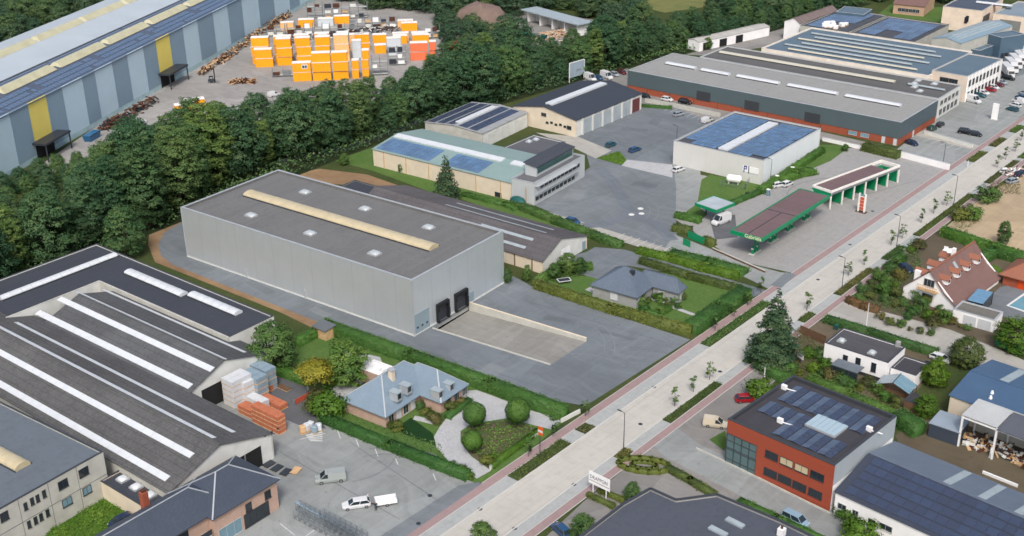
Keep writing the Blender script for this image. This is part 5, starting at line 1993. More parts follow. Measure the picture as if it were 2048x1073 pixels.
# ================================================================== dark hall and the works behind it
h = 7.2
f = Fr((1255.4, 141), (1802.4, 245.6), (1876, 200), h)
fU = f
t = f.thing('dark_hall', 'long hall clad in dark green sheet above red brick, with pale concrete-grey roof', 'industrial hall')
mdg = ribbed('dark_green_cladding', rgb(74, 88, 92, .85), .3, 'x', .2, .05, .5, 0, 0, .08)
mdg2 = ribbed('dark_green_cladding_shade', rgb(70, 84, 92, .85), .3, 'y', .2, .05, .5, 0, 0, .08)  # end wall slightly darker and bluer: shade painted into its colour
MB().box(0, f.L, 0, .3, 2.2, h).build('wall', mdg, t)
MB().box(.12, f.L-.12, .12, .3, 0, 2.19).build('wall', M['brick_red'], t)
MB().box(0, f.L, f.W-.3, f.W, 0, h).build('wall', M['conc'], t)
MB().box(0, .3, .3, f.W-.3, 0, h).build('wall', M['conc'], t)
MB().box(f.L-.3, f.L, .3, f.W-.3, 2.2, h).build('wall', mdg2, t)
MB().box(f.L-.3, f.L-.12, .3, f.W-.3, 0, 2.19).build('wall', M['brick_red'], t)
mcr = felt('pale_roof_felt', rgb(164, 165, 163), 1.2, 'x', .06, .9)
MB().box(.3, f.L-.3, .3, f.W-.3, h-.4, h-.12).build('roof', mcr, t)
coping(t, f.L, f.W, h, M['coping'], .4, .08)
zr = h-.12
for p, q in (((1333, 128), (1392, 138)), ((1404, 141), (1459, 151)), ((1474, 154), (1560, 168)), ((1576, 172), (1676, 189)), ((1692, 193), (1802, 213))):
    a, c = f.top(*p, zr), f.top(*q, zr)
    y = (a[1]+c[1])/2
    barrel(t, a[0], c[0], y-1.2, y+1.2, zr, .45, M['opal'], ribs=False)
for u, v in ((1407, 191), (1504, 204), (1625, 232)):
    x = f.front(u, v)[0]
    MB().box(x-2.6, x+2.6, -.03, -.004, 1.9, 4.9).build('sliding_door', M['coping_dark'], t)
for x in range(8, int(f.L)-6, 9):
    MB().box(x-.12, x+.12, .04, .119, 0, 2.19).build('pilaster', M['wood'], t)
for u0, v0, u1, v1 in ((1696, 271, 1713, 274), (1720, 276, 1737, 279)):
    x0, x1 = f.front(u0, v0)[0], f.front(u1, v1)[0]
    window(t, 'f', f, x0, .6, x1-x0, 1.2, 'glass_blue', 'frame', 2, off=.12)
for u in (1762, 1786):
    x = f.front(u, 285)[0]
    window(t, 'f', f, x, .02, 1.1, 2.0, 'blind', 'frame', 0, 'door', off=.12)
y = f.right(1825, 272)[0]
window(t, 'r', f, y, .02, 1.1, 2.0, 'blind', 'frame', 0, 'door', x=f.L-.12)

h2 = 6.6
f = Fr((1405, 112), (1878, 198), (1925, 171), h2, fU.rot)
t = f.thing('gravel_roof_hall', 'hall with dark gravel roof and one very long cream rooflight behind the pale roof', 'industrial hall')
mgv = felt('dark_gravel_roof', rgb(104, 104, 104), 2.4, 'y', .14, .9)
flat(t, f.L, f.W, h2, M['conc_light'], mgv, M['coping'], .25)
a, c = f.top(1442, 104, h2), f.top(1788, 165, h2)
yy = f.W*.52
barrel(t, a[0], c[0], yy-1.1, yy+1.1, h2-.25, .5, M['pale_light'])
for u, v in ((1829, 167), (1836, 161), (1829, 174), (1869, 168), (1840, 182)):
    x, y = f.top(u, v, h2)
    dome(t, min(x, f.L-2), min(max(y, 2), f.W-2), h2-.25, 1.6, 1.6)
x, y = f.top(1871, 178, h2)
barrel(t, x-9, min(x+9, f.L-2), y-.5, y+.5, h2-.25, .4, M['opal_grey'])
for k in range(5):
    y = 1.6+k*(f.W-3)/5
    window(t, 'r', f, y, 3.9, (f.W-3)/5-.8, 1.6, 'glass', 'frame', 1)
    window(t, 'r', f, y, .7, (f.W-3)/5-.8, 2.0, 'glass', 'frame', 1)

h3 = 7.4
f = Fr((1532, 93), (1858, 152), (1912, 112), h3, fU.rot)
f.W += 9
t = f.thing('striped_roof_hall', 'hall with blue-grey roof striped by pale rooflight bands and cream parapets', 'industrial hall')
mbg = felt('blue_grey_roof', rgb(104, 126, 142), 3, 'y', .08, .9)
flat(t, f.L, f.W, h3, plain('pale_parapet', rgb(214, 206, 194, .85), .8), mbg, plain('pale_parapet', rgb(214, 206, 194, .85), .8), .4)
n = 6
for k in range(n):
    y = f.W*(.13+.8*k/n)
    x0, x1 = (4, f.L-10) if k % 2 else (8, f.L-6)
    barrel(t, x0, x1, y-.6, y+.6, h3-.4, .4, M['opal_grey'] if k % 3 else M['pale_light'])

h4 = 8.6
f = Fr((1864, 141), (1935.5, 153.7), (1998, 117), h4)
t = f.thing('office_building', 'two-storey office with flat blue-grey roof and white facade facing the parked cars', 'office')
flat(t, f.L, f.W, h4, plain('beige_panel', rgb(198, 186, 172, .85), .8), mbg, M['coping'], .3, m2=M['white'])
for k in range(9):
    y = 1.5+k*(f.W-3)/9
    for z in (1.0, 4.9):
        window(t, 'r', f, y, z, (f.W-3)/9-1.0, 2.0, 'glass', 'frame_d', 1)
    MB().box(f.L+.005, f.L+.25, y-.75, y-.45, 0, h4).build('pier', M['white'], t)
for x in (3, f.L-6):
    window(t, 'f', f, x, 5.2, 3, 1.8, 'glass', 'frame_d', 2)

h5 = 9.5
f = Fr((1865, 74.5), (1921.6, 85), (1998, 45), h5)
t = f.thing('ribbed_roof_building', 'tall grey building with bright ribbed roof near the top right corner', 'industrial hall')
zf = gable(t, f.L, f.W, h5-.6, h5+.6, M['conc'], ribbed('bright_rib', rgb(158, 184, 198), 3.2, 'x', .5, .05, .35, .2), 'y', .5, .1, .2)
window(t, 'f', f, 4, 4.6, 2, 1.8, 'glass', 'frame_d')
window(t, 'f', f, f.L-8, 4.2, 3.4, 1.8, 'glass', 'frame_d')
for k in range(6):
    MB().slab(1.5+k*(f.L-3)/6, 2.2+k*(f.L-3)/6, 3, f.W-3, zf, .2, .35).build('roof_rib', M['opal_grey'], t)
mbl = plain('blue_grey_panel', rgb(92, 118, 138), .5)
for (a, b_, c, hh, lab) in (((1975, 68), (2003, 76), (2026, 62), 9, 'dark blue-grey block beside the row of white trucks'), ((1922, 95), (1960, 102), (1977, 90), 5.5, 'low blue-grey annex in front of the ribbed-roof building'), ((1672, 24), (1728, 30), (1736, 18), 8, 'blue-grey box-shaped plant room at the back of the solar roofs')):
    f = Fr(a, b_, c, hh)
    t = f.thing('annex_block', lab, 'building', 'blue-grey annex blocks')
    flat(t, f.L, max(6, f.W), hh, mbl, mbg, M['coping'], .25)
    for k in range(3):
        roller(t, 'r', f, 1+k*1.8, 1.4, 3, M['dsteel'], .02, 4, 'door')

h6 = 7.0
for k, (a, b_, c, lab) in enumerate((((1601, 50.7), (1696, 65), (1767, 30), 'flat solar roof with a white tarpaulin heap, at the back of the works'), ((1709, 62), (1829, 84), (1894, 49), 'larger flat solar roof next to the ribbed-roof building'))):
    f = Fr(a, b_, c, h6, fU.rot)
    t = f.thing('solar_roof_hall', lab, 'industrial hall', 'far solar roofs')
    flat(t, f.L, f.W, h6, M['conc'], felt('grey_felt', rgb(84, 88, 96)), M['coping_dark'], .3)
    zc = lambda x, y: h6-.3
    nx, ny = int((f.L-4)/3.4), int((f.W-4)/2.6)
    for j in range(ny):
        for i in range(nx):
            x, y = 2+i*3.4, 2+j*2.6
            if k == 0 and .30 < x/f.L < .75 and y/f.W < .42:
                continue
            if k == 1 and .35 < x/f.L < .6 and y/f.W < .3:
                continue
            pv(t, x, y, zc, 3.3, 2.2, 'pv_far', .12, .15)
    if k == 0:
        rnd = random.Random(4)
        for q in range(14):
            x, y = f.L*rnd.uniform(.36, .7), f.W*rnd.uniform(.08, .36)
            w_ = thing('roof_bundle', 'white wrapped bundle on the far solar roof, %s from the left' % ordn(q+1), 'bundle', f.o+f.u*x+f.n*y+Vector((0, 0, h6-.3)), rnd.uniform(0, 3), 'white bundles on the far roof')
            MB().box(-1.1, 1.1, -.8, .8, 0, rnd.uniform(.7, 1.6)).build('wrapping', M['white'], w_, bevel=.2)
            MB().box(-1.2, 1.2, -.9, .9, -.0, .12).build('pallet', M['wood_l'], w_)
h7 = 7.6
f = Fr((1569.5, 40), (1599.6, 45), (1667, 18), h7)
t = f.thing('brown_roof_shed', 'white shed with brown pitched roof left of the far solar roofs', 'shed')
gable(t, f.L, f.W, h7-.5, h7+1.2, M['render'], plain('brown_sheet', rgb(132, 118, 114), .6), 'y', .6, .2)

# long white lean-to / trailers along the trees
a0, a1 = G(1398, 104), G(1538, 72)
d = (a1-a0)
rot = math.atan2(d.y, d.x)-PI/2
f = fr_at((a0-Vector((math.cos(rot), math.sin(rot), 0))*6)[:2], rot, 6, d.length)
t = f.thing('white_shed', 'long low white shed with shallow roof along the tree belt', 'shed')
gable(t, f.L, f.W, 3.6, 4.2, M['render'], plain('pale_sheet', rgb(196, 194, 188), .6), 'y', .5, .15)
for k in range(3):
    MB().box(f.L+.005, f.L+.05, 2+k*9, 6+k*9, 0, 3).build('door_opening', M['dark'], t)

# beige buildings at the top right
h8 = 9.0
f = Fr((1886.5, 13), (1965, 22.4), (2010, -2), h8)
t = f.thing('beige_building', 'cream building with dark blue-grey roof at the top right corner', 'building')
flat(t, f.L, f.W, h8, plain('pale_cream', rgb(216, 200, 182, .85), .8), felt('slate_roof', rgb(84, 96, 112)), M['coping'], .25)
for x, z in ((9, 3.4), (16, 2.9), (f.L-6, 4)):
    window(t, 'f', f, x, z, 1.2, 2.4, 'glass', 'frame_d', 0)
x = f.L*.55
barrel(t, x, x+14, f.W*.5, f.W*.5+2.4, h8-.25, .5, M['opal'])
window(t, 'r', f, 2, 3.5, 9, 3, 'glass', 'frame', 4)
f = Fr((1987, 27), (2070, 38), (2110, 12), h8-1)
t = f.thing('beige_building', 'cream warehouse with grey doors cut by the right edge, behind the white trucks', 'building')
flat(t, f.L, f.W, h8-1, plain('pale_cream', rgb(216, 200, 182, .85), .8), felt('pale_blue_roof', rgb(140, 156, 168)), M['coping'], .25)
roller(t, 'f', f, 3, 8, 6, plain('door_grey', rgb(150, 154, 150), .6), .02, 8, 'door')
roller(t, 'f', f, 17, 5, 3.6, plain('door_grey', rgb(150, 154, 150), .6), .02, 6, 'door')
f = Fr((1788, 4), (1850, 10), (1876, -6), 5)
t = f.thing('terrace_houses', 'row of pinkish cream houses at the top edge of the picture', 'houses')
zf = gable(t, f.L, f.W, 4.2, 7.0, plain('pink_cream', rgb(214, 178, 150), .8), M['tile_red'], 'x', .5)
for k in range(6):
    window(t, 'f', f, 2+k*(f.L-4)/6, 1.2, 1.6, 1.5, 'glass', 'frame')

# ================================================================== blue-white striped hall at the upper left
p0, p1 = G(30, 347), G(520, 64)
d = p1-p0
rotB = math.atan2(d.y, d.x)-PI/2
uB = Vector((math.cos(rotB), math.sin(rotB), 0))
nB = Vector((-math.sin(rotB), math.cos(rotB), 0))
HB = 17.0
Lb, Wb_ = 96, 420
y_off = 110
fB = fr_at((p0-nB*y_off-uB*Lb)[:2], rotB, Lb, Wb_)
t = fB.thing('striped_hall', 'huge hall with blue and pale striped facade, yellow door panels and solar roof', 'industrial hall')
ma = ribbed('facade_pale', rgb(176, 200, 212, .85), .5, 'y', .2, .04, .5, 0, 0, .08)
mb_ = ribbed('facade_blue', rgb(124, 148, 164, .85), .5, 'y', .2, .04, .5, 0, 0, .08)
my = ribbed('facade_yellow', rgb(238, 204, 104, .85), .5, 'y', .2, .04, .5, 0, 0, .06)
# boundaries along the facade read at its top edge
xs = [20, 57, 93, 125, 165, 190, 225, 255, 287, 312, 339, 366, 395, 426, 455, 483, 515, 545, 575]
tops = [238-(x-20)*.498 for x in xs]
ys = [fB.right(x, v, Lb)[0] for x, v in zip(xs, tops)]
seq = ['p', 'b', 'y', 'b', 'p', 'b', 'p', 'b', 'p', 'b', 'y', 'b', 'p', 'b', 'p', 'b', 'p', 'b', 'p', 'b']
step = (ys[-1]-ys[0])/18
yb = [ys[0]-step*k for k in range(6, 0, -1)]+ys+[ys[-1]+step*k for k in range(1, 9)]
kinds = [('b', 'p')[k % 2] for k in range(5)]+['p', 'b', 'y', 'b', 'p', 'b', 'p', 'b', 'p', 'b', 'y', 'b', 'p', 'b', 'p', 'b', 'p', 'b', 'p', 'b', 'p', 'b', 'p', 'b', 'p', 'b', 'p', 'b']
for k in range(len(yb)-1):
    kd = kinds[k] if k < len(kinds) else 'pb'[k % 2]
    z0 = 1.6
    if kd == 'y':
        z0 = 5.4
    pr = .06 if kd == 'b' else .0
    MB().box(Lb-.3, Lb+pr, yb[k]+.02, yb[k+1]-.02, z0, HB).build('wall_panel', {'p': ma, 'b': mb_, 'y': my}[kd], t)
    if kd == 'y':
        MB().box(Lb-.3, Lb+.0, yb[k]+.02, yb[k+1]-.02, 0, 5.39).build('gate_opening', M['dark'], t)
        can = MB().box(Lb+.01, Lb+4.5, yb[k]-1.5, yb[k+1]+2.5, 5.0, 5.6).build('gate_canopy', M['dsteel'], t)
        for yy in (yb[k]-1.2, yb[k+1]+2.0):
            MB().box(Lb+4.0, Lb+4.3, yy, yy+.3, 0, 5.0).build('post', M['dsteel'], can)
    else:
        MB().box(Lb-.3, Lb+.02, yb[k], yb[k+1], 0, 1.59).build('plinth', M['glass_blue'] if False else plain('plinth_pale', rgb(160, 186, 190, .85), .7), t)
# roof: near half with solar rows and cream ridge light, far half pale with cream ridge light
xv = fB.top(0, 168, HB-.4)[0]
xr1 = (xv+Lb)/2
xe = fB.top(0, 87, HB-.4)[0]
xr2 = (xe+xv)/2
RH = 2.2
MB().box(xe+.3, Lb-.3, 0, .3, 0, HB-.4).build('wall', ma, t)
MB().box(xe, xe+.3, 0, Wb_, 0, HB-.4).build('wall', ma, t)
MB().box(xe+.3, Lb-.3, Wb_-.3, Wb_, 0, HB-.4).build('wall', ma, t)
mrp = plain('pale_blue_sheet', rgb(196, 208, 216), .5, .06, .1)
mrd = plain('slate_sheet', rgb(92, 104, 124), .5, .1, .1)
zB = lambda x, y: HB-.3+RH*(1-abs(x-xr1)/(Lb-xr1)) if x >= xv else HB-.3+RH*(1-abs(x-xr2)/(xv-xr2))
for xa, xb_, mm in ((xe, xr2, mrp), (xr2, xv, mrp), (xv, xr1, mrd), (xr1, Lb+.3, mrd)):
    MB().slab(xa, xb_, -.3, Wb_, zB, 0, .15).build('roof_slope', mm, t)
MB().slab(xv-.6, xv+.6, 0, Wb_, lambda x, y: HB-.2, 0, .2).build('valley_gutter', M['coping_dark'], t)
mcl = plain('cream_ridge', rgb(216, 212, 178), .5, .12, .3)
rl = MB()
for k in range(14):
    y0 = 6+k*29.5
    MB().hexa([(xr1-2.4, y0, HB+RH-.45), (xr1+2.4, y0, HB+RH-.45), (xr1+2.4, y0+27, HB+RH-.45), (xr1-2.4, y0+27, HB+RH-.45)],
              [(xr1-.6, y0+.5, HB+RH+.9), (xr1+.6, y0+.5, HB+RH+.9), (xr1+.6, y0+26.5, HB+RH+.9), (xr1-.6, y0+26.5, HB+RH+.9)]).build('ridge_light', mcl, t)
    MB().hexa([(xr2-2.4, y0, HB+RH-.45), (xr2+2.4, y0, HB+RH-.45), (xr2+2.4, y0+28, HB+RH-.45), (xr2-2.4, y0+28, HB+RH-.45)],
              [(xr2-.6, y0+.5, HB+RH+.9), (xr2+.6, y0+.5, HB+RH+.9), (xr2+.6, y0+27.5, HB+RH+.9), (xr2-.6, y0+27.5, HB+RH+.9)]).build('ridge_light', mcl, t)
ya0, ya1 = fB.top(0, 240, HB)[1]-6, fB.top(610, -30, HB)[1]
far_rows = MB()
for side in (0, 1):
    xa, xb_ = (xv+1.5, xr1-3.4) if side == 0 else (xr1+3.4, Lb-.8)
    nr = int((xb_-xa)/2.1)
    for i in range(nr):
        x = xa+i*(xb_-xa)/nr
        y = ya0
        q = 0
        while y < ya1:
            q += 1
            if not ((q*7+i*3) % 61 < 2 or (q % 19 < 2 and side == 1 and i < 2)):
                far_rows.slab(x, x+1.65, y, y+1.5, zB, .2, .28)
            y += 1.8
o = far_rows.build('solar_panel_rows', M['pv_far'], t)
o['kind'] = 'stuff'

# ================================================================== storage yard: stacked site cabins
def cabin_mesh(L, D, Hc, mat):
    b = MB().box(.12, L-.12, .06, D-.06, .1, Hc-.12)
    fr_ = MB()
    k = .14
    for x in (0, L-k):
        for y in (0, D-k):
            fr_.box(x, x+k, y, y+k, 0, Hc)
    for z in (0, Hc-k):
        fr_.box(k, L-k, 0, k, z, z+k).box(k, L-k, D-k, D, z, z+k).box(0, k, k, D-k, z, z+k).box(L-k, L, k, D-k, z, z+k)
    r = MB().box(-.02, L+.02, -.02, D+.02, Hc-.08, Hc+.06)
    return b.mesh('body', mat), fr_.mesh('corner_frame', plain('frame_of_'+mat.name, tuple(x*.9+.05 for x in mat_col[mat.name]), .6, .1, 1)), r.mesh('roof', M['cabin_frame'])


CAB = {}
mat_col = {M[k].name: c for k, c in (('orange', rgb(246, 168, 50)), ('orange_pale', rgb(240, 180, 130)), ('orange_red', rgb(214, 116, 80)), ('cabin_grey', rgb(190, 196, 200)))}
aC = math.atan2((G(591, 131.6)-G(553, 133)).y, (G(591, 131.6)-G(553, 133)).x)
ncab = [0]


def stack(u, v, u2, n, kind, row, idx, D=3.0, Hc=3.25, name='site_cabin'):
    p, q = G(u, v), G(u2, v-.02*(u2-u))
    L = (q-p).length
    key = (round(L, 0), kind, D)
    if key not in CAB:
        CAB[key] = cabin_mesh(round(L, 0)-.55, D, Hc, M[kind])
    for k in range(n):
        lab = '%s site cabin, %s level, %s stack from left, %s' % ({'orange': 'orange', 'orange_pale': 'faded orange', 'orange_red': 'red-orange', 'cabin_grey': 'grey'}[kind], ('bottom', 'middle', 'top')[k] if n == 3 else (('lower', 'upper')[k] if n == 2 else 'single'), ordn(idx), row)
        t = thing(name, lab, 'site cabin', (p.x+random.uniform(-.25, .25), p.y+random.uniform(-.25, .25), k*(Hc+.1)), aC+random.uniform(-.015, .015), 'stacked site cabins')
        for nm, me in zip(('body', 'corner_frame', 'roof'), CAB[key]):
            link(nm, me, t)
        ncab[0] += 1
    return p, L


rows = {
    'front row of cabins': [(587, 164, 624, 2, 'orange'), (627, 163, 664, 3, 'orange'), (667, 161.5, 703, 3, 'orange'), (706, 158, 723, 2, 'orange'), (725, 156.5, 743, 3, 'orange')],
    'second row of cabins': [(512, 135.5, 549, 2, 'orange'), (555, 132.5, 590, 3, 'orange'), (595, 130, 629, 3, 'orange'), (634, 128, 667, 3, 'orange'), (671, 124, 702, 3, 'orange_pale'), (712, 104, 744, 2, 'orange'), (750, 108, 776, 1, 'orange'), (822, 122, 857, 2, 'orange_red'), (860, 119, 878, 2, 'orange_red')],
    'third row of cabins': [(505, 129.5, 543, 3, 'orange'), (551, 127, 587, 3, 'orange'), (592, 124, 626, 3, 'orange_pale'), (632, 121, 664, 3, 'orange'), (747, 87, 778, 1, 'orange'), (788, 89, 821, 1, 'orange'), (826, 87, 859, 1, 'orange'), (700, 104, 733, 2, 'orange_pale')],
    'back row of cabins': [(563, 62, 592, 1, 'orange_pale'), (596, 56, 632, 1, 'orange'), (636, 54, 668, 1, 'cabin_grey'), (668, 49, 700, 1, 'orange'), (803, 63, 838, 1, 'orange'), (795, 58, 828, 1, 'orange_pale'), (785, 84, 818, 1, 'orange_pale'), (822, 83, 855, 1, 'orange_pale')],
    'grey group of cabins': [(640, 122, 662, 3, 'cabin_grey'), (676, 119, 700, 3, 'cabin_grey'), (706, 117, 728, 2, 'cabin_grey'), (776, 112, 810, 2, 'cabin_grey')],
}
for row, lst in rows.items():
    for i, (u, v, u2, n, kd) in enumerate(lst):
        p, L = stack(u, v, u2, n, kd, row, i+1)
        if row.startswith('front') and i == 0:
            t = bpy.data.objects['site_cabin.001'] if 'site_cabin.001' in bpy.data.objects else None
            if t:
                o = MB().box(L*.5, L*.82, -.03, .0, 1.2, 2.7).build('window', M['blind'], t)
                MB().box(L*.54, L*.65, -.05, -.03, 1.5, 2.3).box(L*.68, L*.78, -.05, -.03, 1.5, 2.3).build('pane', M['glass'], o)


def rack(u, v, u2, levels, label, seed, Hl=2.2):
    p, q = G(u, v), G(u2, v)
    L = (q-p).length
    t = thing('storage_rack', label, 'rack', p, aC, 'steel racks in the storage yard')
    rnd = random.Random(seed)
    n = max(2, int(L/3))
    for i in range(n+1):
        for y in (0, 2.2):
            MB().box(L*i/n-.1, L*i/n+.1, y-.1, y+.1, 0, Hl*levels+.4).build('upright', M['steel'], t)
    for k in range(levels):
        MB().box(0, L, -.05, .15, Hl*k+.35, Hl*k+.55).box(0, L, 2.05, 2.25, Hl*k+.35, Hl*k+.55).build('beam', M['steel'], t)
        MB().box(.1, L-.1, .15, 2.05, Hl*k+.4, Hl*k+.5).build('shelf', M['conc'], t)
    for k in range(levels):
        for i in range(n):
            if rnd.random() < .75:
                w_ = L/n*rnd.uniform(.5, .85)
                x = L*i/n+.2
                MB().box(x, x+w_, .3, 1.9, Hl*k+.5, Hl*k+.5+Hl*rnd.uniform(.35, .75)).build('load', M[rnd.choice(['steel', 'conc_light', 'dsteel', 'white', 'wood_l', 'rust'])], t)
    return t


for i, (u, v, u2, lv, lab) in enumerate([
        (745, 152, 776, 3, 'three-level steel rack right of the tall orange cabins in front'), (778, 132, 812, 3, 'steel rack with grey loads near the poplars'), (615, 38, 645, 3, 'tall steel rack touching the blue striped hall'),
        (650, 40, 700, 3, 'wide tall rack at the back of the storage yard'), (700, 38, 735, 3, 'tall rack with rusty loads at the back of the yard'), (575, 72, 625, 2, 'low rack behind the leftmost cabin stacks'),
        (630, 72, 690, 2, 'long low rack in the middle of the storage yard'), (700, 60, 745, 2, 'low rack left of the far right cabins'), (745, 58, 795, 2, 'low rack with mixed loads at the far right'), (545, 155, 586, 1, 'single-level yellow-framed rack left of the front cabins'),
        (535, 74, 570, 2, 'small rack next to the scrap along the blue hall'), (850, 78, 880, 2, 'short rack at the right end of the storage yard')]):
    rack(u, v, u2, lv, lab, i)


def heap(name, label, line, wd, ht, n, seed, mats, cat='scrap heap'):
    """pile of loose scrap: uncountable pieces, one object per colour family"""
    rnd = random.Random(seed)
    P = [G(*p) for p in line]
    for j, mm in enumerate(mats):
        b = MB()
        for k in range(n//len(mats)):
            i = rnd.randrange(len(P)-1)
            s_ = rnd.random()
            c = P[i]+(P[i+1]-P[i])*s_
            d = (P[i+1]-P[i]).normalized()
            nn = Vector((-d.y, d.x, 0))
            off = rnd.gauss(0, wd*.35)
            z = max(.1, ht*(1-abs(off)/wd)*rnd.random())
            c = c+nn*off+Vector((0, 0, z))
            e = Vector((rnd.gauss(0, 1), rnd.gauss(0, 1), rnd.gauss(0, .35))).normalized()*rnd.uniform(.4, 1.3)
            b.beam(c-e, c+e, rnd.uniform(.15, .6), rnd.uniform(.1, .4))
        tag(b.build(name, M[mm]), label, kind='stuff')


heap('scrap_pile', 'rusty scrap piled along the striped hall', [(205, 262), (240, 243), (310, 203)], 2.6, 2.6, 260, 1, ['rust', 'wood', 'dsteel'])
heap('scrap_pile', 'rusty beams piled along the striped hall near the cabins', [(400, 152), (460, 112), (530, 62), (580, 30)], 2.6, 2.8, 420, 2, ['rust', 'wood', 'wood_l'])
heap('timber_pile', 'rusty timber and pipes in front of the cabins', [(460, 168), (510, 166)], 1.8, 2.0, 120, 3, ['rust', 'wood_l'])
heap('junk', 'mixed junk between the racks', [(560, 82), (640, 76), (720, 66), (800, 56)], 8, 1.8, 420, 4, ['steel', 'conc_light', 'rust', 'dsteel'])
heap('rubble', 'pinkish rubble heap in the recycling yard', [(1060, 84), (1090, 76), (1130, 70)], 6, 2.5, 300, 5, ['cream', 'wood_l', 'brick_pink'])
heap('waste', 'pale waste heap at the recycling yard', [(880, 30), (920, 22), (945, 20)], 6, 4, 260, 6, ['conc_light', 'wood_l', 'teal'])
heap('building_rubbish', 'building materials beside the sandy plot', [(2010, 350), (2060, 345)], 4, 1.4, 200, 7, ['white', 'dsteel', 'brick_pink'])
heap('stored_materials', 'loose materials under the open shed roof', [(1925, 888), (1960, 885), (2000, 905), (2060, 925)], 3, 1.2, 260, 8, ['wood_l', 'rust', 'conc_light', 'dsteel'])

# earth mound and long open shed far behind
p = G(965, 48)
me = MB().sphere((0, 0, 0), 13, 10, 8.5, 18, 10).mesh('earth_mound', ground('mound_earth', rgb(146, 126, 116), .2), True)
for v_ in me.vertices:
    v_.co *= 1+.06*math.sin(v_.co.x*1.3)+.05*math.sin(v_.co.y*1.7)
tag(link('earth_mound', me, None, (p.x, p.y, 0)), 'big brown rounded earth mound behind the trees', 'mound')
a0, a1 = G(1056, 45), G(1154, 73)
rot = math.atan2((a1-a0).y, (a1-a0).x)
f = fr_at(a0[:2], rot, (a1-a0).length, 7)
t = f.thing('open_shed', 'long white open-fronted shed with flat roof far behind the tree belt', 'shed')
MB().box(-3, f.L+2, -1.5, f.W, 4.8, 5.2).build('roof', M['opal_grey'], t)
MB().box(0, f.L, f.W-.4, f.W, 0, 4.8).build('wall', M['render'], t)
for k in range(5):
    x = f.L*k/4
    MB().box(x-.3, x+.3, 0, f.W-.4, 0, 4.8).build('partition', M['render'], t)
for k in range(4):
    MB().box(f.L*k/4+.4, f.L*(k+1)/4-.4, 4.0, 4.3, 0, 4.4).build('bay_wall', M['conc_light'], t)
for k, (u, v, m_, lab) in enumerate([(1048, 76, 'gas_green', 'green skip in front of the far open shed'), (1078, 80, 'teal', 'teal skip in front of the far open shed'), (185, 279, 'glass_blue', 'blue skip at the foot of the striped hall')]):
    p = G(u, v)
    t = thing('skip', lab, 'skip', p, rotB+PI/2 if k == 2 else .2)
    b = MB()
    frustum(b, -2.6, -3.2, 3.2, 2.6, 0, 2.0, 1.1, 1.3)
    b.build('body', paint('skip_blue', 40, 110, 160) if k == 2 else M[m_], t)
    MB().box(-3.2, 3.2, -1.35, -1.2, 1.85, 2.05).build('rim', M['dsteel'], t)

# sign boards
p, q = G(1139, 166), G(1168, 157)
t = thing('billboard', 'pale blank-looking billboard standing between the trees and the larger garage hall', 'billboard', p, math.atan2((q-p).y, (q-p).x))
L_ = (q-p).length
MB().box(0, L_, -.1, .1, 1.6, 6.8).build('board', plain('billboard_face', rgb(172, 190, 204), .5, .1), t)
b = MB().box(-.15, 0, -.15, .15, 0, 6.9).box(L_, L_+.15, -.15, .15, 0, 6.9).build('post', M['white'], t)
MB().box(0, L_, -.16, .16, 6.8, 6.95).build('top_rail', M['white'], t)
MB().box(L_*.45, L_*.8, -.13, -.101, 3.4, 4.1).build('faded_print', plain('faded_grey', rgb(150, 160, 172), .5), t)
p, q = G(1186, 990), G(1212, 1003)
t = thing('company_sign', 'white company sign with grey lettering on two posts beside the cycle path', 'sign', p, math.atan2((q-p).y, (q-p).x))
L_ = (q-p).length
for x in (0.0, L_):
    MB().box(x-.07, x+.07, -.07, .07, 0, 2.6).build('post', M['white'], t)
bd = MB().box(-.8, L_+.8, -.16, -.08, 2.2, 4.5).build('board', M['white'], t)
text(bd, 'DRAPPON', (-.6, -.17, 3.2), (PI/2, 0, 0), 1.0, plain('letter_grey', rgb(112, 108, 128), .5, .05), 'lettering', .012, None, (L_+1.2)/4.9)
MB().box(-.7, L_+.7, -.18, -.165, 2.75, 2.9).build('underline', plain('letter_pale', rgb(180, 176, 170), .5), bd)
p = G(1600, 727)
t = thing('garden_sign', 'small white sign board in the shrubs beside the big conifer', 'sign', p, R(-20))
MB().box(-.05, .05, -.05, .05, 0, 1.2).build('post', M['dsteel'], t)
MB().box(-.9, .9, -.12, -.05, 1.1, 2.4).build('board', M['white'], t)
MB().box(-.5, .5, -.14, -.121, 1.6, 1.9).build('faded_print', plain('faded_grey', rgb(150, 160, 172), .5), t)
p = G(1988, 240)
t = thing('white_totem', 'slim white totem sign at the car park entrance', 'sign', p, fU.rot)
MB().box(-.9, .9, -.25, .25, 0, 5.2).build('board', M['white'], t)
MB().box(-1.1, 1.1, -.5, .5, 0, .2).build('plinth', M['conc'], t)

# ================================================================== red office building with solar roof
h = 8.6
f = Fr((1455.5, 838.6), (1668.6, 932), (1794, 833), h)
fR = f
t = f.thing('red_office', 'terracotta red two-storey office with black roof, solar panels and glazed corner', 'office')
mgc = ribbed('grey_side_cladding', rgb(164, 174, 180, .95), .3, 'y', .25, .05, .5, .1)
gx = f.front(1514, 893)[0]
MB().box(gx, f.L, 0, .3, 0, h).build('wall', M['red_panel'], t)
MB().box(0, gx, 0, .3, 6.0, h).build('wall', M['red_panel'], t)
MB().box(0, f.L, f.W-.3, f.W, 0, h).build('wall', mgc, t)
MB().box(0, .3, 5.5, f.W-.3, 0, h).build('wall', M['red_panel'], t)
MB().box(0, .3, .3, 5.5, 6.0, h).build('wall', M['red_panel'], t)
MB().box(f.L-.3, f.L, .3, f.W-.3, 4.6, h).build('wall', mgc, t)
MB().box(f.L-.3, f.L, .3, f.W-.3, 0, 4.59).build('wall', M['render'], t)
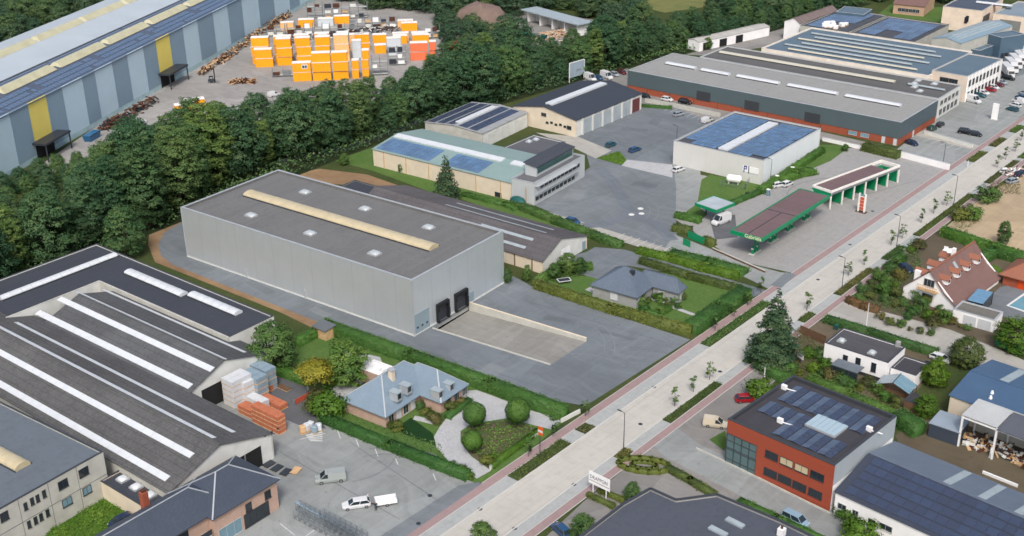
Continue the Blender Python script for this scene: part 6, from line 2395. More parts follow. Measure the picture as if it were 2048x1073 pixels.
gz = MB().box(.1, gx, .12, .18, 0, 5.98).build('corner_glazing', plain('teal_glass', rgb(96, 124, 126), .05, .12, .6, 0, .8), t)
MB().box(.1, .16, .18, 5.5, 0, 5.98).build('pane', plain('teal_glass', rgb(96, 124, 126), .05, .12, .6, 0, .8), gz)
for k in range(5):
    x = .05+k*(gx-.1)/4
    MB().box(x-.05, x+.07, .05, .13, 0, 5.98).build('mullion', M['coping_dark'], gz)
for z in (1.0, 2.9, 3.2, 4.6, 5.9):
    MB().box(.1, gx, .06, .119, z-.05, z+.05).build('transom', M['coping_dark'], gz)
s_ = 520/1232
for i, (x0, y0, x1, y1, pn) in enumerate(((877, 693, 937, 716, 'glass'), (946, 727, 1008, 752, 'cream_light'), (1016, 758, 1080, 785, 'cream_light'), (1090, 790, 1155, 812, 'glass'))):
    a, c = f.front(1160+x0*s_, 620+y0*s_), f.front(1160+x1*s_, 620+y1*s_)
    window(t, 'f', f, a[0], 4.75, c[0]-a[0], 1.35, pn, 'frame_d', 1)
for i, (x0, y0, x1, y1) in enumerate(((870, 780, 932, 800), (937, 812, 1000, 835), (1005, 846, 1070, 868), (1080, 880, 1145, 902))):
    a, c = f.front(1160+x0*s_, 620+y0*s_), f.front(1160+x1*s_, 620+y1*s_)
    window(t, 'f', f, a[0], 1.4, c[0]-a[0], 1.35, 'glass', 'frame_d', 2)
MB().box(.3, f.L-.3, .3, f.W-.3, h-.85, h-.6).build('roof', felt('black_felt', rgb(72, 72, 78), 1.0, 'x', .12, .8), t)
for bx in ((.3, f.L-.3, .3, .42), (.3, f.L-.3, f.W-.42, f.W-.3), (.3, .42, .42, f.W-.42), (f.L-.42, f.L-.3, .42, f.W-.42)):
    MB().box(*bx, h-.6, h).build('parapet', M['coping_dark'], t)
coping(t, f.L, f.W, h, M['coping_dark'], .43, .08)
zr = h-.6


def ew_panels(t, x, y, n, z, wd=1.5, m='pv_dark', m2='pv_sky_tint'):
    for k in range(n):
        for s2 in (0, 1):
            key = ('ew', wd, s2)
            if key not in _pc:
                r_ = wd*.16
                b = MB()
                za, zb = (.1, .1+r_) if s2 == 0 else (.1+r_, .1)
                b.hexa([(0, 0, za), (wd, 0, zb), (wd, 1.0, zb), (0, 1.0, za)], [(0, 0, za+.05), (wd, 0, zb+.05), (wd, 1.0, zb+.05), (0, 1.0, za+.05)])
                _pc[key] = b.mesh('solar_panel', M[m if s2 else m2])
            link('solar_panel', _pc[key], t, (x+s2*(wd+.04), y+k*1.04, z))


M['pv_sky_tint'] = panelm('pv_sky_tint', rgb(84, 100, 124), (6, 10), .2)  # lighter copy: sky reflection of one tilt side painted into the colour
ua, va = f.top(1545, 800, zr)
ub, vb = f.top(1735, 830, zr)
# back array along the far edge, two shorter arrays in front
pit = (f.L-3.4)/6
for k in range(6):
    ew_panels(t, 2.0+k*pit, f.W-8.2, 6, zr, min(1.5, pit/2-.1))
for k in range(3):
    ew_panels(t, 1.6+k*pit, f.W-13.6, 4, zr, min(1.5, pit/2-.1))
for k in range(4):
    ew_panels(t, f.L-1.6-(4-k)*pit, 2.0, 5, zr, min(1.5, pit/2-.1))
a, c = f.top(1609, 852, zr), f.top(1668, 878, zr)
d_ = f.top(1634, 831, zr)
o = MB().box(a[0], c[0], a[1], d_[1], zr, zr+.35).build('skylight_kerb', M['coping'], t)
n = 6
for k in range(n):
    MB().box(a[0]+(c[0]-a[0])*k/n+.04, a[0]+(c[0]-a[0])*(k+1)/n-.04, a[1]+.05, d_[1]-.05, zr+.35, zr+.42+.04*(k % 2)).build('pane', plain('sky_pane', rgb(182, 206, 218), .2, .05), o)
for u, v in ((1568, 779), (1560, 846), (1738, 863)):
    x, y = f.top(u, v, zr)
    o = MB().box(x-.5, x+.5, y-.3, y+.3, zr, zr+.9).build('ventilation_unit', M['white'], t, bevel=.05)
    MB().tube((x+.5, y, zr+.3), (x+2.2, y+.4, zr+.25), .1).build('duct', M['white'], o)

# ================================================================== solar hall at the lower right
he = 4.3
f = Fr((1669, 986), (1855.5, 1067), (1900, 1030), he, fR.rot)
f.L = 48
hr = 6.4
yr = f.top(1744, 909, hr)[1]
yb_ = f.top(1798, 884, he+.4)[1]
f.W = max(yb_, yr+6)
t = f.thing('solar_hall', 'low white hall with five long rows of dark blue solar panels beside the red office', 'industrial hall')
mbs = ribbed('blue_grey_sheet', rgb(120, 134, 150), .5, 'x', .3, .1, .4, .15, 0, .3)
zf = gable(t, f.L, f.W, he, hr, M['render'], mbs, 'x', yr/f.W, .25, .12)
for ch in t.children:
    if ch.name.startswith('roof_slope') and sum(v_.co.y for v_ in ch.data.vertices)/len(ch.data.vertices) < yr:
        ch.material_slots[0].link = 'OBJECT'
        ch.material_slots[0].material = felt('solar_slope', rgb(66, 74, 90), .8, 'x', .08, .85)
nr = 5
rp = (yr-.8)/nr
for j in range(nr):
    for i in range(int((f.L-2)/1.72)):
        pv(t, 1.2+i*1.72, .5+j*rp, zf, 1.66, rp-.28, 'pv_dark', 0, .2)
for k in range(6):
    x = 12+k*5.6
    MB().slab(x, x+1.3, yr+.6, f.W-.2, zf, .13, .17).build('rooflight_strip', M['opal_grey'], t)
for u0, v0, u1, v1 in ((1675, 1016, 1692, 1023), (1704, 1030, 1716, 1035), (1757, 1055, 1784, 1066)):
    a, c = f.front(u0, v0), f.front(u1, v1)
    window(t, 'f', f, a[0], max(.5, min(a[1], 2)), c[0]-a[0], 1.1, 'glass', 'frame', 1)
MB().box(f.front(1736, 1045)[0], f.front(1736, 1045)[0]+1.2, -.06, -.004, 0, 2.3).build('door', M['dsteel'], t)

# ================================================================== dark flat roof at the bottom edge
h = 5.2
pp = [G(u, v, h) for u, v in ((1120, 1105), (1246.5, 1008), (1301, 977), (1352, 1000), (1434, 989), (1561, 1042), (1660, 1090), (1640, 1200), (1150, 1250))]
t = thing('dark_roof_building', 'building with broad dark flat roof at the bottom edge, two small rooflights', 'building', (pp[0].x, pp[0].y, 0))
loc = [(p.x-pp[0].x, p.y-pp[0].y) for p in pp]
cx, cy = sum(p[0] for p in loc)/9, sum(p[1] for p in loc)/9
ins = [(cx+(x-cx)*.985, cy+(y-cy)*.985) for x, y in loc]
for i in range(9):
    a, c = Vector((*loc[i], 0)), Vector((*loc[(i+1) % 9], 0))
    MB().beam(a+Vector((0, 0, h/2)), c+Vector((0, 0, h/2)), .3, h-.02).build('wall', M['brick_grey'], t)
    MB().beam(a+Vector((0, 0, h+.02)), c+Vector((0, 0, h+.02)), .5, .1).build('coping', M['coping_dark'], t)
MB().prism(ins, h-.7, h-.4).build('roof', felt('slate_felt', rgb(88, 94, 106), 1.1, 'x', .07, .9), t)
for u, v in ((1470, 1046), (1436, 1063)):
    p = G(u, v, h-.3)
    o = MB().box(-1.5, 1.5, -.5, .5, 0, .3).build('skylight', M['opal_grey'], t, loc=(p.x-pp[0].x, p.y-pp[0].y, h-.41), rot=(0, 0, fR.rot))
p = G(1563, 1066, h)
o = MB().box(-.5, .5, -.5, .5, 0, 1.2).build('chimney', M['white'], t, loc=(p.x-pp[0].x, p.y-pp[0].y, h-.41))
MB().tube((0, 0, 1.2), (0, 0, 1.6), .2, 8).build('chimney_pot', M['rust'], o)

# ================================================================== white flat roofed house with verandas
h = 4.3
f = Fr((1649.7, 686), (1776, 726.5), (1812, 695), h)
t = f.thing('white_house', 'white rendered house with flat dark gravel roof beside the side lane', 'house')
flat(t, f.L, f.W, h, M['render'], felt('gravel_house', rgb(88, 88, 92), 1.2, 'y', .14, .9), M['coping_dark'], .15)
MB().box(-.03, f.L+.03, -.03, .0, 0, .7).build('plinth', M['dsteel'], t)
for u0, v0, u1, v1, ht, nm in ((1685, 723, 1693, 725, 1.6, 'window'), (1710, 731, 1720, 734, 1.9, 'window'), (1741, 743, 1751, 746, 1.9, 'window')):
    a, c = f.front(u0, v0), f.front(u1, v1)
    window(t, 'f', f, a[0], 1.5, max(1, c[0]-a[0]), ht, 'glass', 'frame_d', 1)
window(t, 'r', f, f.W*.62, 1.6, 1.4, 1.1, 'glass', 'frame_d', 1)
for u, v in ((1683, 682), (1744, 706)):
    x, y = f.top(u, v, h)
    dome(t, x, y, h-.15, 1.1, 1.1)
x, y = f.top(1796, 692, h)
MB().box(x-.4, x+.4, y-.4, y+.4, h-.15, h+.9).build('chimney', M['brick_grey'], t)
f2_ = f
f = Fr((1781.6, 736), (1832, 752), (1849, 725), 2.9, f2_.rot)
t = f.thing('garage', 'lower dark-roofed garage attached to the right of the white house', 'garage')
flat(t, f.L, f.W, 2.9, M['render'], felt('black_felt', rgb(72, 72, 78)), M['coping_dark'], .15)
f = Fr((1662, 729), (1714.6, 747), (1724, 740), 2.9)
t = f.thing('pergola', 'dark steel veranda with grey roof on the garden side of the white house', 'pergola')
MB().box(0, f.L, 0, max(3, f.W), 2.8, 2.95).build('roof', plain('veranda_roof', rgb(118, 128, 136), .5), t)
for k in range(4):
    MB().box(f.L*k/3-.06 if k else 0, f.L*k/3+.06, 0, .12, 0, 2.8).build('post', M['dsteel'], t)
for k in range(3):
    MB().box(f.L*k/3+.1, f.L*(k+1)/3-.1, .04, .07, .1, 2.7).build('glass_panel', M['glass'], t)
a0, a1 = G(1786, 766, 3.2), G(1802.5, 748, 3.2)
rot = math.atan2((a1-a0).y, (a1-a0).x)-PI/2
f = fr_at((a0-Vector((math.cos(rot), math.sin(rot), 0))*3.2)[:2], rot, 6.4, (a1-a0).length)
t = f.thing('glass_veranda', 'gabled glass-roofed veranda in the garden right of the white house', 'veranda')
for sgn in (0, 1):
    for k in range(5):
        y0, y1 = f.W*k/5+.04, f.W*(k+1)/5-.04
        x0, x1 = (0, 3.2) if sgn == 0 else (3.2, 6.4)
        MB().slab(x0, x1, y0, y1, lambda x, y: 3.2-abs(x-3.2)*.42, 0, .05).build('roof_pane', M['glass_blue'] if sgn else M['opal_grey'], t)
for x in (0, 6.3):
    for y in (0, f.W/2, f.W-.1):
        MB().box(x, x+.1, y, y+.1, 0, 1.85).build('post', M['dsteel'], t)
MB().beam((3.2, 0, 3.22), (3.2, f.W, 3.22), .12).build('ridge_beam', M['dsteel'], t)
MB().box(.5, 5.5, f.W*.3, f.W*.8, 0, .75).build('table', M['wood'], t)
f = Fr((1810, 800), (1850, 815), (1872, 795), 2.2, f2_.rot)
t = f.thing('garden_shed', 'low black garden shed between the glass veranda and the bright shrubs', 'shed')
flat(t, f.L*.7, max(3.5, f.W*.7), 2.2, M['wood'], felt('black_felt', rgb(72, 72, 78)), M['coping_dark'], .1)

# ================================================================== white villa with red-brown roof on the right
ze = 2.6
f = Fr((1807, 573), (1915, 607), (2003, 566), ze)
fV = f
xr, hr = f.front(1861, 543)
yr0 = f.top(1924, 489.6, hr)[1]
t = f.thing('white_villa', 'white villa with steep red-brown tiled roof and a row of orange dormers', 'house')
b = MB()
prof = [(0, 0), (f.L, 0), (f.L, ze-1.0), (xr, hr-.2), (0, ze)]
W_ = max(f.W, yr0+3)
for y0 in (0, W_-.3):
    b = MB()
    b.add([(x, y0, z) for x, z in prof]+[(x, y0+.3, z) for x, z in prof], [(0, 1, 2, 3, 4), (5, 6, 7, 8, 9)[::-1]]+[(i, i+5, (i+1) % 5+5, (i+1) % 5) for i in range(5)])
    b.build('wall', M['render'], t)
MB().box(0, .3, .3, W_-.3, 0, ze).build('wall', M['render'], t)
MB().box(f.L-.3, f.L, .3, W_-.3, 0, ze-1.0).build('wall', M['render'], t)
zL = lambda x, y: ze+(hr-ze)*x/xr
sp = xr+(f.L-xr)*.55
zs = hr-(hr-2.6)*.78
zR = lambda x, y: hr-(hr-zs)*(x-xr)/(sp-xr)
zR2 = lambda x, y: zs-(zs-(ze-1.0))*(x-sp)/(f.L-sp)
MB().slab(-.4, xr, -.35, W_+.3, zL, .02, .2).build('roof_slope', M['tile_red'], t)
sl = MB().slab(xr, sp, -.35, W_+.3, zR, .02, .2).build('roof_slope', M['tile_red'], t)
MB().slab(sp, f.L+.5, -.35, W_+.3, zR2, .02, .2).build('roof_slope', M['tile_red'], t)
MB().box(xr-.2, xr+.2, -.35, W_+.3, hr+.1, hr+.28).build('ridge_cap', M['tile_orange'], t)


def gdormer(t, x, y, z, out, wd, hh, dirx):
    """gabled dormer: white cheeks, orange tiled roof, window; looks along +x or -x"""
    o = MB()
    s2 = dirx
    xf = x+s2*out
    o.add([(x-s2*out*.6, y-wd/2, z-.3), (xf, y-wd/2, z-.3), (xf, y+wd/2, z-.3), (x-s2*out*.6, y+wd/2, z-.3),
           (x-s2*out*.6, y-wd/2, z+hh), (xf, y-wd/2, z+hh), (xf, y+wd/2, z+hh), (x-s2*out*.6, y+wd/2, z+hh), (xf, y, z+hh+wd*.45), (x-s2*out*.6, y, z+hh+wd*.45)],
          [(0, 1, 5, 4), (1, 2, 6, 8, 5), (2, 3, 7, 6), (3, 0, 4, 9, 7), (4, 5, 8, 9), (6, 7, 9, 8), (3, 2, 1, 0)])
    me = o.mesh('dormer', M['render'])
    fix_normals(me)
    d = link('dormer', me, t)
    for k in (-1, 1):
        r_ = MB()
        r_.hexa([(x-s2*out*1.5, y, z+hh+wd*.45+.03), (xf+s2*.25, y, z+hh+wd*.45+.03), (xf+s2*.25, y+k*(wd/2+.25), z+hh-.2), (x-s2*out*1.5, y+k*(wd/2+.25), z+hh-.2)],
                [(x-s2*out*1.5, y, z+hh+wd*.45+.17), (xf+s2*.25, y, z+hh+wd*.45+.17), (xf+s2*.25, y+k*(wd/2+.25), z+hh-.06), (x-s2*out*1.5, y+k*(wd/2+.25), z+hh-.06)])
        me = r_.mesh('dormer_roof', M['tile_orange'])
        fix_normals(me)
        link('dormer_roof', me, d)
    xs = xf+s2*.005
    MB().box(min(xs, xs+s2*.05), max(xs, xs+s2*.05), y-wd*.28, y+wd*.28, z+.1, z+hh-.05).build('pane', M['glass'], d)


for k in range(4):
    xq = xr+(sp-xr)*.62
    gdormer(t, xq, 2.2+k*(W_-4.5)/3.4, zR(xq, 0)+.1, 1.1, 1.3, .9, 1)
for k in range(3):
    xq = xr*.5
    gdormer(t, xq, 2.0+k*(W_-4)/3.0, zL(xq, 0)+.1, 1.1, 1.5, .9, -1)
MB().box(xr*.30, xr*.30+1.3, .9, 2.0, 3, hr-1.2).build('chimney', M['render'], t)
MB().box(xr-.9, xr-.2, W_*.55, W_*.55+.8, hr-1.5, hr+1.3).build('chimney', M['render'], t)
MB().slab(xr+.8, xr+1.9, W_*.42, W_*.42+1.0, zR, .2, .26).build('skylight', M['opal_grey'], t)
for z in (.9, 4.3):
    window(t, 'f', f, xr-1.1, z, 2.4, 1.7, 'glass', 'frame', 2)
bl = MB().box(xr-2.0, xr+2.4, -1.2, -.01, 3.6, 3.75).build('balcony', M['wood_l'], t)
for k in range(12):
    MB().box(xr-2.0+k*.39, xr-1.93+k*.39, -1.2, -1.13, 3.75, 4.7).build('baluster', M['wood_l'], bl)
MB().box(xr-2.0, xr+2.4, -1.22, -1.12, 4.7, 4.8).build('handrail', M['wood_l'], bl)

f = Fr((1907, 619), (1989.5, 642), (2009, 627), 2.7)
t = f.thing('carport', 'long low white garage with grey flat roof in front of the white villa', 'garage')
flat(t, f.L, max(5, f.W), 2.7, M['render'], felt('worn_felt', rgb(122, 120, 114)), M['coping'], .1)
roller(t, 'f', f, f.L-6.2, 2.6, 2.1, M['blind'], .02, 5, 'garage_door')
roller(t, 'f', f, f.L-3.2, 2.6, 2.1, M['blind'], .02, 5, 'garage_door')
f = Fr((1934.7, 600), (1966, 608), (1988, 585), 3.0)
t = f.thing('conservatory', 'blue glass conservatory between the white villa and its terrace', 'conservatory')
for k in range(6):
    y0, y1 = f.W*k/6+.03, f.W*(k+1)/6-.03
    MB().box(0, f.L, y0, y1, 2.9, 2.96).build('roof_pane', plain('conservatory_glass', rgb(120, 164, 196), .08, .12, .6, 0, .6), t)
for k in range(5):
    MB().box(f.L-.06, f.L, f.W*k/5+.05, f.W*(k+1)/5-.05, 0, 2.88).build('wall_pane', M['glass'], t)
    MB().box(f.L*k/5+.05, f.L*(k+1)/5-.05, 0, .06, 0, 2.88).build('wall_pane', M['glass'], t)
for x, y in ((0, 0), (f.L, 0), (0, f.W), (f.L, f.W)):
    MB().box(x-.08, x+.08, y-.08, y+.08, 0, 2.98).build('post', M['dsteel'], t)
p = G(1953, 603)
t = thing('parasol', 'closed white garden parasol next to the conservatory', 'parasol', p)
MB().tube((0, 0, 0), (0, 0, 2.8), .04).build('pole', M['steel'], t)
MB().tube((0, 0, .9), (0, 0, 2.9), .35, 8, .06).build('canopy', M['white'], t)
MB().box(-.5, .5, -.5, .5, 0, .12).build('base', M['conc'], t)
sheet('pool_edge', [(2012, 612), (2055, 582), (2110, 598), (2090, 640)], M['conc_light'], Z3)
sheet('pool_water', [(2018, 612), (2055, 587), (2105, 600), (2085, 634)], M['water'], Z3+.03)
f = Fr((2008, 548), (2060, 562), (2090, 540), 2.6)
t = f.thing('cottage', 'house with brown tiled roof cut by the right edge, orange door', 'house')
walls(t, f.L+6, max(9, f.W), 2.6, M['brick_red'])
hip(t, 0, f.L+6, 0, max(9, f.W), 2.6, 6.2, M['tile_orange'], 'x', .8)
roller(t, 'f', f, 3.2, 2.2, 2.1, paint('door_orange', 230, 84, 30), .02, 4, 'door')

# ================================================================== blue roofed works on the right
he, hr = 4.6, 6.2
f = Fr((1901, 791), (1947, 808), (2040, 740), he)
f.L = 45
yr = f.top(1944, 743, hr)[1]
f.W = max(f.top(1969, 716, he)[1], yr+4)
t = f.thing('blue_roof_hall', 'hall with dark blue sheet roof and pale translucent strips at the right edge', 'industrial hall')
mbd = ribbed('deep_blue_sheet', rgb(84, 112, 144), .4, 'x', .3, .06, .4, .1)
zf = gable(t, f.L, f.W, he, hr, M['cream'], mbd, 'x', yr/f.W, .25, .12)
for k in range(5):
    MB().slab(15+k*6.5, 16.5+k*6.5, .2, yr-.2, zf, .13, .17).build('rooflight_strip', M['opal_grey'], t)
    MB().slab(5+k*8, 6.6+k*8, yr+.3, f.W-.2, zf, .13, .17).build('rooflight_strip', M['opal_grey'], t)
for u in (1984, 1981):
    x, y = solve(f, zf, u, 788 if u == 1984 else 798)
    MB().tube((x, y, zf(x, y)), (x, y, zf(x, y)+.6), .35, 10, .2).build('roof_vent', M['white'], t)
f = Fr((1859.6, 847), (1918, 866.6), (1947, 844.5), 2.7)
t = f.thing('steel_shed', 'dark blue-grey steel shed with pale flat roof beside the open canopy', 'shed')
mss = ribbed('slate_cladding', rgb(72, 82, 96), .3, 'x', .3, .05, .5)
walls(t, f.L, f.W, 2.7, mss)
MB().box(-.15, f.L+.15, -.15, f.W+.15, 2.7, 2.85).build('roof', plain('pale_roof_sheet', rgb(160, 174, 186), .4, .08), t)
he = 6.3
f = Fr((1923.5, 830), (1994, 856), (2027, 825), he)
t = f.thing('open_canopy', 'open yard canopy with pale corrugated roof on white posts', 'canopy')
MB().slab(0, f.L, 0, f.W, lambda x, y: he-.1+.03*y, 0, .15).build('roof', ribbed('pale_corrugated', rgb(206, 210, 210), .35, 'x', .4, .08, .5, 0, 0, .3), t)
MB().slab(f.L+.1, f.L+22, -.2, f.W, lambda x, y: he-.3+.03*y, 0, .15).build('roof', ribbed('slate_corrugated', rgb(104, 108, 118), .35, 'x', .4, .08, .5, 0, 0, .3), t)
for x in (.2, f.L, f.L+6, f.L+14):
    MB().box(x-.15, x+.15, 0, .3, 0, he-.2).build('post', M['white'], t)
    MB().box(x-.15, x+.15, f.W-.3, f.W, 0, he-.1).build('post', M['white'], t)
MB().box(0, f.L+22, .05, .25, he-.6, he-.35).build('beam', M['white'], t)
MB().box(0, f.L+22, f.W+.2, f.W+.4, 0, he).build('back_wall', M['conc'], t)
wallrun('warning_barrier', 'red and white striped barrier along the brown lane', [(1965, 947), (2035, 975)], .3, .5, 'white')

# ================================================================== slate grey bungalow in the middle garden
ze = 2.9
f = Fr((1179, 570), (1274.7, 596.7), (1301.6, 577), ze)
fb = f
Wn = f.top(1232, 538, ze)[1]
t = f.thing('bungalow', 'dark slate-roofed bungalow with grey brick walls inside the hedged garden', 'bungalow')
walls(t, f.L-.5, Wn, ze-.15, M['brick_grey'], .3, 0, .5, .5)
hip(t, .5, f.L-.5, .5, Wn, ze, ze+3.8, M['slate_d'], 'y' if Wn > f.L else 'x', .5, None, M['slate_d'])
x0, y0 = f.L-.5, f.top(1300, 570, ze)[1]
x1 = f.top(1364, 579, ze)[0]
walls(t, x1, Wn-.2, ze-.15, M['brick_grey'], .3, 0, x0+.3, y0)
hip(t, x0-4, x1, y0, Wn-.2, ze+.01, ze+2.6, M['slate_d'], 'x', .5, None, M['slate_d'], 'wing_roof')
for u0, v0, u1, v1, fc in ((1220, 610, 1234, 614, 'f'),):
    a, c = f.front(u0, v0, .5), f.front(u1, v1, .5)
    window(t, 'f', f, a[0], .7, 1.9, 1.7, 'blind', 'frame', 1, off=.5)
window(t, 'r', f, 1.2, .8, 1.8, 1.4, 'blind', 'frame', 1, x=f.L-.5)
window(t, 'f', f, x0+1.5, .8, 1.6, 1.4, 'blind', 'frame', 1, off=y0)
window(t, 'r', f, y0+1.0, .8, 1.6, 1.4, 'blind', 'frame', 1, x=x1)
MB().box(f.L*.62, f.L*.62+.9, Wn*.42, Wn*.42+.9, ze+2.0, ze+3.6).build('chimney', M['dsteel'], t)
p = G(1128, 566)
t = thing('trampoline', 'dark rectangular trampoline on the bungalow lawn', 'trampoline', p, fb.rot+.9)
MB().box(-1.3, 1.3, -.75, .75, .7, .78).build('mat', M['dsteel'], t)
MB().box(-1.5, 1.5, -.9, -.75, .68, .8).box(-1.5, 1.5, .75, .9, .68, .8).box(-1.5, -1.3, -.75, .75, .68, .8).box(1.3, 1.5, -.75, .75, .68, .8).build('edge_pad', M['blind'], t)
for x in (-1.3, 1.3):
    for y in (-.8, .8):
        MB().tube((x, y, 0), (x, y, .7), .04).build('leg', M['steel'], t)
sheet('garden_path', [(1300, 600), (1330, 608), (1352, 600), (1340, 592), (1310, 590)], M['pavers'], Z3)
sheet('patio', [(1170, 580), (1180, 575), (1235, 600), (1225, 606)], M['pavers'], Z3)
sheet('garden_path', [(1345, 612), (1400, 632), (1396, 636), (1340, 616)], M['pavers'], Z3)

# ================================================================== villa with pale blue slate roof
ze = 2.7
f = Fr((679, 799), (771, 836), (843, 791), ze)
fv = f
Wn = f.top(870, 770, ze)[1]
hr = 7.0
t = f.thing('slate_villa', 'brick villa with pale blue slate hipped roofs and zinc dormers, in the lower garden', 'house')
wx = fv.loc(G(886, 804.5, ze))
wr = fv.loc(G(939, 768, ze))
y0 = fv.loc(G(843, 792, ze)).y
Wn = max(Wn, wr.y-.5)
walls(t, f.L-.6, Wn-.6, ze-.15, M['brick_pink'], .3, 0, .6, .6)
hip(t, .6, f.L-.6, .6, Wn-.6, ze, hr, M['slate'], 'y', .6, None, M['coping'])
x1 = wx.x
walls(t, x1-.6, wr.y-.8, ze-.15, M['brick_pink'], .3, 0, f.L-.6+.3, y0+.6)
hip(t, f.L*.35, x1-.6, y0+.6, wr.y-.8, ze+.01, hr-.6, M['slate'], 'x', .6, None, M['coping'], 'wing_roof')


def box_dormer(t, x, y, z, sx=1.5, sy=1.25, hh=1.4):
    o = MB().box(x-sx, x+.35, y-sy/2, y+sy/2, z-.7, z+hh-.4).build('dormer', M['coping'], t)
    MB().box(x-sx-.1, x+.5, y-sy/2-.12, y+sy/2+.12, z+hh-.4, z+hh-.25).build('dormer_roof', M['opal_grey'], o)
    MB().box(x+.35, x+.4, y-sy/2+.2, y+sy/2-.2, z-.2, z+hh-.6).build('pane', M['glass'], o)


for u, v in ((796, 792), (816, 778)):
    x, y = f.top(u, v, ze+2.2)
    box_dormer(t, x, y, ze+1.9)
for u, v in ((896, 795), (918, 780)):
    x, y = f.top(u, v, ze+1.2)
    box_dormer(t, min(x, x1-1.0), y, ze+.9)
x, y = f.top(783, 748, hr)
MB().box(x-.5, x+.5, y-.4, y+.4, hr-3, hr+.8).build('chimney', M['cream'], t)
MB().box(x-.65, x+.65, y-.55, y+.55, hr+.8, hr+1.0).build('chimney_cap', M['coping'], t)
for k in range(4):
    window(t, 'r', f, 1.4+k*2.0, .3, 1.4, 2.0, 'blind' if k % 2 else 'glass', 'frame', 1, x=f.L-.6)
for k in range(3):
    window(t, 'r', f, y0+2+k*2.4, .5, 1.5, 1.8, 'glass', 'frame', 2, x=x1-.6)
f = Fr((720, 737), (770, 756), (785, 742), 2.9, fv.rot)
t = f.thing('flat_extension', 'white flat roof extension with roof units behind the slate villa', 'outbuilding')
flat(t, f.L, max(4, f.W), 2.9, M['brick_pink'], M['white'], M['white'], .1)
for k in range(3):
    MB().box(f.L-3+k*1.0, f.L-2.3+k*1.0, 1, 1.8, 2.8, 3.5).build('roof_unit', M['white'], t)
f = Fr((627, 652), (650, 662), (664, 654), 2.4)
t = f.thing('garden_shed', 'small brown timber garden shed by the long hedge', 'shed')
walls(t, f.L, max(2.5, f.W), 2.3, M['wood_l'], .1)
MB().slab(-.3, f.L+.3, -.3, max(2.5, f.W)+.3, lambda x, y: 2.3+.12*y, 0, .12).build('roof', plain('shed_roof', rgb(110, 116, 122), .7), t)
MB().box(.3, 1.2, -.06, -.005, 0, 1.95).build('door', M['wood'], t)

# ================================================================== plants
tree_protos()


def proj(p):
    d = p-CAM
    w_ = d.dot(_fw)
    return 1024+FOC*d.dot(_r2)/w_, 536.5-FOC*d.dot(_u2)/w_


def h_for(p, vt):
    lo, hi = 2.0, 40.0
    for _ in range(24):
        m_ = (lo+hi)/2
        if proj(Vector((p.x, p.y, m_)))[1] > vt:
            lo = m_
        else:
            hi = m_
    return lo


SKY_LINE = [(-80, 420), (0, 405), (60, 382), (130, 362), (180, 330), (210, 290), (250, 268), (300, 262), (340, 240), (400, 212), (450, 196), (480, 192), (520, 214), (560, 202), (600, 172), (640, 190), (690, 166), (740, 162), (780, 190), (830, 125), (880, 106), (930, 112), (980, 78), (1040, 62), (1100, 108), (1130, 90), (1200, 38), (1240, 22), (1290, 46), (1350, 60), (1400, 36), (1450, 40), (1500, 20), (1570, 14), (1700, 0)]


def sky_v(u):
    for (a, va), (b_, vb) in zip(SKY_LINE[:-1], SKY_LINE[1:]):
        if a <= u <= b_:
            return va+(vb-va)*(u-a)/(b_-a)
    return SKY_LINE[-1][1] if u > 0 else SKY_LINE[0][1]


FRONT = [(60, -244), (110, -249), (152, -251), (185, -262), (221, -257), (257, -258), (291, -256), (350, -247), (392, -241), (442, -231), (520, -222)]


def front_x(y):
    for (a, xa), (b_, xb) in zip(FRONT[:-1], FRONT[1:]):
        if a <= y <= b_:
            return xa+(xb-xa)*(y-a)/(b_-a)
    return FRONT[-1][1]


rnd = random.Random(21)
for row, off, dv, sp in (('front', 0, 20, 8.8), ('middle', -9.5, 3, 9.4), ('rear', -19, -4, 10.5)):
    y = 66 if row == 'front' else 70
    n = 0
    while y < (500 if row != 'rear' else 470):
        n += 1
        p = Vector((front_x(y)+off+rnd.uniform(-2, 2), y+rnd.uniform(-1.6, 1.6), 0))
        u, v = proj(p)
        hh = h_for(p, sky_v(u)+dv+(rnd.uniform(-26, -10) if rnd.random() < .33 else rnd.uniform(-14, 16)))
        lo = 8 if row == 'front' else 9
        hh = max(lo, min(24, hh))
        kd = ('poplar%d' % rnd.randrange(4)) if (hh > 13.5 and rnd.random() < .6) else 'broad%d' % rnd.randrange(5)
        sx = rnd.uniform(1.1, 1.4) if kd.startswith('poplar') else rnd.uniform(.95, 1.2)
        if hh > 5:
            plant(kd, p, hh, '%s tree in the %s row of the tree belt, %s from the left' % ('slender' if kd.startswith('poplar') else 'broad-crowned', row, ordn(n)), 'tree', 'trees of the long belt', 'belt_tree', sx)
        y += sp*rnd.uniform(.8, 1.2)
# undergrowth below the belt
for i, (y0, y1) in enumerate(((60, 150), (150, 240), (240, 330), (330, 430), (430, 500))):
    q = [(front_x(y0)+6, y0), (front_x(y1)+6, y1), (front_x(y1)-26, y1), (front_x(y0)-26, y0)]
    sheet('woodland_floor', q, grassm('woodland_floor_%d' % i, rgb(52, 66, 42), rgb(66, 74, 48)), Z3, True)
    cover('undergrowth', q, 3.6, 40+i, 'leaf_belt', 2.6, .7, True)
# trees between belt and striped hall at the left
for i, (u, v, hh) in enumerate([(10, 395, 9), (45, 385, 9), (85, 372, 10), (120, 362, 10), (160, 352, 9), (195, 348, 8), (-20, 410, 9), (140, 372, 8), (60, 400, 9), (215, 335, 7), (100, 390, 9), (20, 425, 9), (180, 370, 8)]):
    plant('broad%d' % (i % 5), G(u, v), hh*.8, 'dark bushy tree at the foot of the striped hall, %s of its group' % ordn(i+1), 'tree', 'trees in front of the striped hall', 'bushy_tree')
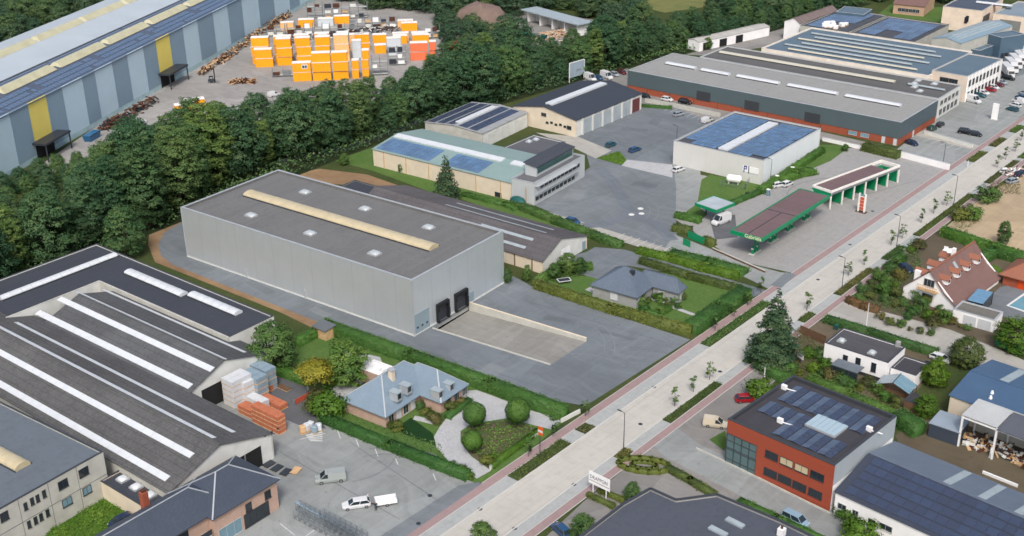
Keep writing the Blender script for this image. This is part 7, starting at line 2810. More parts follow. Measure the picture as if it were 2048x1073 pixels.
# far woods along the top
FAR = []
rnd = random.Random(5)
for v0, u0, u1, st in ((2, -40, 215, 20), (22, -40, 190, 21), (45, -40, 140, 22), (68, -40, 90, 24), (95, -60, 30, 26), (-8, 690, 1270, 19), (6, 745, 1130, 20), (14, 830, 1010, 22), (20, 1010, 1050, 20), (-10, 1440, 1790, 20), (6, 1470, 1640, 21),
                       (28, 890, 935, 24), (60, 880, 945, 24), (82, 890, 1000, 24), (104, 935, 1010, 24), (118, 890, 1000, 22), (70, 950, 1030, 22), (96, 1015, 1050, 20), (12, 1160, 1270, 21), (30, 1180, 1280, 22), (50, 1215, 1300, 24), (22, 1430, 1570, 22), (-6, 1880, 1960, 20)):
    u = u0
    while u < u1:
        FAR.append((u+rnd.uniform(-5, 5), v0+rnd.uniform(-5, 5)))
        u += st*rnd.uniform(.75, 1.25)
FAR.sort(key=lambda q: q[0])
cnt = {}
for u, v in FAR:
    hh = rnd.uniform(9, 13)
    if 880 < u < 1010 and 40 < v:
        hh = rnd.uniform(7, 10)
    where = 'behind the striped hall' if u < 300 else 'between storage yard and earth mound' if u < 1010 else 'right of the earth mound'
    cnt[where] = cnt.get(where, 0)+1
    plant('far%d' % rnd.randrange(3), G(u, v+10), hh, 'tree of the far woods %s, %s from the left' % (where, ordn(cnt[where])), 'tree', 'trees of the far woods', 'far_tree', rnd.uniform(.9, 1.15))

# single trees and shrubs near the houses
SINGLE = [
    ('broad1', 255, 512, 12.6, 1.05, 'big round tree alone beside the dark flat roof', 'tree'),
    ('pine', 893, 398, 12.6, 1.0, 'dark conifer standing before the pale green solar hall', 'conifer'),
    ('spruce', 1545, 727, 16.4, 1.08, 'tall dark conifer at the roadside by the white house', 'conifer'),
    ('garden0', 549, 738, 9.8, 1.25, 'large leafy tree behind the second gabled hall', 'tree'),
    ('garden1', 694, 762, 8.2, 1.5, 'wide green tree behind the slate villa', 'tree'),
    ('yellow', 633, 792, 7.0, 1.2, 'yellowing round tree next to the slate villa garden', 'tree'),
    ('bush3', 657, 830, 4.4, 1.2, 'bright green rounded shrub at the villa corner', 'shrub'),
    ('bush2', 632, 822, 4.0, .8, 'brownish upright shrub below the yellowing tree', 'shrub'),
    ('ball', 950, 860, 5.4, 1.0, 'clipped ball tree on the left of the villa drive', 'tree'),
    ('ball', 1036, 855, 5.6, 1.05, 'clipped ball tree by the long hedge end', 'tree'),
    ('ball', 946, 908, 4.4, 1.05, 'low clipped ball tree at the bend of the villa drive', 'tree'),
    ('garden3', 1930, 730, 6.0, 1.35, 'olive green round tree beside the blue roofed hall', 'tree'),
    ('garden2', 2030, 700, 7.4, 1.3, 'bright green tree at the right edge behind the green fence', 'tree'),
    ('garden2', 1868, 770, 5.8, 1.1, 'bright green shrub tree above the black garden shed', 'tree'),
    ('garden2', 1850, 832, 4.6, 1.1, 'bright green shrub tree left of the steel shed', 'tree'),
    ('bush3', 1522, 796, 3.6, 1.2, 'bright yellow-green shrub behind the red car', 'shrub'),
    ('garden1', 1165, 1078, 4.4, 1.2, 'round shrub beside the blue car at the bottom', 'shrub'),
    ('garden1', 1265, 1000, 3.2, 1.15, 'round shrub at the corner of the dark roof', 'shrub'),
    ('garden0', 965, 1100, 5.0, 1.0, 'tree top poking in at the bottom edge', 'tree'),
    ('bush3', 1695, 1040, 2.0, 1.6, 'yellow-green shrub at the foot of the white wall', 'shrub'),
    ('bush3', 1722, 1085, 3.4, 1.4, 'yellow-green shrub at the bottom edge near the solar hall', 'shrub'),
    ('garden0', 2005, 490, 6.0, .7, 'slim tree on the edge of the sandy plot', 'tree'),
    ('bush0', 1940, 440, 3.6, 1.0, 'green bush left of the sandy plot', 'shrub'),
    ('bush0', 1970, 405, 3.8, 1.3, 'green bush at the top corner of the sandy plot', 'shrub'),
    ('bush1', 1918, 440, 3.0, 1.3, 'olive bush at the road corner of the sandy plot', 'shrub'),
    ('garden0', 1690, 303, 2.2, 1.2, 'low shrub on the lawn tip behind the car wash', 'shrub'),
    ('garden1', 690, 330, 3.4, 1.2, 'small round tree on the meadow before the belt', 'tree'),
    ('garden0', 803, 345, 2.6, 1.0, 'small dark shrub on the lawn of the solar hall', 'shrub'),
    ('garden1', 1135, 548, 5.0, 1.2, 'tall shrub at the left corner of the bungalow garden', 'shrub'),
    ('garden0', 1108, 558, 3.8, 1.1, 'loose shrub beside the trampoline', 'shrub'),
    ('garden1', 1160, 545, 3.6, 1.1, 'leafy shrub between bungalow and old hall', 'shrub'),
    ('garden0', 1015, 566, 3.6, .8, 'dark shrub at the warehouse corner by the old hall', 'shrub'),
    ('garden1', 1055, 562, 3.8, .8, 'dark upright shrub against the old hall wall', 'shrub'),
    ('garden0', 1415, 100, 4.8, .9, 'small tree at the end of the white shed', 'tree'),
]
for kd, u, v, hh, sx, lab, cat in SINGLE:
    nm = {'tree': 'garden_tree', 'conifer': 'conifer', 'shrub': 'shrub'}[cat]
    plant(kd, G(u, v), hh, lab, cat, None, nm, sx)
# shrubberies: every bush its own plant
BEDS = [
    ('in the front garden of the white villa', [(1715, 605), (1738, 598), (1752, 585), (1768, 590), (1775, 570), (1790, 575), (1800, 558), (1758, 560), (1742, 575), (1782, 545), (1795, 530), (1805, 520), (1820, 505), (1835, 500), (1770, 605), (1790, 615), (1808, 612), (1825, 628), (1840, 620), (1855, 640), (1870, 632), (1885, 648), (1850, 612), (1832, 600), (1815, 640), (1880, 625), (1895, 640), (1868, 655), (1725, 585), (1790, 595)], (1.3, 3.0), (0, 1, 0, 4, 0, 3, 2)),
    ('in the planted yard of the white house', [(1560, 735), (1580, 745), (1600, 750), (1625, 745), (1640, 755), (1660, 762), (1680, 768), (1700, 775), (1720, 782), (1615, 715), (1640, 720), (1735, 770), (1750, 785), (1770, 800), (1790, 815), (1650, 740), (1675, 745)], (1.2, 2.6), (0, 4, 1, 3, 0, 2)),
    ('along the front of the slate villa', [(735, 828), (750, 836), (765, 846), (780, 852), (795, 862), (720, 820), (708, 812), (850, 830), (862, 840), (872, 846), (840, 818), (900, 822), (912, 815), (922, 808)], (1.1, 2.0), (1, 2, 0, 1)),
    ('beside the bungalow entrance', [(1285, 612), (1298, 605), (1310, 598), (1322, 604), (1335, 615), (1348, 606), (1356, 618), (1363, 600), (1290, 625), (1320, 628)], (1.1, 2.2), (0, 1, 4)),
    ('behind the hall with brown roof along the lane', [(1760, 640), (1780, 650), (1800, 655), (1820, 662), (1840, 668), (1860, 672), (1905, 650), (1920, 656), (1935, 660)], (.8, 1.8), (2, 1, 0)),
    ('at the lower end of the villa hedge', [(905, 938), (918, 945), (932, 953), (940, 958), (972, 930), (985, 925)], (1.0, 1.8), (0, 1, 3)),
]
rnd = random.Random(9)
for where, pts, (h0, h1), kinds in BEDS:
    for i, (u, v) in enumerate(pts):
        k = kinds[i % len(kinds)]
        plant('bush%d' % k, G(u, v), rnd.uniform(h0, h1), '%s garden bush %s, %s from the left' % (('green', 'olive', 'brownish', 'bright', 'dark green', 'reddish')[k], where, ordn(1+sorted(pts).index((u, v)))), 'bush', 'bushes '+where, 'garden_bush', rnd.uniform(.8, 1.2))
# street trees
ST = [(1349.5, 814), (1386.8, 785), (1419, 760), (1170.5, 833), (1106, 874), (1057, 914), (1613.5, 622), (1696, 553), (1728, 531), (1782, 491), (1804, 478), (1842, 447), (1867, 428), (1893, 412), (1994.5, 336), (2011, 320), (2030, 304), (1521.6, 586), (1495, 612), (1468, 634), (1430, 662), (2042, 282)]
for i, (u, v) in enumerate(sorted(ST)):
    plant('street%d' % (i % 3), G(u, v), random.uniform(3.4, 4.3), 'young thin street tree in the verge, %s from the left' % ordn(i+1), 'tree', 'young street trees', 'street_tree', 1.1)
# hedges
HEDGES = [
    ('long thick green hedge between slate villa and warehouse yard', [(652, 662), (820, 722), (980, 780), (1122, 834)], 2.6, 2.3, 'leaf_hedge'),
    ('green hedge along the lower side of the slate villa garden', [(652, 845), (780, 898), (930, 957)], 1.9, 1.6, 'leaf_hedge'),
    ('short green hedge by the gabled hall yard', [(552, 745), (612, 768)], 2.0, 1.7, 'leaf_hedge'),
    ('green hedge beside the shed in the villa garden', [(600, 690), (640, 668)], 2.0, 1.8, 'leaf_hedge'),
    ('olive hedge on the warehouse side of the bungalow garden', [(1074, 578), (1220, 626), (1376, 670)], 1.6, 2.1, 'leaf_olive'),
    ('thick rounded hedge along the road in front of the bungalow', [(1388, 662), (1438, 628), (1484, 596)], 3.6, 2.3, 'leaf_hedge'),
    ('mottled hedge behind the bungalow along its drive', [(1285, 528), (1380, 558), (1478, 584)], 1.8, 1.5, 'leaf_olive'),
    ('low inner hedge before the bungalow entrance', [(1280, 622), (1318, 634), (1340, 620)], 1.0, .9, 'leaf_hedge'),
    ('left end hedge of the bungalow garden', [(1076, 570), (1120, 540), (1180, 540)], 1.6, 1.8, 'leaf_garden'),
    ('broad green hedge block between drive and company exit', [(1350, 515), (1420, 532), (1478, 548)], 4.2, 1.3, 'leaf_hedge'),
    ('yellowish shrub hedge along the bungalow drive', [(1282, 508), (1340, 522), (1400, 540), (1470, 556)], 2.2, 1.5, 'leaf_bright'),
    ('bright hedge between old hall and parking strip', [(1032, 414), (1110, 446), (1180, 474), (1236, 494)], 2.4, 1.6, 'leaf_garden'),
    ('low hedge on the lawn strip behind the old hall', [(930, 392), (1010, 412), (1030, 420)], 1.8, 1.0, 'leaf_hedge'),
    ('dark hedge along the blank side of the solar-roofed block', [(1522, 386), (1580, 348), (1642, 306)], 2.2, 1.6, 'leaf_hedge'),
    ('rounded hedge bulge by the vacuum machines', [(1560, 364), (1595, 352), (1618, 348)], 4.0, 1.4, 'leaf_hedge'),
    ('dark hedge below the small station canopy', [(1355, 436), (1396, 446)], 1.8, 1.5, 'leaf_hedge'),
    ('olive shrub hedge at the company gate', [(1352, 462), (1376, 466)], 2.4, 1.6, 'leaf_olive'),
    ('short shrub hedge at the end of the green screen', [(1410, 486), (1424, 492)], 1.8, 1.6, 'leaf_olive'),
    ('green hedge behind the small canopy lawn', [(1466, 410), (1520, 388)], 1.4, 1.3, 'leaf_hedge'),
    ('clipped hedge box by the white wall of the dark hall', [(1733, 302), (1790, 316)], 3.0, 2.2, 'leaf_olive'),
    ('green hedge along the lane behind the white house', [(1655, 646), (1740, 672), (1868, 712)], 1.7, 1.6, 'leaf_garden'),
    ('dark hedge between villa garden and sandy plot', [(1890, 474), (1980, 504), (2075, 534)], 2.2, 2.4, 'leaf_hedge'),
    ('dark hedge behind the white villa', [(1965, 524), (1990, 512), (2060, 532)], 2.6, 2.2, 'leaf_hedge'),
    ('reddish brown hedge at the lane corner', [(1697, 606), (1725, 618), (1752, 626)], 1.4, 1.5, 'leaf_red'),
    ('green hedge between red office and white house garden', [(1622, 765), (1700, 798), (1790, 838)], 1.8, 1.5, 'leaf_garden'),
    ('tall green hedge end beside the steel shed', [(1800, 850), (1828, 868)], 3.0, 2.6, 'leaf_hedge'),
    ('green hedge left of the tall roadside conifer', [(1524, 738), (1570, 765)], 2.4, 1.4, 'leaf_hedge'),
    ('shrub strip along the drive in the lower forecourt', [(1338, 942), (1380, 965), (1425, 992)], 1.5, .9, 'leaf_olive'),
    ('low dark hedge along the dark roof by the drive', [(1482, 1010), (1550, 1042), (1640, 1085)], 1.3, 1.1, 'leaf_hedge'),
    ('box hedge frame around the company sign, road side', [(1178, 994), (1225, 1016)], .9, .8, 'leaf_olive'),
    ('box hedge frame around the company sign, rear side', [(1200, 985), (1244, 1004)], .9, .8, 'leaf_olive'),
    ('low hedge of the villa island facing the road', [(985, 935), (1074, 868)], 1.2, .9, 'leaf_bright'),
    ('hedge in front of the villa garage', [(1925, 640), (1962, 652)], 1.6, 1.6, 'leaf_garden'),
    ('low hedge strip at the right side entrance of the villa', [(898, 836), (936, 806)], 1.5, .9, 'leaf_hedge'),
    ('green band of shrubs by the larger garage bay', [(1282, 214), (1340, 218)], 1.6, .8, 'leaf_hedge'),
]
for lab, px, wd, ht, mm in HEDGES:
    near = G(*px[0]).length < 230
    hedge(lab, px, wd, ht, mm, 26 if near else 15, .24 if near else .34)
# oval box hedge ring in the forecourt
c = G(1288, 934)
ring = [c+Vector((4.3*math.cos(a)*math.cos(.5)-2.0*math.sin(a)*math.sin(.5), 4.3*math.cos(a)*math.sin(.5)+2.0*math.sin(a)*math.cos(.5), 0)) for a in [2*PI*k/14 for k in range(15)]]
tag(link('hedge', hedge_mesh('hedge', ring, .8, .8, 3, M['leaf_olive'], 34, .18)), 'oval ring of clipped box hedge beside the cycle path', 'hedge', 'clipped hedges')
ring = [c+(p-c)*.5 for p in ring]
tag(link('hedge', hedge_mesh('hedge', ring, .6, .6, 4, M['leaf_olive'], 34, .18)), 'small inner ring of box hedge inside the oval ring', 'hedge', 'clipped hedges')
# uncountable ground cover
cover('island_planting', [(928, 866), (946, 853), (1010, 843), (1070, 859), (978, 930), (948, 910), (930, 888)], .8, 3, 'leaf_garden', 22, .3)
cover('weeds', [(90, 1073), (150, 1010), (212, 985), (262, 1010), (240, 1040), (190, 1080)], .9, 4, 'leaf_bright', 18, .3)
sheet('weed_patch', [(85, 1078), (150, 1008), (212, 984), (264, 1010), (240, 1042), (190, 1085)], M['lawn_bright'], Z3)
cover('garden_flowers', [(1075, 560), (1130, 545), (1180, 548), (1090, 572)], .6, 5, 'leaf_garden', 12, .3)
cover('garden_planting', [(1700, 606), (1790, 506), (1830, 474), (1850, 560), (1820, 600), (1900, 655), (1740, 615)], .7, 6, 'leaf_garden', 9, .36)
cover('garden_planting', [(1530, 720), (1600, 655), (1648, 700), (1640, 720), (1800, 800), (1790, 830), (1600, 758)], .6, 7, 'leaf_olive', 9, .34)
cover('garden_planting', [(700, 800), (770, 850), (880, 890), (900, 930), (800, 885), (690, 830)], .35, 8, 'leaf_garden', 12, .26)
cover('plot_weeds', [(1890, 462), (1930, 430), (1960, 440), (1930, 470)], .5, 9, 'leaf_olive', 6, .34)
cover('plot_weeds', [(1960, 372), (2000, 360), (2040, 372), (2040, 392), (1990, 385)], .9, 10, 'leaf_brown', 7, .36)
cover('lawn_flowers', [(1192, 317), (1239, 303), (1253, 321), (1243, 331)], .35, 11, 'leaf_bright', 6, .4)

# ================================================================== vehicles
V = [
    ('van', 662, 962, 630, 966, 'grey', 'grey-green panel van parked in the lower yard', 'van'),
    ('estate', 713, 1014, 686, 1018, 'white', 'white estate car with a trailer behind it in the lower yard', 'car'),
    ('hatch', 1492, 803, 1512, 802, 'red', 'red hatchback behind the red office forecourt', 'car'),
    ('minivan', 1430, 853, 1452, 856, 'cream', 'cream small van in front of the red office', 'van'),
    ('hatch', 1122, 1066, 1100, 1046, 'blue', 'blue car cut by the bottom edge', 'car'),
    ('mpv', 1590, 1047, 1612, 1058, 'lightblue', 'pale blue people carrier on the drive of the red office', 'car'),
    ('hatch', 243, 1048, 222, 1058, 'navy', 'dark blue car parked in the weeds by the brick house', 'car'),
    ('boxvan', 1442, 447, 1428, 452, 'white', 'white tall van next to the small green canopy', 'van'),
    ('hatch', 1222, 293, 1232, 289, 'teal', 'teal car beside the flower island', 'car'),
    ('estate', 1270, 303, 1284, 298, 'blue', 'blue estate car on the upper company yard', 'car'),
    ('hatch', 1145, 447, 1165, 452, 'blue', 'blue car by the hedge on the parking strip', 'car'),
    ('hatch', 1357, 343, 1372, 338, 'white', 'white car at the corner of the solar-roofed block', 'car'),
    ('hatch', 1357, 232, 1370, 229, 'silver', 'silver car on the upper company yard', 'car'),
    ('minivan', 1414, 245, 1428, 240, 'white', 'white small van behind the solar-roofed block', 'van'),
    ('hatch', 1556, 374, 1566, 372, 'white', 'left one of two white cars at the vacuum machines', 'car'),
    ('hatch', 1574, 372, 1584, 368, 'white', 'right one of two white cars at the vacuum machines', 'car'),
    ('suv', 1931, 268, 1945, 270, 'black', 'black off-road car on the front car park', 'car'),
    ('hatch', 1950, 272, 1960, 274, 'dark', 'dark car right of the black off-road car', 'car'),
    ('suv', 1863, 262, 1873, 257, 'green', 'dark green car by the end of the dark hall', 'car'),
    ('hatch', 1880, 253, 1888, 248, 'dark', 'dark car parked behind the dark green one', 'car'),
    ('hatch', 1823, 290, 1832, 293, 'navy', 'dark blue car at the corner of the dark hall', 'car'),
    ('boxvan', 1945, 205, 1960, 209, 'white', 'white van first in the row by the white office', 'van'),
    ('estate', 1958, 194, 1972, 197, 'teal', 'teal car second in the row by the white office', 'car'),
    ('hatch', 1966, 189, 1980, 192, 'white', 'white car third in the row by the white office', 'car'),
    ('hatch', 1980, 183, 1994, 186, 'red', 'red car fourth in the row by the white office', 'car'),
    ('hatch', 1986, 178, 2000, 181, 'white', 'white car fifth in the row by the white office', 'car'),
    ('hatch', 1996, 173, 2010, 176, 'maroon', 'maroon car sixth in the row by the white office', 'car'),
    ('hatch', 2002, 168, 2016, 171, 'silver', 'silver car seventh in the row by the white office', 'car'),
    ('suv', 2016, 160, 2032, 163, 'black', 'black car at the far end of the office row', 'car'),
    ('hatch', 2024, 222, 2010, 218, 'teal', 'teal car first in the opposite parking row', 'car'),
    ('hatch', 2030, 214, 2016, 210, 'white', 'white car second in the opposite parking row', 'car'),
    ('minivan', 2036, 206, 2022, 202, 'white', 'white small van third in the opposite parking row', 'van'),
    ('hatch', 2042, 198, 2028, 194, 'blue', 'blue car fourth in the opposite parking row', 'car'),
    ('hatch', 2048, 190, 2034, 186, 'silver', 'silver car at the right edge of the opposite parking row', 'car'),
    ('hatch', 1290, 196, 1300, 199, 'dark', 'dark car at the left end of the dark hall', 'car'),
    ('minivan', 1325, 190, 1335, 192, 'navy', 'dark blue small van before the dark hall', 'van'),
    ('hatch', 1334, 202, 1346, 204, 'white', 'white car before the dark hall', 'car'),
    ('suv', 1370, 208, 1382, 210, 'black', 'black car before the dark hall, near its sliding door', 'car'),
    ('boxvan', 1180, 161, 1188, 164, 'white', 'white van first in the row behind the larger garage', 'van'),
    ('hatch', 1197, 159, 1205, 162, 'blue', 'blue car second in the row behind the larger garage', 'car'),
    ('boxvan', 1213, 157, 1221, 160, 'white', 'white van third in the row behind the larger garage', 'van'),
    ('hatch', 1229, 152, 1237, 155, 'silver', 'silver car fourth in the row behind the larger garage', 'car'),
    ('hatch', 1244, 148, 1252, 151, 'maroon', 'maroon car fifth in the row behind the larger garage', 'car'),
    ('hatch', 1880, 722, 1894, 727, 'white', 'white car half hidden by the olive round tree', 'car'),
    ('hatch', 1862, 742, 1878, 748, 'black', 'black car by the bright shrubs below the olive tree', 'car'),
    ('hatch', 1812, 542, 1822, 548, 'navy', 'dark car beside the front of the white villa', 'car'),
    ('minivan', 548, 193, 560, 190, 'white', 'white small van on the storage yard behind the belt', 'van'),
    ('hatch', 400, 218, 410, 214, 'white', 'white car on the storage yard near the orange units', 'car'),
    ('hatch', 2040, 352, 2052, 347, 'navy', 'dark car beside the sandy plot at the right edge', 'car'),
    ('hatch', 2025, 366, 2040, 362, 'silver', 'silver car below the dark one at the sandy plot', 'car'),
]
for kd, u, v, fu, fv, co, lab, cat in V:
    car(kd, u, v, fu, fv, co, lab, cat, 'car' if cat == 'car' else 'van')
for kd, t in CARS.items():
    if isinstance(kd, str) and kd not in USED:
        bpy.data.objects.remove(t)
truck(272, 268, 298, 254, 'white', 'white', 'white box truck on the storage yard behind the belt', 7)
truck(912, 104, 928, 96, 'red', 'red', 'red truck behind the trees at the end of the storage yard', 7)
for i, (u, v, fu, fv) in enumerate([(2012, 150, 2020, 158), (2020, 140, 2028, 148), (2028, 132, 2036, 140), (2036, 124, 2044, 132), (2044, 116, 2052, 124), (2030, 102, 2038, 110), (2040, 94, 2048, 102)]):
    truck(u, v, fu, fv, 'white', 'white', 'white truck in the packed row at the top right, %s from the near end' % ordn(i+1), 8, 'truck', 'white trucks parked in a row')
for i, (u, v) in enumerate([(352, 232), (372, 222)]):
    p = G(u, v)
    t = thing('site_cabin', ('lower orange cabin unit alone on the open storage yard', 'upper orange cabin unit alone on the open storage yard')[i], 'site cabin', p, aC+.3)
    for nm, me in zip(('body', 'corner_frame', 'roof'), CAB[sorted(k for k in CAB if k[1] == 'orange')[-1]]):
        link(nm, me, t)
# forklift
p = G(424, 166)
t = thing('forklift', 'black forklift at the scrap beside the striped hall', 'forklift', p, aC)
MB().box(-1.2, 1.0, -.7, .7, .4, 1.3).build('body', M['dsteel'], t, bevel=.08)
for y in (-.5, .5):
    MB().box(1.0, 1.2, y-.1, y+.1, .1, 5.2).build('mast', M['black'], t)
    MB().box(1.2, 2.6, y-.08, y+.08, .15, .25).build('fork', M['steel'], t)
MB().box(-.8, .5, -.65, .65, 2.2, 2.35).build('roof_guard', M['black'], t)
for x in (-.75, .45):
    for y in (-.6, .6):
        MB().box(x-.05, x+.05, y-.05, y+.05, 1.3, 2.2).build('roof_post', M['black'], t)
wheels(t, (-.7, .7), .75, .38, .25)
# car trailer
p, q = G(772, 1008), G(740, 1013)
a = math.atan2((q-p).y, (q-p).x)
t = thing('trailer', 'white-sided low trailer hitched behind the white estate car', 'trailer', p, a)
b = MB().box(-1.7, 1.7, -.85, .85, .55, .62).build('bed', M['wood'], t)
for bx in ((-1.75, 1.75, -.9, -.85), (-1.75, 1.75, .85, .9), (-1.75, -1.7, -.85, .85), (1.7, 1.75, -.85, .85)):
    MB().box(*bx, .5, 1.1).build('side_board', M['white'], t)
MB().beam((1.7, 0, .5), (2.9, 0, .45), .1).build('drawbar', M['dsteel'], t)
MB().box(-1.65, 1.65, -.8, -.12, .62, 1.05).build('cover', M['white'], t)
MB().box(-1.65, 1.65, .12, .8, .62, 1.05).build('cover', M['white'], t)
wheels(t, (-.1,), .95, .28, .18)


# ------------------------------------------------------------------ people
def person(u, v, face, shirt, trousers, label, arm=.0):
    """skinned standing figure: one continuous body, clothes as tones of the same skin-tight layers"""
    p = G(u, v)
    t = thing('person', label, 'person', p, face)
    vs = [(0, 0, .95), (0, 0, 1.15), (0, 0, 1.38), (.02, 0, 1.5), (.03, 0, 1.62),
          (0, .1, .9), (.03, .11, .5), (0, .12, .08), (.13, .13, .04), (0, -.1, .9), (-.04, -.11, .5), (-.06, -.12, .08), (.07, -.13, .04),
          (0, .19, 1.4), (.02, .26, 1.13), (.14, .24, .92), (0, -.19, 1.4), (.05, -.27, 1.13), (.2+arm, -.22, .98+arm)]
    es = [(0, 1), (1, 2), (2, 3), (3, 4), (0, 5), (5, 6), (6, 7), (7, 8), (0, 9), (9, 10), (10, 11), (11, 12), (2, 13), (13, 14), (14, 15), (2, 16), (16, 17), (17, 18)]
    rr = [.15, .14, .17, .06, .1, .1, .07, .05, .045, .1, .07, .05, .045, .075, .05, .038, .075, .05, .038]
    me = bpy.data.meshes.new('body')
    me.from_pydata(vs, es, [])
    o = bpy.data.objects.new('body', me)
    COL.objects.link(o)
    o.modifiers.new('skin', 'SKIN')
    for i, sv in enumerate(me.skin_vertices[0].data):
        sv.radius = (rr[i], rr[i])
        sv.use_root = i == 0
    o.modifiers.new('sub', 'SUBSURF').levels = 1
    dg = bpy.context.evaluated_depsgraph_get()
    m2 = bpy.data.meshes.new_from_object(o.evaluated_get(dg))
    bpy.data.objects.remove(o)
    m2.materials.clear()
    m2.materials.append(plain('skin', rgb(206, 160, 134), .6, .05, 3))
    m2.materials.append(shirt)
    m2.materials.append(trousers)
    m2.materials.append(M['black'])
    m2.materials.append(plain('hair', rgb(70, 52, 40), .8, .1, 3))
    for f_ in m2.polygons:
        c_ = f_.center
        f_.use_smooth = True
        f_.material_index = 3 if c_.z < .09 else 2 if c_.z < .96 and abs(c_.y) < .2 else 1 if (c_.z < 1.47 and c_.z > 1.0) else 4 if (c_.z > 1.64 or (c_.z > 1.56 and c_.x < -.0)) else 0
    link('body', m2, t)
    MB().sphere((.13, 0, 1.6), .025, .02, .03, 6, 4).build('nose', plain('skin', rgb(206, 160, 134)), t, smooth=True)
    return t


navy = plain('cloth_navy', rgb(44, 62, 74), .8, .1, 3)
person(752, 1022, 2.6, navy, navy, 'person in dark work clothes standing between white car and trailer', .05)
person(737, 1004, 3.4, plain('cloth_white', rgb(220, 222, 224), .8, .05, 3), navy, 'person in pale top leaning at the rear of the white car', .1)

# ------------------------------------------------------------------ goods in the lower yard
def pallet_stack(u, v, L, W, n, lh, m, label, rot=None, wrap=None, name='pallet_stack', seed=0):
    p = G(u, v)
    t = thing(name, label, 'pallet stack', p, rotH if rot is None else rot, 'goods on pallets in the lower yard')
    rr = random.Random(seed)
    for k in range(n):
        z = k*(lh+.16)
        MB().box(0, L, 0, W, z, z+.14).build('pallet', M['wood_l'], t)
        dx = rr.uniform(-.06, .06)
        nn = max(1, int(L/1.3))
        for i in range(nn):
            MB().box(L*i/nn+.03+dx, L*(i+1)/nn-.03+dx, .04, W-.04, z+.14, z+.14+lh).build('package', m, t)
    return t


mor = plain('orange_bricks', rgb(208, 126, 92, 1.35), .8, .18, 1.5)
mwp = plain('white_wrap', rgb(226, 230, 234), .4, .08, 1.5)
mbp = plain('blue_grey_wrap', rgb(150, 172, 186), .5, .1, 1)
pallet_stack(505, 845, 7.2, 1.8, 4, .75, mor, 'tall orange brick pallets in the middle of the lower yard', seed=1)
pallet_stack(476, 826, 4.2, 2.0, 2, .7, mor, 'low orange brick pallets left of the tall ones', seed=2)
pallet_stack(488, 808, 5.0, 2.0, 2, .8, mwp, 'white wrapped pallets behind the low brick pallets', seed=3)
pallet_stack(510, 800, 7.0, 2.0, 1, .9, mor, 'single layer of orange brick pallets in the back', seed=4)
pallet_stack(448, 808, 3.2, 4.6, 5, .95, mwp, 'tallest white crates against the gable of the second hall', seed=5)
pallet_stack(468, 800, 3.6, 2.6, 4, 1.0, mwp, 'white crates right of the tallest ones', seed=6)
pallet_stack(486, 790, 4.6, 2.6, 4, 1.05, mbp, 'blue-grey wrapped packs beside the white crates', seed=7)
pallet_stack(503, 772, 4.6, 2.6, 4, 1.0, mbp, 'blue-grey wrapped packs at the far corner of the hall', seed=8)
pallet_stack(525, 782, 1.6, 1.4, 1, 1.0, mor, 'single orange pallet alone at the back of the yard', seed=9)
pallet_stack(552, 775, 3.0, 1.2, 1, .2, M['wood'], 'flat brown pallet near the short hedge', seed=10)
for i, (u, v, mm, lab) in enumerate([(614, 862, mwp, 'white big bag of sand left in the group by the villa hedge'), (622, 858, mwp, 'white big bag second in the group by the villa hedge'), (630, 866, mbp, 'grey big bag third in the group by the villa hedge'), (638, 862, mwp, 'white big bag right in the group by the villa hedge'), (606, 866, M['wood_l'], 'brown pallet crate left of the big bags')]):
    t = thing('big_bag', lab, 'bag', G(u, v), .3*i, 'big bags by the villa hedge')
    MB().box(-.55, .55, -.5, .5, .12, 1.5).build('bag', mm, t, bevel=.15)
    MB().box(-.6, .6, -.55, .55, 0, .12).build('pallet', M['wood_l'], t)
for i, (u, v, mm) in enumerate([(538, 930, 'dsteel'), (554, 938, 'dsteel'), (572, 946, 'dsteel'), (592, 943, 'wood_l')]):
    t = thing('flat_pallet', ('dark flat pallet next to the hall door', 'dark flat pallet second from the hall door', 'dark flat pallet third from the hall door', 'pale timber pallet end of the row by the hall')[i], 'pallet', G(u, v), rotH+.1*i)
    MB().box(-.7, .7, -1.0, 1.0, .15, .25).build('deck', M[mm], t)
    for x in (-.55, 0, .55):
        MB().box(x-.08, x+.08, -1.0, 1.0, 0, .15).build('runner', M['wood'], t)
# galvanised grating racks at the bottom
for i, (u, v, L_) in enumerate([(592, 1022, 12.5), (588, 1038, 13), (640, 1040, 9.5), (648, 1058, 10)]):
    t = thing('steel_rack', ('rack of galvanised steel frames nearest to the white car', 'long rack of galvanised frames by the brick house', 'rack of galvanised frames right of the others', 'rack of galvanised frames at the bottom edge')[i], 'rack', G(u, v), rotH, 'galvanised racks in the lower yard')
    n = int(L_/1.1)
    for k in range(n+1):
        x = L_*k/n
        b = MB()
        for y in (0, 1.1):
            b.box(x-.03, x+.03, y-.03, y+.03, 0, 1.5)
        b.box(x-.03, x+.03, .03, 1.07, 1.44, 1.5).box(x-.03, x+.03, .03, 1.07, .1, .16)
        b.beam((x, 0, .16), (x, 1.1, 1.44), .04)
        b.build('end_frame', M['steel'], t)
    for y in (0, 1.1):
        for z in (.13, .8, 1.47):
            MB().beam((0, y, z), (L_, y, z), .05).build('rail', M['steel'], t)
    for k in range(n):
        b = MB()
        b.beam((L_*k/n, 0, .16), (L_*(k+1)/n, 0, 1.44), .035).beam((L_*k/n, 1.1, 1.44), (L_*(k+1)/n, 1.1, .16), .035)
        b.build('brace', M['steel'], t)
MB0 = MB().beam((0, 0, .25), (9, 0, .25), .5, .3)
p = G(592, 1008)
t = thing('steel_beam', 'single pale steel channel lying beside the galvanised racks', 'beam', p, rotH)
MB0.build('channel', plain('pale_steel', rgb(168, 190, 206), .4, .08), t)
MB().box(1, 1.3, -.4, .4, 0, .1).build('support', M['wood'], t)
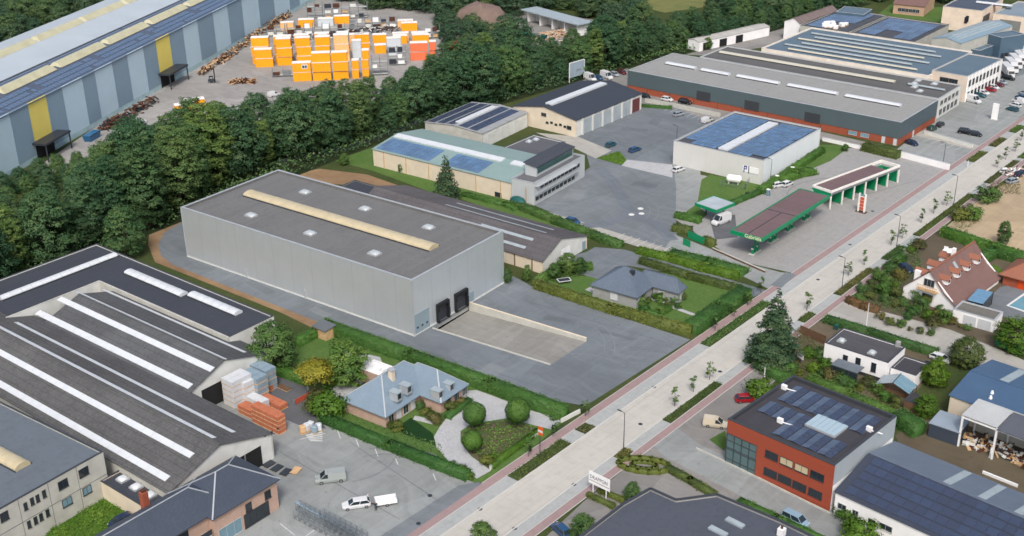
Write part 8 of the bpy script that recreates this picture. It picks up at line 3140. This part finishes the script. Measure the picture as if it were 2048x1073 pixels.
# painted bay lines of the lower yard
for i, (a, b_) in enumerate([((675, 862), (681, 878)), ((712, 880), (718, 896)), ((750, 898), (756, 914)), ((790, 916), (796, 930)), ((866, 948), (872, 962)), ((560, 1048), (590, 1072)), ((630, 1060), (610, 1075)), ((600, 880), (650, 868))]):
    a, b_ = G(*a), G(*b_)
    d = (b_-a).normalized()*.08
    n = Vector((-d.y, d.x, 0))
    sheet('parking_line', [(a+n)[:2], (b_+n)[:2], (b_-n)[:2], (a-n)[:2]], M['white_line'], Z4, True)
for i in range(5):
    a, b_ = G(612+i*2, 872+i*2.6), G(645, 866+i*4.2)
    d = (b_-a).normalized()*.16
    n = Vector((-d.y, d.x, 0))
    sheet('hatching', [(a+n)[:2], (b_+n)[:2], (b_-n)[:2], (a-n)[:2]], M['white_line'], Z4, True)
# pale mess at the small shrub: orange timber barrier and yellow sign at the hedge end
t = thing('timber_trestle', 'orange timber trestles leaning at the end of the villa hedge', 'trestle', G(888, 945), rotH+.1)
for k in range(3):
    MB().beam((k*1.2, 0, 0), (k*1.2+1.0, .3, 1.0), .14).build('leg', M['wood_l'], t)
    MB().beam((k*1.2+1.0, 0, 0), (k*1.2, .3, 1.0), .14).build('leg', M['wood_l'], t)
MB().beam((0, .15, 1.0), (3.6, .15, 1.0), .16).build('rail', M['wood_l'], t)
t = thing('yellow_sign', 'small yellow board on a post at the end of the villa hedge', 'sign', G(916, 948), rotH)
MB().box(-.04, .04, -.04, .04, 0, 1.2).build('post', M['steel'], t)
MB().box(-.45, .45, -.08, -.04, .9, 1.5).build('board', paint('sign_yellow', 240, 196, 60), t)
t = thing('barrier_post', 'slim red-orange barrier leaning at the edge of the stained yard', 'barrier', G(606, 802), rotH+PI/2)
MB().box(-2.2, 2.2, -.06, .06, .1, 1.1).build('board', paint('barrier_orange', 210, 96, 70), t)
MB().box(-2.2, -2.1, -.3, .3, 0, 1.2).build('foot', M['steel'], t)

# ------------------------------------------------------------------ lamps, walls, fences, posts
for u, v, lab, s_ in ((1247, 905, 'tall street lamp in the verge opposite the villa drive', -1), (1683, 582, 'street lamp opposite the station exit', -1), (1793, 494, 'street lamp near the white villa garden', -1), (1907, 410, 'street lamp beside the sandy plot', -1)):
    lamp(u, v, lab, 7.9, s_)
lamp(1885, 334, 'lamp post at the white wall of the front car park', 7.0, -1, 'yard lamps')
lamp(40, 62, 'tall pale lamp standing before the far woods, top left', 14, 1, 'yard lamps')
lamp(1352, 312, 'lamp post at the corner of the company yard', 9, -1, 'yard lamps')
lamp(1540, 368, 'thin lamp post before the blank side of the solar-roofed block', 7, -1, 'yard lamps')
lamp(1592, 330, 'second thin lamp post before the blank side of the solar-roofed block', 7, -1, 'yard lamps')
t = thing('orange_signpost', 'tall dark pole with orange panel at the villa drive entrance', 'signpost', G(1080, 916), 0)
MB().tube((0, 0, 0), (0, 0, 6.0), .07, 8).build('pole', M['dsteel'], t)
MB().box(-.3, .6, -.08, .08, 4.6, 6.2).build('panel', paint('signal_orange', 236, 104, 40), t)
MB().box(-.35, .65, -.14, -.08, 5.2, 5.6).build('reflector', M['blind'], t)
for i, (u, v, hh, lab) in enumerate([(1731, 664, 6.5, 'white flag pole behind the white house'), (1528, 762, 3.0, 'short pale post in the corner hedge'), (1935, 335, 2.0, 'white marker post near the far verge')]):
    t = thing('pole', lab, 'pole', G(u, v))
    MB().tube((0, 0, 0), (0, 0, hh), .09, 8, .06).build('shaft', M['white'], t)
    MB().tube((0, 0, 0), (0, 0, .2), .18, 8).build('foot', M['conc'], t)
wallrun('boundary_wall', 'white boundary wall between station forecourt and front car park', [(1797, 314), (1898, 341)], .3, 1.9, 'render', cap='coping')
wallrun('boundary_wall', 'white low wall along the foot of the dark hall', [(1645, 282), (1735, 302)], .3, 1.2, 'render', cap='coping')
wallrun('boundary_wall', 'pale wall dividing the front car park', [(1848, 268), (1945, 296)], .3, 1.2, 'conc_light', cap='coping')
wallrun('garden_wall', 'low pale wall at the roadside of the villa island', [(980, 940), (1080, 868)], .25, .7, 'conc_light', cap='coping')
wallrun('garden_wall', 'short pale wall at the villa drive entrance by the hedge', [(1122, 846), (1160, 826)], .25, .8, 'conc_light')
wallrun('garden_wall', 'low brown wall closing the company lane at the station', [(1425, 500), (1475, 522), (1530, 546)], .3, .5, 'wood', cap='conc')
wallrun('garden_wall', 'white kerb wall along the front of the red office', [(1392, 898), (1450, 925), (1662, 1030)], .22, .3, 'conc')
wallrun('garden_wall', 'grey block wall before the dark hall car row', [(1290, 205), (1345, 215), (1440, 235)], .3, 1.4, 'conc')
fence('green screen fence beside the company lane', [(1376, 476), (1408, 490)], 1.9, 'gas_green', 2.0, 'fence', False)
fence('teal gate panel at the company exit', [(1366, 490), (1380, 496)], 1.8, 'gas_green', 1.5, 'gate', False)
fence('green screen fence under the bright tree at the right edge', [(1990, 690), (2040, 712)], 1.8, 'gas_green', 2.0, 'fence', False)
fence('timber fence left of the white house', [(1600, 668), (1650, 690)], 2.0, 'wood', 1.2, 'fence', False)
fence('wire fence along the bungalow road hedge', [(1380, 668), (1448, 606)], 1.3, 'steel', 2.5)
fence('wire fence along the belt behind the warehouse', [(460, 352), (700, 300), (850, 244)], 1.5, 'steel', 4)
t = thing('wheelie_bin', 'teal wheelie bin at the head of the lane hedge', 'bin', G(1672, 660), 0)
b = MB()
frustum(b, -.3, -.38, .38, .3, .05, 1.0, .28, .36)
b.build('body', M['teal'], t)
MB().box(-.42, .42, -.4, .4, 1.0, 1.1).build('lid', M['teal'], t)
wheels(t, (-.25,), .36, .12, .06)
t = thing('storage_tank', 'dark green low tank at the corner of the pale office', 'tank', G(1036, 412), 0)
MB().sphere((0, 0, 1.2), 2.6, 1.4, 1.4, 14, 8).build('shell', M['teal'], t, smooth=True)
MB().box(-1.6, 1.6, -.6, .6, 0, .4).build('saddle', M['conc'], t)
for i, (u, v) in enumerate([(1263, 430), (1281, 418), (1283, 428)]):
    o = MB().tube((0, 0, .03), (0, 0, .075), .75, 14).build('manhole_cover', M['conc_light'], None, loc=G(u, v))
    tag(o, ('pale manhole cover left of the three in the company yard', 'pale manhole cover furthest of the three in the company yard', 'pale manhole cover right of the three in the company yard')[i], 'manhole cover', 'pale covers in the company yard')
TK = ground('tracked_asphalt', rgb(125, 133, 141), .1, .05)
for ln in ([(1200, 338), (1222, 360), (1238, 385), (1250, 408), (1262, 424)], [(1262, 424), (1240, 440), (1205, 450), (1170, 452)], [(1262, 424), (1290, 438), (1320, 455), (1342, 480)]):
    for a, b_ in zip(ln[:-1], ln[1:]):
        a, b_ = G(*a), G(*b_)
        d = (b_-a).normalized()
        n = Vector((-d.y, d.x, 0))*1.7
        sheet('tyre_track', [(a+n-d*.6)[:2], (b_+n+d*.6)[:2], (b_-n+d*.6)[:2], (a-n-d*.6)[:2]], TK, Z3, True)
for i, (u, v, lab) in enumerate([(1840, 520, 'left white garden chair behind the villa'), (1848, 524, 'right white garden chair behind the villa')]):
    t = thing('garden_chair', lab, 'chair', G(u+50, v-16), .4*i)
    MB().box(-.5, .5, -.5, .5, .35, .5).build('seat', M['white'], t)
    MB().box(-.5, .5, .4, .5, .5, 1.2).build('backrest', M['white'], t)
    for x in (-.45, .4):
        for y in (-.45, .4):
            MB().box(x, x+.06, y, y+.06, 0, .35).build('leg', M['white'], t)

# wear of the yards: repair patches, sealed joints, turning marks of lorries
MK_D = ground('patch_dark', rgb(121, 128, 134), .1, 0)
MK_L = ground('scuff_pale', rgb(140, 147, 151), .1, 0)
for (u, v, sx, sy, rz, mm) in [(1120, 640, 7, 2.2, .3, MK_D), (980, 745, 4, 6, .1, MK_L), (1230, 670, 9, 1.2, .15, MK_D), (900, 735, 6, 2, .1, MK_D), (520, 575, 9, 2.2, -.08, MK_D), (640, 625, 6, 2, -.08, MK_L),
                              (1290, 370, 7, 3, .2, MK_D), (1150, 390, 5, 8, .4, MK_L), (1270, 260, 8, 3, .4, MK_D), (1310, 245, 3, 6, .4, MK_D),]:
    c_ = G(u, v)
    e1, e2 = Vector((math.cos(rz), math.sin(rz), 0))*sx/2, Vector((-math.sin(rz), math.cos(rz), 0))*sy/2
    sheet('asphalt_patch', [(c_-e1-e2)[:2], (c_+e1-e2)[:2], (c_+e1+e2)[:2], (c_-e1+e2)[:2]], mm, Z3, True)


def arc(u, v, r, a0, a1, wd, mm):
    c_ = G(u, v)
    n_ = 18
    pts = [(c_.x+r*math.cos(a0+(a1-a0)*k/n_), c_.y+r*math.sin(a0+(a1-a0)*k/n_)) for k in range(n_+1)]
    pts += [(c_.x+(r+wd)*math.cos(a1-(a1-a0)*k/n_), c_.y+(r+wd)*math.sin(a1-(a1-a0)*k/n_)) for k in range(n_+1)]
    sheet('tyre_mark', pts, mm, Z4, True)


for (u, v, r, a0, a1) in [(1330, 790, 17, 2.35, 2.95), (1330, 790, 19.2, 2.25, 2.95), (1330, 790, 21.5, 2.15, 2.9), (1150, 770, 12, 1.3, 2.3), (1150, 770, 14.1, 1.3, 2.2), (1050, 690, 16, .5, 1.2), (1050, 690, 18, .5, 1.1),
                          (760, 1000, 13, 1.3, 2.6), (760, 1000, 15, 1.3, 2.5), (690, 905, 9, -.6, .8), (1190, 420, 14, .2, 1.6), (1190, 420, 16.2, .2, 1.5), (1240, 270, 12, -1.2, .2), (1700, 400, 16, 2.2, 3.6)]:
    arc(u, v, r, a0, a1, .22, MK_L)
for (a, b_) in [((840, 700), (1160, 800)), ((1010, 590), (1345, 690)), ((1075, 430), (1330, 350)), ((700, 885), (880, 1005)), ((560, 905), (800, 1040)), ((1440, 470), (1840, 360))]:
    a, b_ = G(*a), G(*b_)
    d = (b_-a).normalized()
    n_ = Vector((-d.y, d.x, 0))*.06
    sheet('sealed_joint', [(a+n_)[:2], (b_+n_)[:2], (b_-n_)[:2], (a-n_)[:2]], MK_D, Z4, True)

# faded bay lines
for (u0, v0, u1, v1, n_, du, dv) in [(1318, 219, 1332, 213, 8, 11, 3.0), (1925, 212, 1950, 218, 9, 9, -5.2), (1990, 228, 2010, 222, 6, 8, -6), (1845, 285, 1862, 278, 5, 16, 4)]:
    for k in range(n_):
        a, b_ = G(u0+k*du, v0+k*dv), G(u1+k*du, v1+k*dv)
        d = (b_-a).normalized()*.07
        q = Vector((-d.y, d.x, 0))
        sheet('parking_line', [(a+q)[:2], (b_+q)[:2], (b_-q)[:2], (a-q)[:2]], M['white_line'], Z4, True)
